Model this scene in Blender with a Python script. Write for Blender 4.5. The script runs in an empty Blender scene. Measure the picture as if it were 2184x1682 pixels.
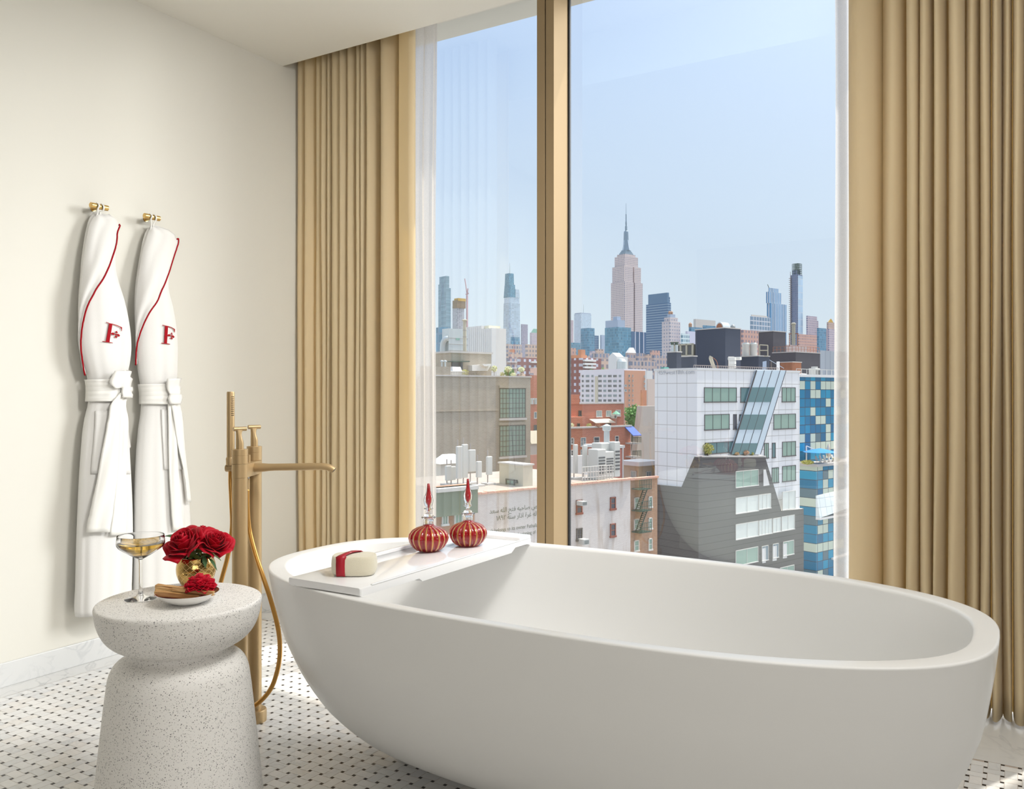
import bpy, math, random
from mathutils import Vector, Matrix
from mathutils.bvhtree import BVHTree

random.seed(7)
SC = bpy.context.scene
COL = SC.collection
PI = math.pi

# ------------------------------------------------------------------ survey of the place
# Room axes: X runs along the window wall (left wall is X = 0), Y runs towards the window
# (the ceiling stops at Y = 0), Z is up.  All sizes in metres.
FPX, CX, CY = 1800.0, 1092.0, 837.0
EYE = Vector((3.319, -3.187, 1.12))
TH = math.atan(0.6)
CT, ST = math.cos(TH), math.sin(TH)
ROOM_H = 2.837


def CW(a, b, z):
    """point a metres to the right and b metres ahead of the viewing station, at height z"""
    return Vector((EYE.x + a * CT - b * ST, EYE.y + a * ST + b * CT, z))


def ray(px, py):
    a = (px - CX) / FPX
    return Vector((a * CT - ST, a * ST + CT, -(py - CY) / FPX))


def at(px, py, d):
    return EYE + ray(px, py) * d


def onz(px, py, z):
    r = ray(px, py)
    return EYE + r * ((z - EYE.z) / r.z)


def onx(px, py, x):
    r = ray(px, py)
    return EYE + r * ((x - EYE.x) / r.x)


def ony(px, py, y):
    r = ray(px, py)
    return EYE + r * ((y - EYE.y) / r.y)


def lerp(a, b, t):
    return a + (b - a) * t


def interp(x, xs, ys):
    if x <= xs[0]:
        return ys[0]
    for i in range(len(xs) - 1):
        if x <= xs[i + 1]:
            return lerp(ys[i], ys[i + 1], (x - xs[i]) / (xs[i + 1] - xs[i]))
    return ys[-1]


def smooth_interp(x, xs, ys):
    """Catmull-Rom through the table"""
    n = len(xs)
    if x <= xs[0]:
        return ys[0]
    if x >= xs[-1]:
        return ys[-1]
    for i in range(n - 1):
        if x <= xs[i + 1]:
            break
    t = (x - xs[i]) / (xs[i + 1] - xs[i])
    y0 = ys[max(i - 1, 0)]; y1 = ys[i]; y2 = ys[i + 1]; y3 = ys[min(i + 2, n - 1)]
    return 0.5 * ((2 * y1) + (-y0 + y2) * t + (2 * y0 - 5 * y1 + 4 * y2 - y3) * t * t + (-y0 + 3 * y1 - 3 * y2 + y3) * t ** 3)


def lin(c):
    return c / 12.92 if c <= 0.04045 else ((c + 0.055) / 1.055) ** 2.4


def rgb(r, g, b):
    return (lin(r / 255), lin(g / 255), lin(b / 255), 1.0)


# ------------------------------------------------------------------ materials
def new_mat(name):
    m = bpy.data.materials.new(name)
    m.use_nodes = True
    nt = m.node_tree
    b = nt.nodes['Principled BSDF']
    return m, nt, b


def mat(name, col, rough=0.5, metal=0.0, spec=0.5, coat=0.0, coat_rough=0.05, sheen=0.0, bump=0.0, bscale=200.0,
        vary=0.0, vscale=3.0, trans=0.0, ior=1.45, sss=0.0):
    m, nt, b = new_mat(name)
    b.inputs['Base Color'].default_value = col
    b.inputs['Roughness'].default_value = rough
    b.inputs['Metallic'].default_value = metal
    b.inputs['Specular IOR Level'].default_value = spec
    b.inputs['Coat Weight'].default_value = coat
    b.inputs['Coat Roughness'].default_value = coat_rough
    b.inputs['Sheen Weight'].default_value = sheen
    b.inputs['Transmission Weight'].default_value = trans
    b.inputs['IOR'].default_value = ior
    tc = None
    if bump or vary:
        tc = nt.nodes.new('ShaderNodeTexCoord')
    if bump:
        n = nt.nodes.new('ShaderNodeTexNoise')
        n.inputs['Scale'].default_value = bscale
        n.inputs['Detail'].default_value = 3
        nt.links.new(tc.outputs['Object'], n.inputs['Vector'])
        bp = nt.nodes.new('ShaderNodeBump')
        bp.inputs['Strength'].default_value = bump
        bp.inputs['Distance'].default_value = 0.002
        nt.links.new(n.outputs['Fac'], bp.inputs['Height'])
        nt.links.new(bp.outputs['Normal'], b.inputs['Normal'])
    if vary:
        n = nt.nodes.new('ShaderNodeTexNoise')
        n.inputs['Scale'].default_value = vscale
        n.inputs['Detail'].default_value = 5
        nt.links.new(tc.outputs['Object'], n.inputs['Vector'])
        mx = nt.nodes.new('ShaderNodeMix'); mx.data_type = 'RGBA'
        mx.inputs[6].default_value = tuple(c * (1 - vary) for c in col[:3]) + (1,)
        mx.inputs[7].default_value = tuple(min(1, c * (1 + vary)) for c in col[:3]) + (1,)
        nt.links.new(n.outputs['Fac'], mx.inputs[0])
        nt.links.new(mx.outputs[2], b.inputs['Base Color'])
    return m


class NT:
    """tiny node-building helper"""
    def __init__(s, nt):
        s.nt = nt

    def n(s, t, **kw):
        nd = s.nt.nodes.new(t)
        for k, v in kw.items():
            setattr(nd, k, v)
        return nd

    def l(s, a, b):
        s.nt.links.new(a, b)

    def math(s, op, a, b=None, c=None):
        nd = s.n('ShaderNodeMath', operation=op)
        for i, v in enumerate((a, b, c)):
            if v is None:
                continue
            if isinstance(v, (int, float)):
                nd.inputs[i].default_value = v
            else:
                s.l(v, nd.inputs[i])
        return nd.outputs[0]

    def mix(s, f, a, b):
        nd = s.n('ShaderNodeMix', data_type='RGBA')
        for i, v in ((0, f), (6, a), (7, b)):
            if isinstance(v, (int, float)):
                nd.inputs[i].default_value = v
            elif isinstance(v, tuple):
                nd.inputs[i].default_value = v
            else:
                s.l(v, nd.inputs[i])
        return nd.outputs[2]


def stone_mat(name, base, vein, scale, rough=0.25, amount=0.5, coat=0.0):
    """veined marble"""
    m, nt, b = new_mat(name)
    N = NT(nt)
    tc = N.n('ShaderNodeTexCoord')
    n1 = N.n('ShaderNodeTexNoise'); n1.inputs['Scale'].default_value = scale; n1.inputs['Detail'].default_value = 8
    n1.inputs['Distortion'].default_value = 1.6
    N.l(tc.outputs['Object'], n1.inputs['Vector'])
    d = N.math('ABSOLUTE', N.math('SUBTRACT', n1.outputs['Fac'], 0.5))
    v = N.math('SUBTRACT', 1.0, N.math('MINIMUM', N.math('MULTIPLY', d, 26.0), 1.0))
    n2 = N.n('ShaderNodeTexNoise'); n2.inputs['Scale'].default_value = scale * .6; n2.inputs['Detail'].default_value = 3
    N.l(tc.outputs['Object'], n2.inputs['Vector'])
    patch = N.math('MULTIPLY', N.math('MAXIMUM', N.math('SUBTRACT', n2.outputs['Fac'], 0.42), 0.0), 3.0)
    f = N.math('MULTIPLY', N.math('MULTIPLY', v, patch), amount)
    soft = N.math('MULTIPLY', n2.outputs['Fac'], 0.25 * amount)
    ff = N.math('MINIMUM', N.math('ADD', f, soft), 1.0)
    N.l(N.mix(ff, base, vein), b.inputs['Base Color'])
    b.inputs['Roughness'].default_value = rough
    b.inputs['Coat Weight'].default_value = coat
    return m


def facade(name, wall, glass, pu, pv, fu=0.5, fv=0.5, roof=None, grough=0.15, ou=0.0, ov=0.0, vary=0.5, wall2=None, metal=0.0):
    """a wall with a regular grid of small windows, in metres of the wall itself"""
    m, nt, b = new_mat(name)
    N = NT(nt)
    tc = N.n('ShaderNodeTexCoord')
    sp = N.n('ShaderNodeSeparateXYZ'); N.l(tc.outputs['Object'], sp.inputs[0])
    sn = N.n('ShaderNodeSeparateXYZ'); N.l(tc.outputs['Normal'], sn.inputs[0])
    ax = N.math('GREATER_THAN', N.math('ABSOLUTE', sn.outputs[0]), 0.7)
    up = N.math('GREATER_THAN', N.math('ABSOLUTE', sn.outputs[2]), 0.7)
    u = N.math('ADD', N.math('MULTIPLY', sp.outputs[0], N.math('SUBTRACT', 1.0, ax)), N.math('MULTIPLY', sp.outputs[1], ax))
    uu = N.math('ADD', N.math('DIVIDE', u, pu), 100.0 + ou)
    vv = N.math('ADD', N.math('DIVIDE', sp.outputs[2], pv), 100.0 + ov)
    mu = N.math('LESS_THAN', N.math('FRACT', uu), fu)
    mv = N.math('LESS_THAN', N.math('FRACT', vv), fv)
    k = N.math('MULTIPLY', mu, mv)
    k = N.math('MULTIPLY', k, N.math('SUBTRACT', 1.0, up))
    cb = N.n('ShaderNodeCombineXYZ')
    N.l(N.math('FLOOR', uu), cb.inputs[0]); N.l(N.math('FLOOR', vv), cb.inputs[1]); N.l(ax, cb.inputs[2])
    wn = N.n('ShaderNodeTexWhiteNoise', noise_dimensions='3D'); N.l(cb.outputs[0], wn.inputs['Vector'])
    g2 = tuple(min(1, c * (1 + vary) + 0.05 * vary) for c in glass[:3]) + (1,)
    g1 = tuple(c * (1 - .5 * vary) for c in glass[:3]) + (1,)
    gcol = N.mix(wn.outputs['Value'], g1, g2)
    ns = N.n('ShaderNodeTexNoise'); ns.inputs['Scale'].default_value = 0.11; ns.inputs['Detail'].default_value = 6
    N.l(tc.outputs['Object'], ns.inputs['Vector'])
    w2 = wall2 or tuple(c * .82 for c in wall[:3]) + (1,)
    wcol = N.mix(ns.outputs['Fac'], wall, w2)
    wcol = N.mix(up, wcol, roof or rgb(200, 196, 190))
    N.l(N.mix(k, wcol, gcol), b.inputs['Base Color'])
    N.l(N.math('ADD', 0.8, N.math('MULTIPLY', k, grough - 0.8)), b.inputs['Roughness'])
    if metal:
        N.l(N.math('MULTIPLY', k, metal), b.inputs['Metallic'])
    return m


def brick_mat(name, c1, c2, mortar, w=0.22, hgt=0.075, stain=None, stain_amt=0.0, bump=0.4, rough=0.9, msize=0.012):
    m, nt, b = new_mat(name)
    N = NT(nt)
    tc = N.n('ShaderNodeTexCoord')
    sp = N.n('ShaderNodeSeparateXYZ'); N.l(tc.outputs['Object'], sp.inputs[0])
    sn = N.n('ShaderNodeSeparateXYZ'); N.l(tc.outputs['Normal'], sn.inputs[0])
    ax = N.math('GREATER_THAN', N.math('ABSOLUTE', sn.outputs[0]), 0.7)
    u = N.math('ADD', N.math('MULTIPLY', sp.outputs[0], N.math('SUBTRACT', 1.0, ax)), N.math('MULTIPLY', sp.outputs[1], ax))
    cb = N.n('ShaderNodeCombineXYZ'); N.l(u, cb.inputs[0]); N.l(sp.outputs[2], cb.inputs[1])
    br = N.n('ShaderNodeTexBrick')
    br.inputs['Color1'].default_value = c1; br.inputs['Color2'].default_value = c2; br.inputs['Mortar'].default_value = mortar
    br.inputs['Scale'].default_value = 1.0
    br.inputs['Brick Width'].default_value = w; br.inputs['Row Height'].default_value = hgt
    br.inputs['Mortar Size'].default_value = msize
    N.l(cb.outputs[0], br.inputs['Vector'])
    ns = N.n('ShaderNodeTexNoise'); ns.inputs['Scale'].default_value = 0.35; ns.inputs['Detail'].default_value = 7
    N.l(tc.outputs['Object'], ns.inputs['Vector'])
    col = N.mix(N.math('MULTIPLY', ns.outputs['Fac'], 0.5), br.outputs['Color'], tuple(c * .7 for c in c1[:3]) + (1,))
    if stain:
        mp = N.n('ShaderNodeMapping'); mp.inputs['Scale'].default_value = (1.0, 1.0, 0.14)
        N.l(tc.outputs['Object'], mp.inputs['Vector'])
        n2 = N.n('ShaderNodeTexNoise'); n2.inputs['Scale'].default_value = 1.3; n2.inputs['Detail'].default_value = 6
        N.l(mp.outputs[0], n2.inputs['Vector'])
        k = N.math('MULTIPLY', N.math('MAXIMUM', N.math('SUBTRACT', n2.outputs['Fac'], 0.52), 0.0), stain_amt * 6)
        col = N.mix(N.math('MINIMUM', k, 0.85), col, stain)
    N.l(col, b.inputs['Base Color'])
    b.inputs['Roughness'].default_value = rough
    bp = N.n('ShaderNodeBump'); bp.inputs['Strength'].default_value = bump; bp.inputs['Distance'].default_value = 0.02
    N.l(br.outputs['Fac'], bp.inputs['Height']); bp.invert = True
    N.l(bp.outputs['Normal'], b.inputs['Normal'])
    return m


# ------------------------------------------------------------------ objects
def basis(o):
    return (basis(o.parent) if o.parent else Matrix.Identity(4)) @ o.matrix_basis


def tag(o, label=None, cat=None, group=None, kind=None):
    if label: o['label'] = label
    if cat: o['category'] = cat
    if group: o['group'] = group
    if kind: o['kind'] = kind
    return o


def thing(name, label, cat, loc=(0, 0, 0), rotz=0.0, group=None, kind=None):
    o = bpy.data.objects.new(name, None)
    o.empty_display_size = 0.1
    COL.objects.link(o)
    o.location = loc
    o.rotation_euler = (0, 0, rotz)
    return tag(o, label, cat, group, kind)


def copy_tree(o, parent=None):
    c = o.copy(); COL.objects.link(c)
    if parent is not None:
        c.parent = parent
    for ch in list(o.children):
        copy_tree(ch, c)
    return c


class MB:
    def __init__(s):
        s.v = []; s.f = []; s.m = []

    def add(s, vs, fs, mi=0):
        o = len(s.v)
        s.v += [Vector(p) for p in vs]
        s.f += [tuple(o + i for i in f) for f in fs]
        s.m += [mi] * len(fs)
        return s

    def box(s, lo, hi, mi=0, M=None):
        x0, y0, z0 = lo; x1, y1, z1 = hi
        vs = [Vector(p) for p in ((x0, y0, z0), (x1, y0, z0), (x1, y1, z0), (x0, y1, z0), (x0, y0, z1), (x1, y0, z1), (x1, y1, z1), (x0, y1, z1))]
        if M is not None:
            vs = [M @ p for p in vs]
        return s.add(vs, [(0, 3, 2, 1), (4, 5, 6, 7), (0, 1, 5, 4), (1, 2, 6, 5), (2, 3, 7, 6), (3, 0, 4, 7)], mi)

    def rbox(s, lo, hi, r, mi=0, M=None):
        """box with chamfered vertical and horizontal edges (octagonal prism style, two rings)"""
        x0, y0, z0 = lo; x1, y1, z1 = hi
        rings = []
        for z, k in ((z0, r), (z0 + r, 0), (z1 - r, 0), (z1, r)):
            a0, a1, b0, b1 = x0 + k, x1 - k, y0 + k, y1 - k
            q = r * .6
            rings.append([(a0 + q, b0, z), (a1 - q, b0, z), (a1, b0 + q, z), (a1, b1 - q, z), (a1 - q, b1, z), (a0 + q, b1, z), (a0, b1 - q, z), (a0, b0 + q, z)])
        return s.rings(rings, mi, M=M, caps=True)

    def rings(s, rings, mi=0, M=None, caps=True, closed=True):
        n = len(rings[0])
        vs = [Vector(p) for r in rings for p in r]
        if M is not None:
            vs = [M @ p for p in vs]
        fs = []
        for i in range(len(rings) - 1):
            for j in range(n if closed else n - 1):
                k = (j + 1) % n
                fs.append((i * n + j, i * n + k, (i + 1) * n + k, (i + 1) * n + j))
        if caps:
            fs.append(tuple(range(n))[::-1])
            fs.append(tuple((len(rings) - 1) * n + j for j in range(n)))
        return s.add(vs, fs, mi)

    def lathe(s, prof, c=(0, 0, 0), n=48, mi=0, M=None, caps=False, fn=None):
        rings = []
        for r, z in prof:
            ring = []
            for j in range(n):
                a = 2 * PI * j / n
                rr = max(r, 1e-5)
                if fn:
                    rr = fn(rr, z, a)
                ring.append((c[0] + rr * math.cos(a), c[1] + rr * math.sin(a), c[2] + z))
            rings.append(ring)
        return s.rings(rings, mi, M, caps)

    def grid(s, rows, mi=0):
        n = len(rows[0])
        fs = []
        for i in range(len(rows) - 1):
            for j in range(n - 1):
                fs.append((i * n + j, i * n + j + 1, (i + 1) * n + j + 1, (i + 1) * n + j))
        return s.add([p for r in rows for p in r], fs, mi)

    def tube(s, pts, r, n=12, mi=0, caps=True, rs=None):
        pts = [Vector(p) for p in pts]
        rings = []
        up = None
        for i, p in enumerate(pts):
            t = (pts[min(i + 1, len(pts) - 1)] - pts[max(i - 1, 0)]).normalized()
            if up is None:
                up = Vector((0, 0, 1)) if abs(t.z) < .9 else Vector((1, 0, 0))
            x = t.cross(up).normalized(); y = x.cross(t).normalized()
            up = y
            rr = rs[i] if rs else r
            rings.append([p + x * (rr * math.cos(2 * PI * j / n)) + y * (rr * math.sin(2 * PI * j / n)) for j in range(n)])
        return s.rings(rings, mi, caps=caps)

    def cyl(s, a, b, r, n=16, mi=0, r2=None):
        return s.tube([a, b], r, n, mi, rs=[r, r if r2 is None else r2])

    def ball(s, c, r, mi=0, n=12, m=8, sz=1.0, M=None):
        prof = [(r * math.sin(PI * i / m), -r * sz * math.cos(PI * i / m)) for i in range(m + 1)]
        return s.lathe(prof, c, n, mi, M)

    def build(s, name, mats, parent=None, smooth=False, local=False, auto=None):
        me = bpy.data.meshes.new(name)
        vs = s.v
        if parent is not None and not local:
            inv = basis(parent).inverted()
            vs = [inv @ p for p in vs]
        me.from_pydata([tuple(p) for p in vs], [], s.f)
        if not isinstance(mats, (list, tuple)):
            mats = [mats]
        for m in mats:
            me.materials.append(m)
        me.polygons.foreach_set('material_index', s.m)
        if smooth or auto:
            me.polygons.foreach_set('use_smooth', [True] * len(s.f))
        me.update()
        if auto:
            me.set_sharp_from_angle(angle=math.radians(auto))
        o = bpy.data.objects.new(name, me)
        COL.objects.link(o)
        if parent is not None:
            o.parent = parent
        return o


def part(name, mb, mats, parent, label=None, **kw):
    o = mb.build(name, mats, parent, **kw)
    if label: o['label'] = label
    return o


def struct(name, mb, mats, parent=None, label=None, **kw):
    o = mb.build(name, mats, parent, **kw)
    if parent is None:
        o['kind'] = 'structure'
    if label: o['label'] = label
    return o


def bevel(o, w=0.003, seg=2):
    md = o.modifiers.new('edge', 'BEVEL')
    md.width = w; md.segments = seg; md.limit_method = 'ANGLE'; md.angle_limit = math.radians(40)
    return o


def smooth_path(pts, n=8):
    out = []
    pts = [Vector(p) for p in pts]
    ts = list(range(len(pts)))
    for i in range((len(pts) - 1) * n + 1):
        t = i / n
        out.append(Vector([smooth_interp(t, ts, [p[k] for p in pts]) for k in range(3)]))
    return out
# ------------------------------------------------------------------ camera, sky, light
cam = bpy.data.cameras.new('camera')
cam.sensor_width = 36.0
cam.lens = FPX / 2184.0 * 36.0
cam.shift_y = -4.0 / 2184.0
cam.clip_start = 0.05
cam.clip_end = 8000
co = bpy.data.objects.new('camera', cam)
COL.objects.link(co)
co.location = EYE
co.rotation_euler = (PI / 2, 0, TH)
SC.camera = co
cy = SC.cycles
cy.max_bounces = 7; cy.diffuse_bounces = 3; cy.glossy_bounces = 3; cy.transmission_bounces = 7; cy.transparent_max_bounces = 8
cy.caustics_reflective = False

vs = SC.view_settings
vs.view_transform = 'Standard'
vs.look = 'None'
vs.exposure = 0.0
vs.gamma = 1.0
vs.use_curve_mapping = False

SUN_PHI = math.radians(27)      # to the right of the window normal
SUN_EL = math.radians(59.5)
SUN_DIR = Vector((math.sin(SUN_PHI) * math.cos(SUN_EL), math.cos(SUN_PHI) * math.cos(SUN_EL), math.sin(SUN_EL)))

w = bpy.data.worlds.new('sky')
SC.world = w
w.use_nodes = True
N = NT(w.node_tree)
bg = w.node_tree.nodes['Background']
tc = N.n('ShaderNodeTexCoord')
sp = N.n('ShaderNodeSeparateXYZ'); N.l(tc.outputs['Generated'], sp.inputs[0])
rp = N.n('ShaderNodeValToRGB')
cr = rp.color_ramp
cr.elements[0].position = 0.0; cr.elements[0].color = (0.36, 0.35, 0.34, 1)
cr.elements[1].position = 1.0; cr.elements[1].color = (0.95, 1.05, 1.2, 1)
for p, c in ((0.485, (0.42, 0.42, 0.42, 1)), (0.5, rgb(223, 233, 238)), (0.54, rgb(214, 229, 241)), (0.60, rgb(203, 222, 243)), (0.68, rgb(184, 209, 242)), (0.76, rgb(170, 198, 240))):
    e = cr.elements.new(p); e.color = c
N.l(N.math('ADD', N.math('MULTIPLY', sp.outputs[2], 0.5), 0.5), rp.inputs[0])
# the broad bright veil of sky around the sun
vd = N.n('ShaderNodeVectorMath', operation='DOT_PRODUCT')
N.l(tc.outputs['Generated'], vd.inputs[0]); vd.inputs[1].default_value = tuple(SUN_DIR)
glow = N.math('MULTIPLY', N.math('POWER', N.math('MAXIMUM', vd.outputs['Value'], 0.0), 7.0), 2.6)
gm = N.n('ShaderNodeMix', data_type='RGBA', blend_type='ADD')
gm.inputs[0].default_value = 1.0
N.l(rp.outputs['Color'], gm.inputs[6])
gs = N.n('ShaderNodeVectorMath', operation='SCALE'); gs.inputs[0].default_value = (1.0, 0.98, 0.94)
N.l(glow, gs.inputs['Scale'])
N.l(gs.outputs[0], gm.inputs[7])
N.l(gm.outputs[2], bg.inputs['Color'])
bg.inputs['Strength'].default_value = 1.10

sun = bpy.data.lights.new('sun', 'SUN')
sun.energy = 5.5
sun.angle = math.radians(0.9)
sun.color = (1.0, 0.95, 0.86)
so = bpy.data.objects.new('sun', sun)
COL.objects.link(so)
so.rotation_euler = SUN_DIR.to_track_quat('Z', 'Y').to_euler()
so.location = (3, 6, 12)


def area(name, loc, target, sx, sy, power, color=(1, 1, 1)):
    l = bpy.data.lights.new(name, 'AREA')
    l.shape = 'RECTANGLE'; l.size = sx; l.size_y = sy; l.energy = power; l.color = color
    o = bpy.data.objects.new(name, l); COL.objects.link(o)
    o.location = loc
    o.rotation_euler = (Vector(loc) - Vector(target)).to_track_quat('Z', 'Y').to_euler()
    return o


# added fill lamps with no seen source: one outside the window, three indoors
area('fill_outside', (7.4, 5.2, 4.6), (0.4, -1.3, 0.5), 3.8, 4.0, 1000, (1.0, 1.0, 1.0))  # added to strengthen the window light, out of the camera's view
area('fill_uplight', (4.3, -4.3, 1.5), (3.0, -2.9, 2.9), 2.2, 1.6, 34, (1.0, 0.98, 0.95))  # added fill aimed at the ceiling, stands for no known lamp
sl = bpy.data.lights.new('fill_spot', 'SPOT')  # added wash for the left wall and curtain, no fixture there
sl.energy = 260; sl.spot_size = math.radians(92); sl.spot_blend = 1.0; sl.shadow_soft_size = 0.3; sl.color = (1.0, 0.985, 0.96)
so2 = bpy.data.objects.new('fill_spot', sl); COL.objects.link(so2)
so2.location = (3.1, -1.2, 2.76)
so2.rotation_euler = (Vector(so2.location) - Vector((0.3, -0.15, 0.8))).to_track_quat('Z', 'Y').to_euler()
area('fill_overhead', (3.7, -1.55, 2.82), (3.7, -1.55, 0.0), 2.2, 1.8, 33, (1.0, 0.995, 0.98))  # added overhead fill for the tub and table, out of view

# ------------------------------------------------------------------ materials of the room
M_WALL = mat('wall_paint', rgb(226, 223, 213), 0.75, bump=0.05, bscale=60)
M_CEIL = mat('ceiling_paint', rgb(240, 237, 228), 0.8)
M_MARBLE = stone_mat('carrara_border', rgb(228, 227, 224), rgb(150, 152, 156), 5.0, 0.22, 0.65)
M_BASE = stone_mat('carrara_skirting', rgb(222, 222, 220), rgb(160, 164, 168), 6.0, 0.25, 0.6)
M_DOT = mat('black_marble_dot', rgb(38, 35, 36), 0.3)
M_GROUT = mat('grout', rgb(190, 176, 162), 0.9)
M_BRONZE = mat('champagne_bronze', rgb(160, 139, 108), 0.6, 0.4, vary=0.03, spec=0.15)
M_GASKET = mat('black_gasket', rgb(40, 42, 46), 0.5)
M_TUB = mat('white_solid_surface', rgb(240, 239, 236), 0.33, spec=0.35, coat=0.12, coat_rough=0.12)
M_TRAY = mat('white_gloss_tray', rgb(242, 242, 242), 0.08, spec=0.5, coat=0.4)


def tile_mats():
    return [stone_mat('mosaic_marble_%s' % k, c, rgb(168, 170, 174), 9.0, 0.24, a) for k, c, a in
            (('a', rgb(236, 235, 232), .2), ('b', rgb(232, 231, 229), .35), ('c', rgb(239, 237, 233), .12), ('d', rgb(227, 227, 225), .4), ('e', rgb(235, 231, 225), .22))]


M_TILES = tile_mats()


def glass_mat():
    m, nt, b = new_mat('window_glass')
    nt.nodes.remove(b)
    N = NT(nt)
    out = nt.nodes['Material Output']
    tr = N.n('ShaderNodeBsdfTransparent'); tr.inputs[0].default_value = (0.985, 0.995, 0.99, 1)
    gl = N.n('ShaderNodeBsdfGlossy'); gl.inputs['Roughness'].default_value = 0.0; gl.inputs['Color'].default_value = (0.9, 1.0, 0.95, 1)
    fr = N.n('ShaderNodeFresnel'); fr.inputs['IOR'].default_value = 1.5
    mx = N.n('ShaderNodeMixShader')
    N.l(N.math('MULTIPLY', fr.outputs[0], 3.0), mx.inputs[0])
    N.l(tr.outputs[0], mx.inputs[1]); N.l(gl.outputs[0], mx.inputs[2])
    N.l(mx.outputs[0], out.inputs[0])
    return m


M_GLASS = glass_mat()

# ------------------------------------------------------------------ room shell
b = MB().box((-0.25, -5.6, -0.2), (0.0, 0.72, 3.2))
struct('wall_left', b, M_WALL)
b = MB().box((-0.05, -5.8, -0.2), (6.6, -5.6, 3.2))
M_DIM = mat('taupe_wall_paint', rgb(150, 142, 132), 0.8)
struct('wall_back', b, M_DIM)
b = MB().box((6.4, -5.6, -0.2), (6.6, 0.72, 3.2))
struct('wall_right', b, M_DIM)
b = MB().box((3.86, 0.02, 0.0), (6.4, 0.72, 3.12))
struct('wall_light_blocker', b, M_WALL)  # unseen, added to block the outside lamp beyond the right curtain
# painted plaster ceiling with the curtain pocket beyond its edge
b = MB().box((-0.05, -5.6, ROOM_H), (6.4, 0.0, 3.2)).box((-0.05, 0.0, 3.12), (6.4, 0.72, 3.2))
struct('ceiling', b, M_CEIL)
# baseboard
b = MB().box((0.0, -5.6, 0.0), (0.012, 0.40, 0.0915))
bevel(struct('baseboard_left', b, M_BASE), 0.002)

# floor: slab, marble border strips, basket-weave mosaic with black dots
P = 0.0440
DOT = 0.0108
GR = 0.0011
MX0, MY0 = 0.155 - DOT / 2, -0.2505 - DOT / 2
fl = MB()
fl.box((-0.05, -5.6, -0.2), (6.4, 0.72, -0.0006), 0)
ZT = 0.0
bx0 = MX0 - P + DOT
by1 = MY0 + DOT
bord = MB()


def slab(mb, x0, x1, y0, y1, mi, z=ZT):
    mb.add([(x0, y0, z), (x1, y0, z), (x1, y1, z), (x0, y1, z)], [(0, 1, 2, 3)], mi)


NI, NJ = 92, 66
x_end = MX0 + NI * P
y_end = MY0 - NJ * P
for i in range(-1, NI):
    for j in range(-NJ, 1):
        X0, Y0 = MX0 + i * P, MY0 + j * P
        if i >= 0:
            slab(fl, X0 + GR / 2, X0 + DOT - GR / 2, Y0 + GR / 2, Y0 + DOT - GR / 2, 1)
        if j == 0:
            continue
        rnd = random.Random(i * 131 + j * 17)
        mi = 2 + rnd.choice((0, 0, 1, 2, 2, 3, 4))
        if (i + j) % 2 == 0:      # tile running along X over this cell and both dot columns
            slab(fl, max(X0, bx0) + GR / 2, X0 + P + DOT - GR / 2, Y0 + DOT + GR / 2, Y0 + P - GR / 2, mi)
        else:
            slab(fl, max(X0 + DOT, bx0) + GR / 2, X0 + P - GR / 2, Y0 + GR / 2, Y0 + P + DOT - GR / 2, mi)
# the plain marble borders along the left wall and under the window
yy = -5.6
for k in range(6):
    slab(fl, 0.0, bx0 - GR, yy, min(yy + 0.95, by1) - 0.0015, 7)
    yy += 0.95
    if yy > by1: break
xx = 0.0
for k in range(7):
    slab(fl, xx + 0.0015, xx + 0.95, by1 + GR, 0.72, 7)
    xx += 0.95
slab(fl, x_end + GR, 6.4, -5.6, by1 - GR, 7)
slab(fl, bx0, x_end + GR, -5.6, y_end - GR, 7)
struct('floor', fl, [M_GROUT, M_DOT] + M_TILES + [M_MARBLE])

# ------------------------------------------------------------------ window wall: two tall panes and a bronze mullion
WX0, WX1 = 1.319, 1.412     # mullion front face
GY = 0.535                  # glass plane
for nm, xa, xb in (('window_1', -0.02, WX0 + 0.05), ('window_2', WX1 - 0.045, 3.9)):
    r = thing(nm, 'tall floor-to-ceiling glass pane %s of the bronze mullion' % ('left' if nm[-1] == '1' else 'right'), 'window', (xa, GY, 0), kind='structure')
    pane = part('pane', MB().add([(xa, GY, 0.02), (xb, GY, 0.02), (xb, GY, 3.18), (xa, GY, 3.18)], [(0, 1, 2, 3)]), M_GLASS, r)
    part('bottom_rail', MB().box((xa, GY - 0.05, 0.0), (xb, GY + 0.05, 0.045)), M_BRONZE, r)
b = MB()
mid = lerp(WX0, WX1, 0.5)
b.box((WX0, 0.38, 0.0), (mid - 0.0025, 0.56, 3.2), 0).box((mid + 0.0025, 0.38, 0.0), (WX1, 0.56, 3.2), 0)
b.box((WX0 + 0.01, 0.388, 0.0), (WX1 - 0.01, 0.55, 3.2), 1)
b.box((WX1 - 0.012, 0.528, 0.0), (WX1 + 0.009, 0.545, 3.2), 1)
b.box((WX0 - 0.009, 0.528, 0.0), (WX0 + 0.012, 0.545, 3.2), 1)
bevel(struct('trim_1', b, [M_BRONZE, M_GASKET], label='champagne bronze window mullion with a central groove'), 0.0015, 2)

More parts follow.
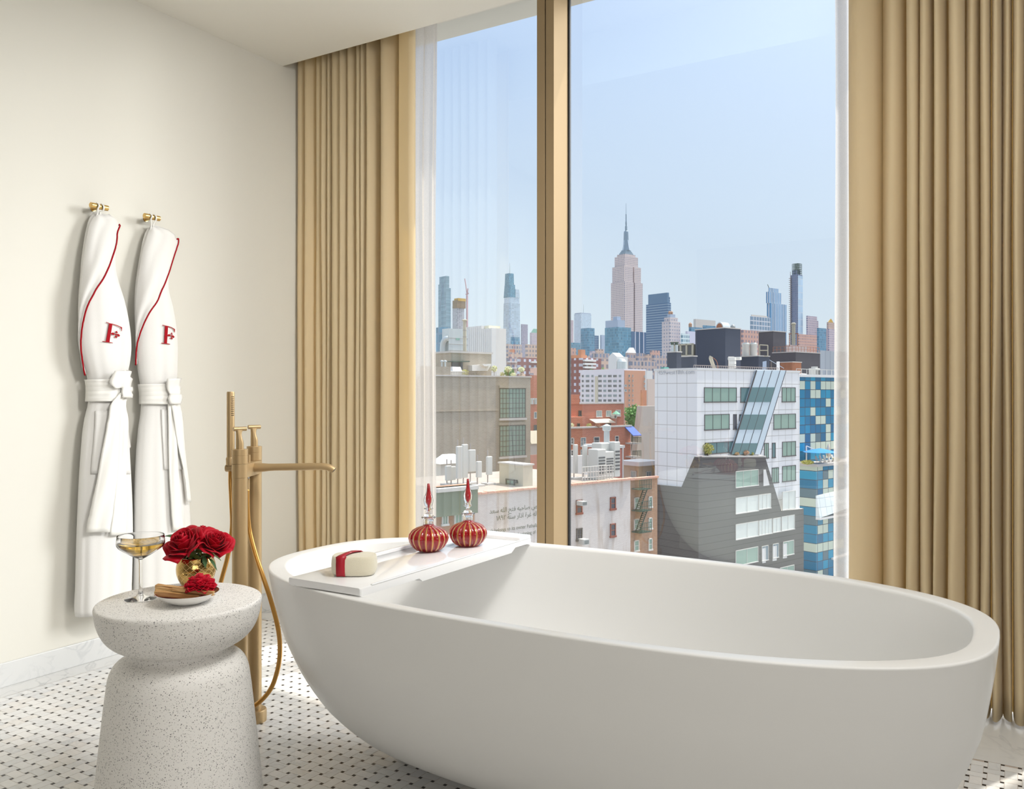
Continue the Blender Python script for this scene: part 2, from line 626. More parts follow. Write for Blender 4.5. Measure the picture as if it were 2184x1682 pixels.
# ------------------------------------------------------------------ curtains
def cloth_mat(name, col, rough=0.85, sheen=0.3, tl=0.0, col2=None):
    m, nt, b = new_mat(name)
    N = NT(nt)
    b.inputs['Base Color'].default_value = col
    b.inputs['Roughness'].default_value = rough
    b.inputs['Sheen Weight'].default_value = sheen
    b.inputs['Specular IOR Level'].default_value = 0.2
    tc = N.n('ShaderNodeTexCoord')
    n = N.n('ShaderNodeTexNoise'); n.inputs['Scale'].default_value = 420; n.inputs['Detail'].default_value = 2
    N.l(tc.outputs['Object'], n.inputs['Vector'])
    n2 = N.n('ShaderNodeTexNoise'); n2.inputs['Scale'].default_value = 14; n2.inputs['Detail'].default_value = 2
    N.l(tc.outputs['Object'], n2.inputs['Vector'])
    bp = N.n('ShaderNodeBump'); bp.inputs['Strength'].default_value = 0.15; bp.inputs['Distance'].default_value = 0.002
    N.l(N.math('ADD', n.outputs['Fac'], N.math('MULTIPLY', n2.outputs['Fac'], 3.0)), bp.inputs['Height'])
    N.l(bp.outputs['Normal'], b.inputs['Normal'])
    if tl:
        t = N.n('ShaderNodeBsdfTranslucent'); t.inputs[0].default_value = col2 or col
        mx = N.n('ShaderNodeMixShader'); mx.inputs[0].default_value = tl
        N.l(b.outputs[0], mx.inputs[1]); N.l(t.outputs[0], mx.inputs[2])
        N.l(mx.outputs[0], nt.nodes['Material Output'].inputs[0])
    return m


M_CURT = cloth_mat('sand_satin_cloth', rgb(238, 223, 190), 0.7, 0.25, tl=0.42, col2=rgb(242, 222, 176))


def sheer_mat():
    m, nt, b = new_mat('white_voile')
    N = NT(nt)
    b.inputs['Base Color'].default_value = rgb(230, 227, 224)
    b.inputs['Roughness'].default_value = 0.9
    t = N.n('ShaderNodeBsdfTranslucent'); t.inputs[0].default_value = rgb(228, 225, 222)
    m1 = N.n('ShaderNodeMixShader'); m1.inputs[0].default_value = 0.5
    N.l(b.outputs[0], m1.inputs[1]); N.l(t.outputs[0], m1.inputs[2])
    tr = N.n('ShaderNodeBsdfTransparent')
    m2 = N.n('ShaderNodeMixShader')
    tc = N.n('ShaderNodeTexCoord')
    ns = N.n('ShaderNodeTexNoise'); ns.inputs['Scale'].default_value = 260; ns.inputs['Detail'].default_value = 2
    N.l(tc.outputs['Object'], ns.inputs['Vector'])
    N.l(N.math('ADD', 0.10, N.math('MULTIPLY', ns.outputs['Fac'], 0.2)), m2.inputs[0])
    N.l(m1.outputs[0], m2.inputs[1]); N.l(tr.outputs[0], m2.inputs[2])
    N.l(m2.outputs[0], nt.nodes['Material Output'].inputs[0])
    return m


M_SHEER = sheer_mat()


def curtain(name, lobes, label, yf, yd, z0, z1, lead=None, skew=0.35, seed=1, flare=0.0):
    """lobes: list of (x0, x1[, extra depth]) pleats along the window wall; front of pleat at yf, seams at yd"""
    rnd = random.Random(seed)
    prof = []
    K = 16
    rnds = [rnd.uniform(.35, .95) for _ in lobes]
    info = []
    tilt = [rnd.uniform(-0.35, 0.35) for _ in lobes]
    for n, lb in enumerate(lobes):
        x0, x1 = lb[:2]
        dd = lb[2] if len(lb) > 2 else 0.0
        ff = lb[3] if len(lb) > 3 else rnd.uniform(-0.012, 0.012)
        for k in range(K + 1):
            t = k / K
            # steep return on the left flank, slow roll to the right flank
            tl, tr = 0.16, 0.10
            if t < tl: bulge = math.sin(PI / 2 * t / tl) ** 0.7
            elif t > 1 - tr: bulge = math.sin(PI / 2 * (1 - t) / tr) ** 0.6 if n != lead else 1.0 - 0.22 * ((t - 1 + tr) / tr)
            else: bulge = 1.0
            bulge = lerp(bulge, math.sin(PI * t ** .8) ** .55, rnds[n] if n != lead else 0.0)
            bulge *= 1.0 - tilt[n] * (t if tilt[n] > 0 else (t - 1)) * (1 if 0 < t < 1 else 0)
            info.append((lerp(x0, x1, t), yd + dd - (yd + dd - yf - ff) * bulge, n, t))
    rows = []
    ph = [rnd.uniform(0, 6.28) for _ in lobes]
    NZ = 34
    for i in range(NZ + 1):
        z = lerp(z0, z1, i / NZ)
        row = []
        for x, y, n, t in info:
            k = (z - z0) / (z1 - z0)
            a = 0.006 * math.sin(2.1 * z + ph[n]) + 0.003 * math.sin(5.3 * z + 2 * ph[n])
            a *= (1 - k) * 1.2
            yy = y + 0.006 * math.sin(3.1 * z + ph[n] * 1.7) * (1 - k) * math.sin(PI * t)
            if i == 0:
                pass
            row.append(Vector((x + a * math.sin(PI * t) + flare * (1 - k) * ((x - info[0][0]) / (info[-1][0] - info[0][0])), yy, z)))
        rows.append(row)
    b = MB().grid(rows)
    o = b.build(name, M_CURT, None, smooth=True)
    so_ = o.modifiers.new('cloth', 'SOLIDIFY'); so_.thickness = 0.004; so_.offset = 0
    return o


def px_to_x(px, y):
    return ony(px, 700, y).x


YF = 0.07
lob = [(618, 643), (643, 662), (662, 678), (678, 691), (691, 699), (699, 720, .02), (720, 732), (732, 749), (749, 761), (761, 772), (772, 790)]
Ll = [(max(px_to_x(a, YF), 0.012), px_to_x(c, YF)) + ((0.0,) if len(r) == 0 else (r[0],)) for a, c, *r in lob]
Ll += [(px_to_x(797, YF), px_to_x(829, YF), 0.05, 0.0), (px_to_x(834, YF), px_to_x(878, YF), 0.02, -0.005)]
cl = curtain('curtain', Ll, '', YF, 0.20, 0.012, 3.1, lead=len(Ll) - 1, seed=3)
tag(cl, 'sand coloured pleated full-length curtain drawn to the left side of the window', 'curtain', 'full-length sand curtains')

lob = [(1797, 1871, .05), (1872, 1927, .03), (1928, 1957), (1957, 1987), (1989, 2016), (2019, 2057, .02), (2057, 2089), (2089, 2111), (2115, 2138), (2138, 2157), (2161, 2186), (2187, 2214), (2216, 2246), (2247, 2290), (2291, 2330)]
Lr = [(px_to_x(a, YF), px_to_x(c, YF)) + (tuple(r) if r else (0.0,)) for a, c, *r in lob]
cr_ = curtain('curtain', Lr, '', YF, 0.215, 0.014, 3.1, seed=8)
tag(cr_, 'sand curtain in loose folds drawn to the right of the window, behind the bathtub', 'curtain', 'full-length sand curtains')


def sheer(xa, xb, y, n, label, seed):
    rnd = random.Random(seed)
    rows = []
    ph = rnd.uniform(0, 6)
    NX = n * 10
    for i in range(26):
        z = lerp(0.012, 3.1, i / 25)
        row = []
        for k in range(NX + 1):
            t = k / NX
            x = lerp(xa, xb, t) + 0.004 * math.sin(2 * z + 9 * t + ph)
            row.append(Vector((x, y + 0.022 * math.sin(2 * PI * n * t + ph) + 0.004 * math.sin(3 * z + 5 * t), z)))
        rows.append(row)
    o = MB().grid(rows).build('sheer_curtain', M_SHEER, None, smooth=True)
    return tag(o, label, 'curtain', 'white sheer curtains')


sheer(0.28, ony(933, 700, 0.26).x, 0.26, 9, 'white translucent sheer panel beside the left sand curtain', 2)
sheer(ony(1781, 700, 0.26).x, 3.35, 0.26, 10, 'white translucent sheer strip peeking out beside the right sand curtain', 5)

# ------------------------------------------------------------------ bathtub
TR = 0.60
TA, TB = 0.997, 0.486
TX, TY = 2.2885, -1.1023
ZK = [0, .04, .1, .18, .28, .4, .6]
EK = [.395, .335, .212, .132, .073, .029, 0]


def superring(A, B, n, z, N=112):
    out = []
    for k in range(N):
        t = 2 * PI * k / N
        c, s = math.cos(t), math.sin(t)
        out.append((TX + A * math.copysign(abs(c) ** (2 / n), c), TY + B * math.copysign(abs(s) ** (2 / n), s), z))
    return out


tub = thing('bathtub', 'large white freestanding oval bathtub in front of the window', 'bathtub', (TX, TY, 0))
b = MB()
rg = []
for k in range(0, 23):
    z = 0.0 + (TR - 0.006) * (k / 22) ** 1.35
    e = smooth_interp(z, ZK, EK)
    rg.append(superring(TA - e, TB - e, lerp(2.15, 2.74, min(1, z / TR)), z))
for a in (20, 45, 70, 90):       # rounded outer arris
    r = 0.006
    rg.append(superring(TA - r + r * math.cos(math.radians(a)), TB - r + r * math.cos(math.radians(a)), 2.74, TR - r + r * math.sin(math.radians(a))))
A1, B1 = 0.945, 0.450
for a in (90, 65, 40, 15, 0):    # rounded inner arris
    r = 0.010
    rg.append(superring(A1 + r - r * math.cos(math.radians(a)), B1 + r - r * math.cos(math.radians(a)), 2.62, TR - r + r * math.sin(math.radians(a))))
for k in range(1, 17):           # basin
    t = k / 16
    z = TR - 0.012 - 0.455 * math.sin(t * PI / 2)
    e = 0.02 * t + 0.34 * (1 - math.cos(t * PI / 2)) ** 1.6
    rg.append(superring(A1 - e, max(B1 - e, 0.09), lerp(2.62, 2.2, t), z))
b.rings(rg, 0, caps=True)
part('basin', b, M_TUB, tub, smooth=True)
part('drain', MB().lathe([(0.0, 0), (0.034, 0), (0.036, 0.004), (0.03, 0.007), (0.0, 0.008)], (TX - 0.1, TY, TR - 0.467), 24), mat('chrome', rgb(210, 210, 210), 0.15, 1.0), tub, smooth=True)

# ------------------------------------------------------------------ bath tray with its raised back and end lips
TRX0, TRX1 = 1.629, 1.885
TRY0, TRY1 = -1.545, -0.672
tray = thing('bath_tray', 'glossy white bath tray laid across the left end of the bathtub', 'tray', (lerp(TRX0, TRX1, .5), -1.1, TR))
b = MB()
prof = [(-1.545, 0.0), (-1.30, 0.0), (-1.285, -0.010), (-0.80, -0.010), (-0.775, 0.004), (TRY1, 0.004)]
zt = TR + 0.0215
lo = []
rr = 0.004


def traysec(y, zb, inset=0.0):
    x0, x1 = TRX0 + inset, TRX1 - inset
    z0 = TR + zb
    return [(x0, y, z0), (x1, y, z0), (x1, y, zt - rr), (x1 - rr * .3, y, zt - rr * .3), (x1 - rr, y, zt), (x0 + rr, y, zt), (x0 + rr * .3, y, zt - rr * .3), (x0, y, zt - rr)]


secs = [traysec(TRY0, 0.003, 0.003)]
for y, zb in prof:
    secs.append(traysec(y + (0.003 if y == TRY0 else 0), zb + 0.001))
secs = [[(p[0], p[1], p[2]) for p in s_] for s_ in secs]
b.rings(secs, 0, caps=True)
part('board', b, M_TRAY, tray, auto=40)


def lip(x0, x1, y0, y1, hgt):
    o = part('raised_lip', MB().box((x0, y0, zt - 0.001), (x1, y1, zt + hgt)), M_TRAY, tray)
    bevel(o, 0.003, 3)


lip(TRX0, TRX0 + 0.014, -1.33, TRY1, 0.010)
lip(TRX1 - 0.007, TRX1, -1.50, TRY1, 0.0035)
lip(TRX0, TRX1, TRY1 - 0.075, TRY1, 0.012)

# ------------------------------------------------------------------ soap sponge with a red paper band
M_SPONGE = mat('cream_terry', rgb(240, 231, 205), 0.95, sheen=0.5, bump=0.9, bscale=900)
M_BAND = mat('red_paper_band', rgb(170, 20, 40), 0.4)
M_WHITE = mat('white_print', rgb(245, 240, 235), 0.6)
sc = onz(756, 1224, zt)
spg = thing('bath_sponge', 'cream bath sponge wrapped in a red paper band, resting on the tray', 'sponge', sc, TH)


def sq(t, n, A, B):
    c, s = math.cos(t), math.sin(t)
    return A * math.copysign(abs(c) ** (2 / n), c), B * math.copysign(abs(s) ** (2 / n), s)


def sponge_ring(k, off=0.0, N=64):
    z, e = k
    return [(*sq(2 * PI * j / N, 2.9, 0.060 - e + off, 0.043 - e + off), z) for j in range(N)]


SPK = [(0.001, 0.014), (0.002, 0.006), (0.008, 0.001), (0.016, -0.001), (0.03, -0.0015), (0.046, 0.0), (0.0525, 0.0015), (0.0545, 0.004), (0.0535, 0.008), (0.054, 0.016), (0.055, 0.03)]
b = MB().rings([sponge_ring(k) for k in SPK])
part('sponge_body', b, M_SPONGE, spg, smooth=True, local=True)
# band: follows the body across its short side
b = MB()
path = []
for k in range(17):
    t = k / 16
    path.append((-0.0455 + 0.0, 0.004 + 0.046 * t))
loop = [(-0.0445, 0.001), (-0.0465, 0.010), (-0.0470, 0.03), (-0.0462, 0.046), (-0.043, 0.0535), (-0.036, 0.0575), (0.0, 0.0595), (0.036, 0.0575), (0.043, 0.0535), (0.0462, 0.046), (0.047, 0.03), (0.0465, 0.010), (0.0445, 0.001)]
rows = []
for i, (yb, zb) in enumerate(loop):
    sh = 0.016 * (yb / 0.047)
    wv = 0.004 * math.sin(i * 1.4) if 3 < i < 9 else 0.0
    yb *= .945; zb += .0012
    rows.append([(-0.026 + sh + wv, yb * .985, zb), (-0.014 + sh + wv * .5, yb * 1.0, zb + 0.0008), (-0.002 + sh - wv, yb * 1.015, zb)])
b.grid(rows)
o = part('paper_band', b, M_BAND, spg, smooth=True, local=True)
md = o.modifiers.new('t', 'SOLIDIFY'); md.thickness = 0.0012
b = MB()
sw = [(-0.011 + 0.004 * math.sin(t * 2.2), -0.006 + 0.0022 * t, 0.0603) for t in range(7)]
b.tube(sw, 0.0009, 6)
b.tube([(-0.019 + 0.0016 * t, -0.004 + 0.003 * math.sin(t * .9), 0.0603) for t in range(6)], 0.0008, 6)
part('emblem', b, M_WHITE, spg, local=True, label='small white scroll emblem')

# ------------------------------------------------------------------ perfume bottles
M_CLEAR = mat('clear_glass', (1, 1, 1, 1), 0.0, trans=1.0, ior=1.45)
M_RED = mat('red_glass', rgb(214, 22, 44), 0.03, trans=0.75, ior=1.45, coat=0.6)
M_RED2 = mat('red_liquid', rgb(200, 8, 30), 0.15, coat=0.5)
M_GOLD = mat('gold_gilt_rib', rgb(190, 140, 76), 0.28, 0.4, coat=0.8)


def perfume(loc, label, k, hs=1.0, rot=0.0):
    u = 0.000164 * k
    r = thing('perfume_bottle', label, 'perfume bottle', loc, rot, 'ribbed red perfume bottles on the bath tray')
    NR = 18
    body = [(0.0, 0.012), (0.022, 0.004), (0.030, 0.001), (0.040, 0.004), (0.052, 0.014), (0.0605, 0.028), (0.0635, 0.040), (0.061, 0.053), (0.052, 0.065), (0.038, 0.0725), (0.026, 0.0765), (0.0185, 0.079), (0.0165, 0.082)]
    ks = [0, .15, .3, .5, .8, 1, 1, 1, .9, .65, .35, .1, 0]
    n = NR * 8
    rings = []
    for (rr, z), q in zip(body, ks):
        ring = []
        for j in range(n):
            a = 2 * PI * j / n
            rib = abs(math.cos(NR * a / 2)) ** 0.7
            ring.append(((rr - 0.0055 * q * (1 - rib)) * math.cos(a) * k, (rr - 0.0055 * q * (1 - rib)) * math.sin(a) * k, z * k))
        rings.append(ring)
    b = MB().rings(rings, 0, caps=False)
    # gilt crests on the ribs
    nf = n
    for fi, f in enumerate(b.f):
        j = fi % n
        i = fi // n
        ph = (NR * (j + .5) / n) % 1.0
        if (ph < 0.115 or ph > 0.885) and 3 <= i <= 10:
            b.m[fi] = 1
    part('bottle_body', b, [M_RED, M_GOLD], r, smooth=True, local=True, label='ribbed red glass body with gold stripes')
    b = MB().lathe([(0.0, 0.012), (0.03, 0.014), (0.046, 0.026), (0.051, 0.04), (0.046, 0.055), (0.03, 0.066), (0.014, 0.072), (0.013, 0.083), (0.0, 0.083)], (0, 0, 0), 32)
    b.v = [p * k for p in b.v]
    part('perfume', b, M_RED2, r, smooth=True, local=True)
    neck = [(0.0165, 0.0815), (0.0162, 0.09), (0.0168, 0.100), (0.0215, 0.1025), (0.0232, 0.1045), (0.0215, 0.1065), (0.014, 0.107), (0.0128, 0.10), (0.0126, 0.083)]
    b = MB().lathe(neck, (0, 0, 0), 36, caps=False)
    b.v = [p * k for p in b.v]
    part('bottle_neck', b, M_CLEAR, r, smooth=True, local=True)
    st = [(0.0, 0.1075), (0.0145, 0.1075), (0.0160, 0.110), (0.0125, 0.1145), (0.0065, 0.1175), (0.0058, 0.1225), (0.0085, 0.128), (0.0145, 0.131), (0.0148, 0.1335), (0.0095, 0.136), (0.0110, 0.142), (0.0142, 0.152), (0.0150, 0.161), (0.0132, 0.172), (0.0095, 0.182), (0.0062, 0.192), (0.0048, 0.205), (0.0040, 0.2165), (0.0, 0.2168)]
    def warp(z):
        return z if z < .13 else .13 + (z - .13) * hs
    b = MB().lathe([(a, warp(z)) for a, z in st], (0, 0, 0), 20, fn=lambda rr, z, a: rr * (1 + (0.06 * math.cos(10 * a) if .137 < z < .19 else 0)))
    b.v = [p * k for p in b.v]
    o = part('stopper', b, M_CLEAR, r, smooth=True, local=True)
    core = [(0.0, 0.139 if hs > 1 else 0.122), (0.0026, 0.146), (0.0058, 0.155), (0.0066, 0.166), (0.0056, 0.18), (0.0040, 0.192), (0.0034, 0.205), (0.0032, 0.2155), (0.0, 0.216)]
    b = MB().lathe([(a, warp(z)) for a, z in core], (0, 0, 0), 12)
    b.v = [p * k for p in b.v]
    part('stopper_core', b, M_RED2, o, smooth=True, local=True, label='red tapering core of the stopper')
    return r


zp = zt + 0.0003
perfume(onz(998, 1163, zp), 'red and gold ribbed perfume bottle with a tall stopper, the one nearer the mullion', 0.995, 1.02, 0.2)
perfume(onz(914, 1174, zp), 'red and gold ribbed perfume bottle with a pointed stopper, the one nearer the sponge', 1.005, 0.93, 0.33)
# ------------------------------------------------------------------ floor-standing bath filler
M_BRASS = mat('brushed_champagne_gold', rgb(184, 157, 116), 0.42, 0.6, vary=0.02)
M_HOSE = mat('gold_hose', rgb(200, 150, 80), 0.28, 0.75)
M_DARK = mat('dark_rubber', rgb(40, 34, 32), 0.6)
M_STEEL = mat('bright_steel', rgb(205, 205, 210), 0.2, 1.0)

fa, fb_, ra_, rb_ = -0.882, 2.735, -0.881, 2.885
fil = thing('bath_filler', 'brushed gold floor-standing bath filler with two columns, spout and hand shower', 'bath faucet', CW(-0.8815, 2.81, 0), TH)
PR = 0.0245
for k, (a, bb) in enumerate(((fa, fb_), (ra_, rb_))):
    c = CW(a, bb, 0)
    col_ = part('column', MB().lathe([(PR, 0.03), (PR, 0.846)], c, 40, caps=True), M_BRASS, fil, auto=40)
    fl_ = part('base_flange', MB().lathe([(0.041, 0.0), (0.041, 0.036), (0.039, 0.040), (PR, 0.041)], c, 40, caps=True), M_BRASS, col_, auto=40)
    z0 = 0.889
    part('valve', MB().lathe([(0.0252, z0 + 0.0008), (0.0252, z0 + 0.0265), (0.0246, z0 + 0.027), (0.0246, z0 + 0.0278), (0.0252, z0 + 0.0283), (0.0252, z0 + 0.047), (0.0244, z0 + 0.048)], c, 40, caps=True), M_BRASS, fil, auto=35)
    # tee handle
    zb = z0 + 0.048
    ux = Vector((CT, ST, 0)) * 0.80 + Vector((-ST, CT, 0)) * 0.60
    uy = Vector((-ux.y, ux.x, 0))
    rings = []
    for z, al, bl, sh in ((0.0, .0125, .0125, 0), (0.020, .0124, .0124, 0), (0.027, .0116, .0120, -.0008), (0.036, .0098, .0112, -.0025), (0.046, .0090, .0100, -.0034), (0.055, .0098, .0086, -.003), (0.062, .0130, .0072, -.0015)):
        cc = c + ux * sh + Vector((0, 0, zb + z))
        rings.append([cc + ux * (al * math.cos(2 * PI * j / 24)) + uy * (bl * math.sin(2 * PI * j / 24)) for j in range(24)])
    hb = MB().rings(rings)
    cc = c + Vector((0, 0, zb + 0.0655))
    hb.tube([cc - ux * 0.0215, cc - ux * 0.0208, cc + ux * 0.0208, cc + ux * 0.0215], 0.007, 20, rs=[0.0064, 0.007, 0.007, 0.0064])
    part('tee_handle', hb, M_BRASS, fil, auto=35)
# bridge between the columns
rings = []
for z, r_ in ((0.8455, 0.0252), (0.846, 0.0256), (0.8885, 0.0256), (0.889, 0.0252)):
    ring = []
    for j in range(48):
        t = 2 * PI * j / 48
        bb = (fb_ if math.sin(t) < 0 else rb_) + r_ * math.sin(t)
        ring.append(CW(-0.8815 + r_ * math.cos(t), bb, z))
    rings.append(ring)
part('bridge_body', MB().rings(rings), M_BRASS, fil, auto=35)
# spout
sz = 0.871
path = [(-0.857, 0.0, .0148), (-0.845, 0.0, .0148), (-0.825, 0.0, .0140), (-0.81, .0005, .0125), (-0.79, .001, .0119), (-0.72, .002, .0119), (-0.66, .003, .0119), (-0.632, .0032, .0118), (-0.612, .0005, .0117), (-0.599, -.0045, .0114), (-0.5925, -.0095, .0110)]
pts = [CW(a, 2.81, sz + dz) for a, dz, r_ in path]
sb = MB().tube(pts, .012, 24, rs=[r_ for *_, r_ in path])
part('spout', sb, M_BRASS, fil, auto=40)
part('aerator', MB().tube([pts[-1], pts[-1] + (pts[-1] - pts[-2]) * 0.06], 0.0085, 16), M_DARK, fil)
# hand shower with spray nozzles, holder
hc = CW(-0.9400, 2.82, 0)
hs = part('hand_shower', MB().lathe([(0.0105, 0.868), (0.0125, 0.89), (0.0128, 0.93), (0.0128, 1.119), (0.0118, 1.123), (0.0, 1.1235)], hc, 32, caps=True), M_BRASS, fil, auto=40)
nb = MB()
fx = Vector((CT, ST, 0)) * 0.72 - Vector((-ST, CT, 0)) * 0.69
fy = Vector((-fx.y, fx.x, 0))
for i in range(10):
    for j in (-1, 0, 1):
        an = j * 0.27
        dd = fx * math.cos(an) + fy * math.sin(an)
        p = hc + dd * 0.0128 + Vector((0, 0, 1.106 - i * 0.0068))
        nb.tube([p - dd * 0.001, p + dd * 0.0012], 0.0013, 8)
part('spray_nozzles', nb, M_DARK, hs, label='rows of dark rubber spray nozzles')
part('shower_holder', MB().tube([CW(-0.955, 2.822, 0.868), CW(-0.905, 2.815, 0.868)], 0.0125, 24).lathe([(0.0150, 0.878), (0.0155, 0.90), (0.0132, 0.905)], hc, 28), M_BRASS, fil, auto=40)
part('diverter', MB().tube([CW(-0.874, 2.80, 0.889), CW(-0.874, 2.80, 0.914)], 0.006, 16), M_BRASS, fil, auto=40)
part('hose_union', MB().lathe([(0.0062, 0.836), (0.0062, 0.846)], CW(-0.8745, 2.79, 0), 16, mi=1).lathe([(0.0072, 0.80), (0.0072, 0.836)], CW(-0.8745, 2.79, 0), 16, mi=0, caps=True), [M_BRASS, M_STEEL], fil, auto=40)
hp = [(492, 1000, 2.82), (492, 1030, 2.82), (494, 1075, 2.81), (495, 1125, 2.81), (486, 1185, 2.81), (469, 1250, 2.81), (454, 1330, 2.81), (452, 1400, 2.81), (464, 1460, 2.81), (492, 1500, 2.80), (522, 1510, 2.79), (548, 1501, 2.78), (576, 1471, 2.77), (591, 1432, 2.765), (597, 1392, 2.76), (594, 1345, 2.76), (580, 1288, 2.765), (562, 1232, 2.77), (544, 1178, 2.78), (532, 1130, 2.79), (527.8, 1085, 2.79), (527.2, 1042, 2.79)]
part('hose', MB().tube(smooth_path([at(*p) for p in hp], 6), 0.0076, 12), M_HOSE, fil, smooth=True, label='flexible gold shower hose')


# ------------------------------------------------------------------ speckled side table
def terrazzo():
    m, nt, b = new_mat('speckled_stone')
    N = NT(nt)
    tc = N.n('ShaderNodeTexCoord')
    col = rgb(246, 243, 238)
    prev = col
    for sc_, thr, c in ((270, .24, rgb(112, 110, 110)), (430, .26, rgb(132, 126, 118)), (190, .13, rgb(92, 92, 96))):
        vo = N.n('ShaderNodeTexVoronoi'); vo.inputs['Scale'].default_value = sc_
        N.l(tc.outputs['Object'], vo.inputs['Vector'])
        sp_ = N.n('ShaderNodeSeparateXYZ'); N.l(vo.outputs['Color'], sp_.inputs[0])
        k = N.math('LESS_THAN', vo.outputs['Distance'], N.math('MULTIPLY', N.math('POWER', sp_.outputs[0], 4.0), thr * 1.9))
        prev = N.mix(N.math('MULTIPLY', k, 0.9), prev, c)
    N.l(prev, b.inputs['Base Color'])
    b.inputs['Roughness'].default_value = 0.5
    b.inputs['Specular IOR Level'].default_value = 0.35
    return m


M_TERR = terrazzo()
TZ = 0.569
tcn = CW(-0.885, 2.25, 0)
tprof = [(0.0, 0.0), (0.212, 0.0), (0.2155, 0.004), (0.2075, 0.091), (0.196, 0.204), (0.1855, 0.304), (0.1795, 0.352), (0.1755, 0.378), (0.168, 0.398), (0.157, 0.412), (0.142, 0.421), (0.129, 0.427), (0.1235, 0.434), (0.1235, 0.441), (0.130, 0.447), (0.148, 0.4535), (0.168, 0.465), (0.185, 0.482), (0.1965, 0.502), (0.2045, 0.526), (0.209, 0.553), (0.2095, 0.561), (0.2075, 0.5665), (0.203, 0.569), (0.0, 0.569)]
# densify the silhouette
dz = [(0.0, 0.0)] + [tuple(p) for p in [(q.x, q.y) for q in smooth_path([(a, z, 0) for a, z in tprof[1:]][:-1], 4)]] + [(0.0, 0.569)]
tb = MB().lathe(dz, tcn, 96)
st_ = tb.build('side_table', M_TERR, None, auto=50)
tag(st_, 'round speckled stone side table with a pinched waist, beside the bathtub', 'side table')

# ------------------------------------------------------------------ champagne coupe
M_GLASS2 = mat('thin_clear_glass', (1, 1, 1, 1), 0.0, trans=1.0, ior=1.3)
M_WINE = mat('champagne', rgb(246, 198, 92), 0.0, trans=1.0, ior=1.33)
gc = onz(300, 1277, TZ + 0.0005)
cp = thing('coupe_glass', 'coupe glass of champagne standing at the left edge of the speckled side table', 'wine glass', gc)
o_ = [(0.0, 0.0), (0.036, 0.0), (0.040, 0.001), (0.0395, 0.0022), (0.025, 0.0045), (0.012, 0.0085), (0.0065, 0.016), (0.0046, 0.030), (0.0040, 0.06), (0.0042, 0.095), (0.0055, 0.106), (0.012, 0.110), (0.028, 0.119), (0.046, 0.131), (0.0565, 0.139), (0.0602, 0.1455), (0.0606, 0.151), (0.0598, 0.160), (0.0589, 0.1698), (0.0587, 0.1703), (0.0584, 0.1705)]
i_ = [(0.0581, 0.1703), (0.0579, 0.1698), (0.0590, 0.160), (0.0597, 0.151), (0.0591, 0.1465), (0.0552, 0.1403), (0.0450, 0.1325), (0.027, 0.1207), (0.011, 0.1125), (0.0, 0.1115)]
part('glass', MB().lathe(o_ + i_, gc, 64), M_GLASS2, cp, auto=50)
liq = [(0.0, 0.1118), (0.0108, 0.1128), (0.0268, 0.1210), (0.0447, 0.1328), (0.0549, 0.1406), (0.0588, 0.1468), (0.0593, 0.1495), (0.058, 0.1497), (0.0, 0.1497)]
part('champagne', MB().lathe(liq, gc, 64), M_WINE, cp, auto=50, label='pale gold champagne filling the bowl')


# ------------------------------------------------------------------ vase with roses
def vase_mat():
    m, nt, b = new_mat('engraved_gold')
    N = NT(nt)
    tc = N.n('ShaderNodeTexCoord')
    sp_ = N.n('ShaderNodeSeparateXYZ'); N.l(tc.outputs['Object'], sp_.inputs[0])
    ang = N.math('DIVIDE', N.math('ARCTAN2', sp_.outputs[1], sp_.outputs[0]), 2 * PI)
    z = N.math('MULTIPLY', sp_.outputs[2], 14.0 / 2.0)
    k = None
    for sgn in (1, -1):
        t = N.math('FRACT', N.math('MULTIPLY', N.math('ADD', ang, N.math('MULTIPLY', z, sgn * 0.55)), 16.0))
        d = N.math('LESS_THAN', N.math('ABSOLUTE', N.math('SUBTRACT', t, 0.5)), 0.045)
        k = d if k is None else N.math('MAXIMUM', k, d)
    inz = N.math('MULTIPLY', N.math('GREATER_THAN', sp_.outputs[2], 0.010), N.math('LESS_THAN', sp_.outputs[2], 0.082))
    k = N.math('MULTIPLY', k, inz)
    N.l(N.mix(k, rgb(206, 170, 104), rgb(236, 206, 150)), b.inputs['Base Color'])
    b.inputs['Metallic'].default_value = 1.0
    N.l(N.math('ADD', 0.12, N.math('MULTIPLY', k, 0.4)), b.inputs['Roughness'])
    bp = N.n('ShaderNodeBump'); bp.inputs['Strength'].default_value = 0.8; bp.inputs['Distance'].default_value = 0.0015
    bp.invert = True
    N.l(k, bp.inputs['Height']); N.l(bp.outputs['Normal'], b.inputs['Normal'])
    return m


vc = onz(418, 1251, TZ + 0.0005)
va = thing('vase', 'small gold vase with an engraved diamond lattice, holding red roses', 'vase', vc)
vp = smooth_path([(0.030, 0.0, 0), (0.0355, 0.003, 0), (0.043, 0.015, 0), (0.0505, 0.032, 0), (0.0535, 0.05, 0), (0.0515, 0.068, 0), (0.0455, 0.086, 0)], 5)
vpf = [(0.0, 0.0)] + [(p.x, p.y) for p in vp] + [(0.0442, 0.0865), (0.0435, 0.084), (0.047, 0.07), (0.047, 0.045), (0.03, 0.006), (0.0, 0.005)]
part('vessel', MB().lathe(vpf, vc, 64), vase_mat(), va, smooth=True)

M_ROSE = mat('rose_petal', rgb(184, 3, 33), 0.5, sheen=0.05, vary=0.2, vscale=40, spec=0.25)
M_DAHL = mat('dahlia_petal', rgb(202, 5, 42), 0.5, sheen=0.05, vary=0.2, vscale=60, spec=0.3)
M_LEAF = mat('rose_leaf', rgb(66, 100, 58), 0.5, vary=0.3, vscale=60)
M_SEPAL = mat('rose_sepal', rgb(110, 128, 60), 0.55)


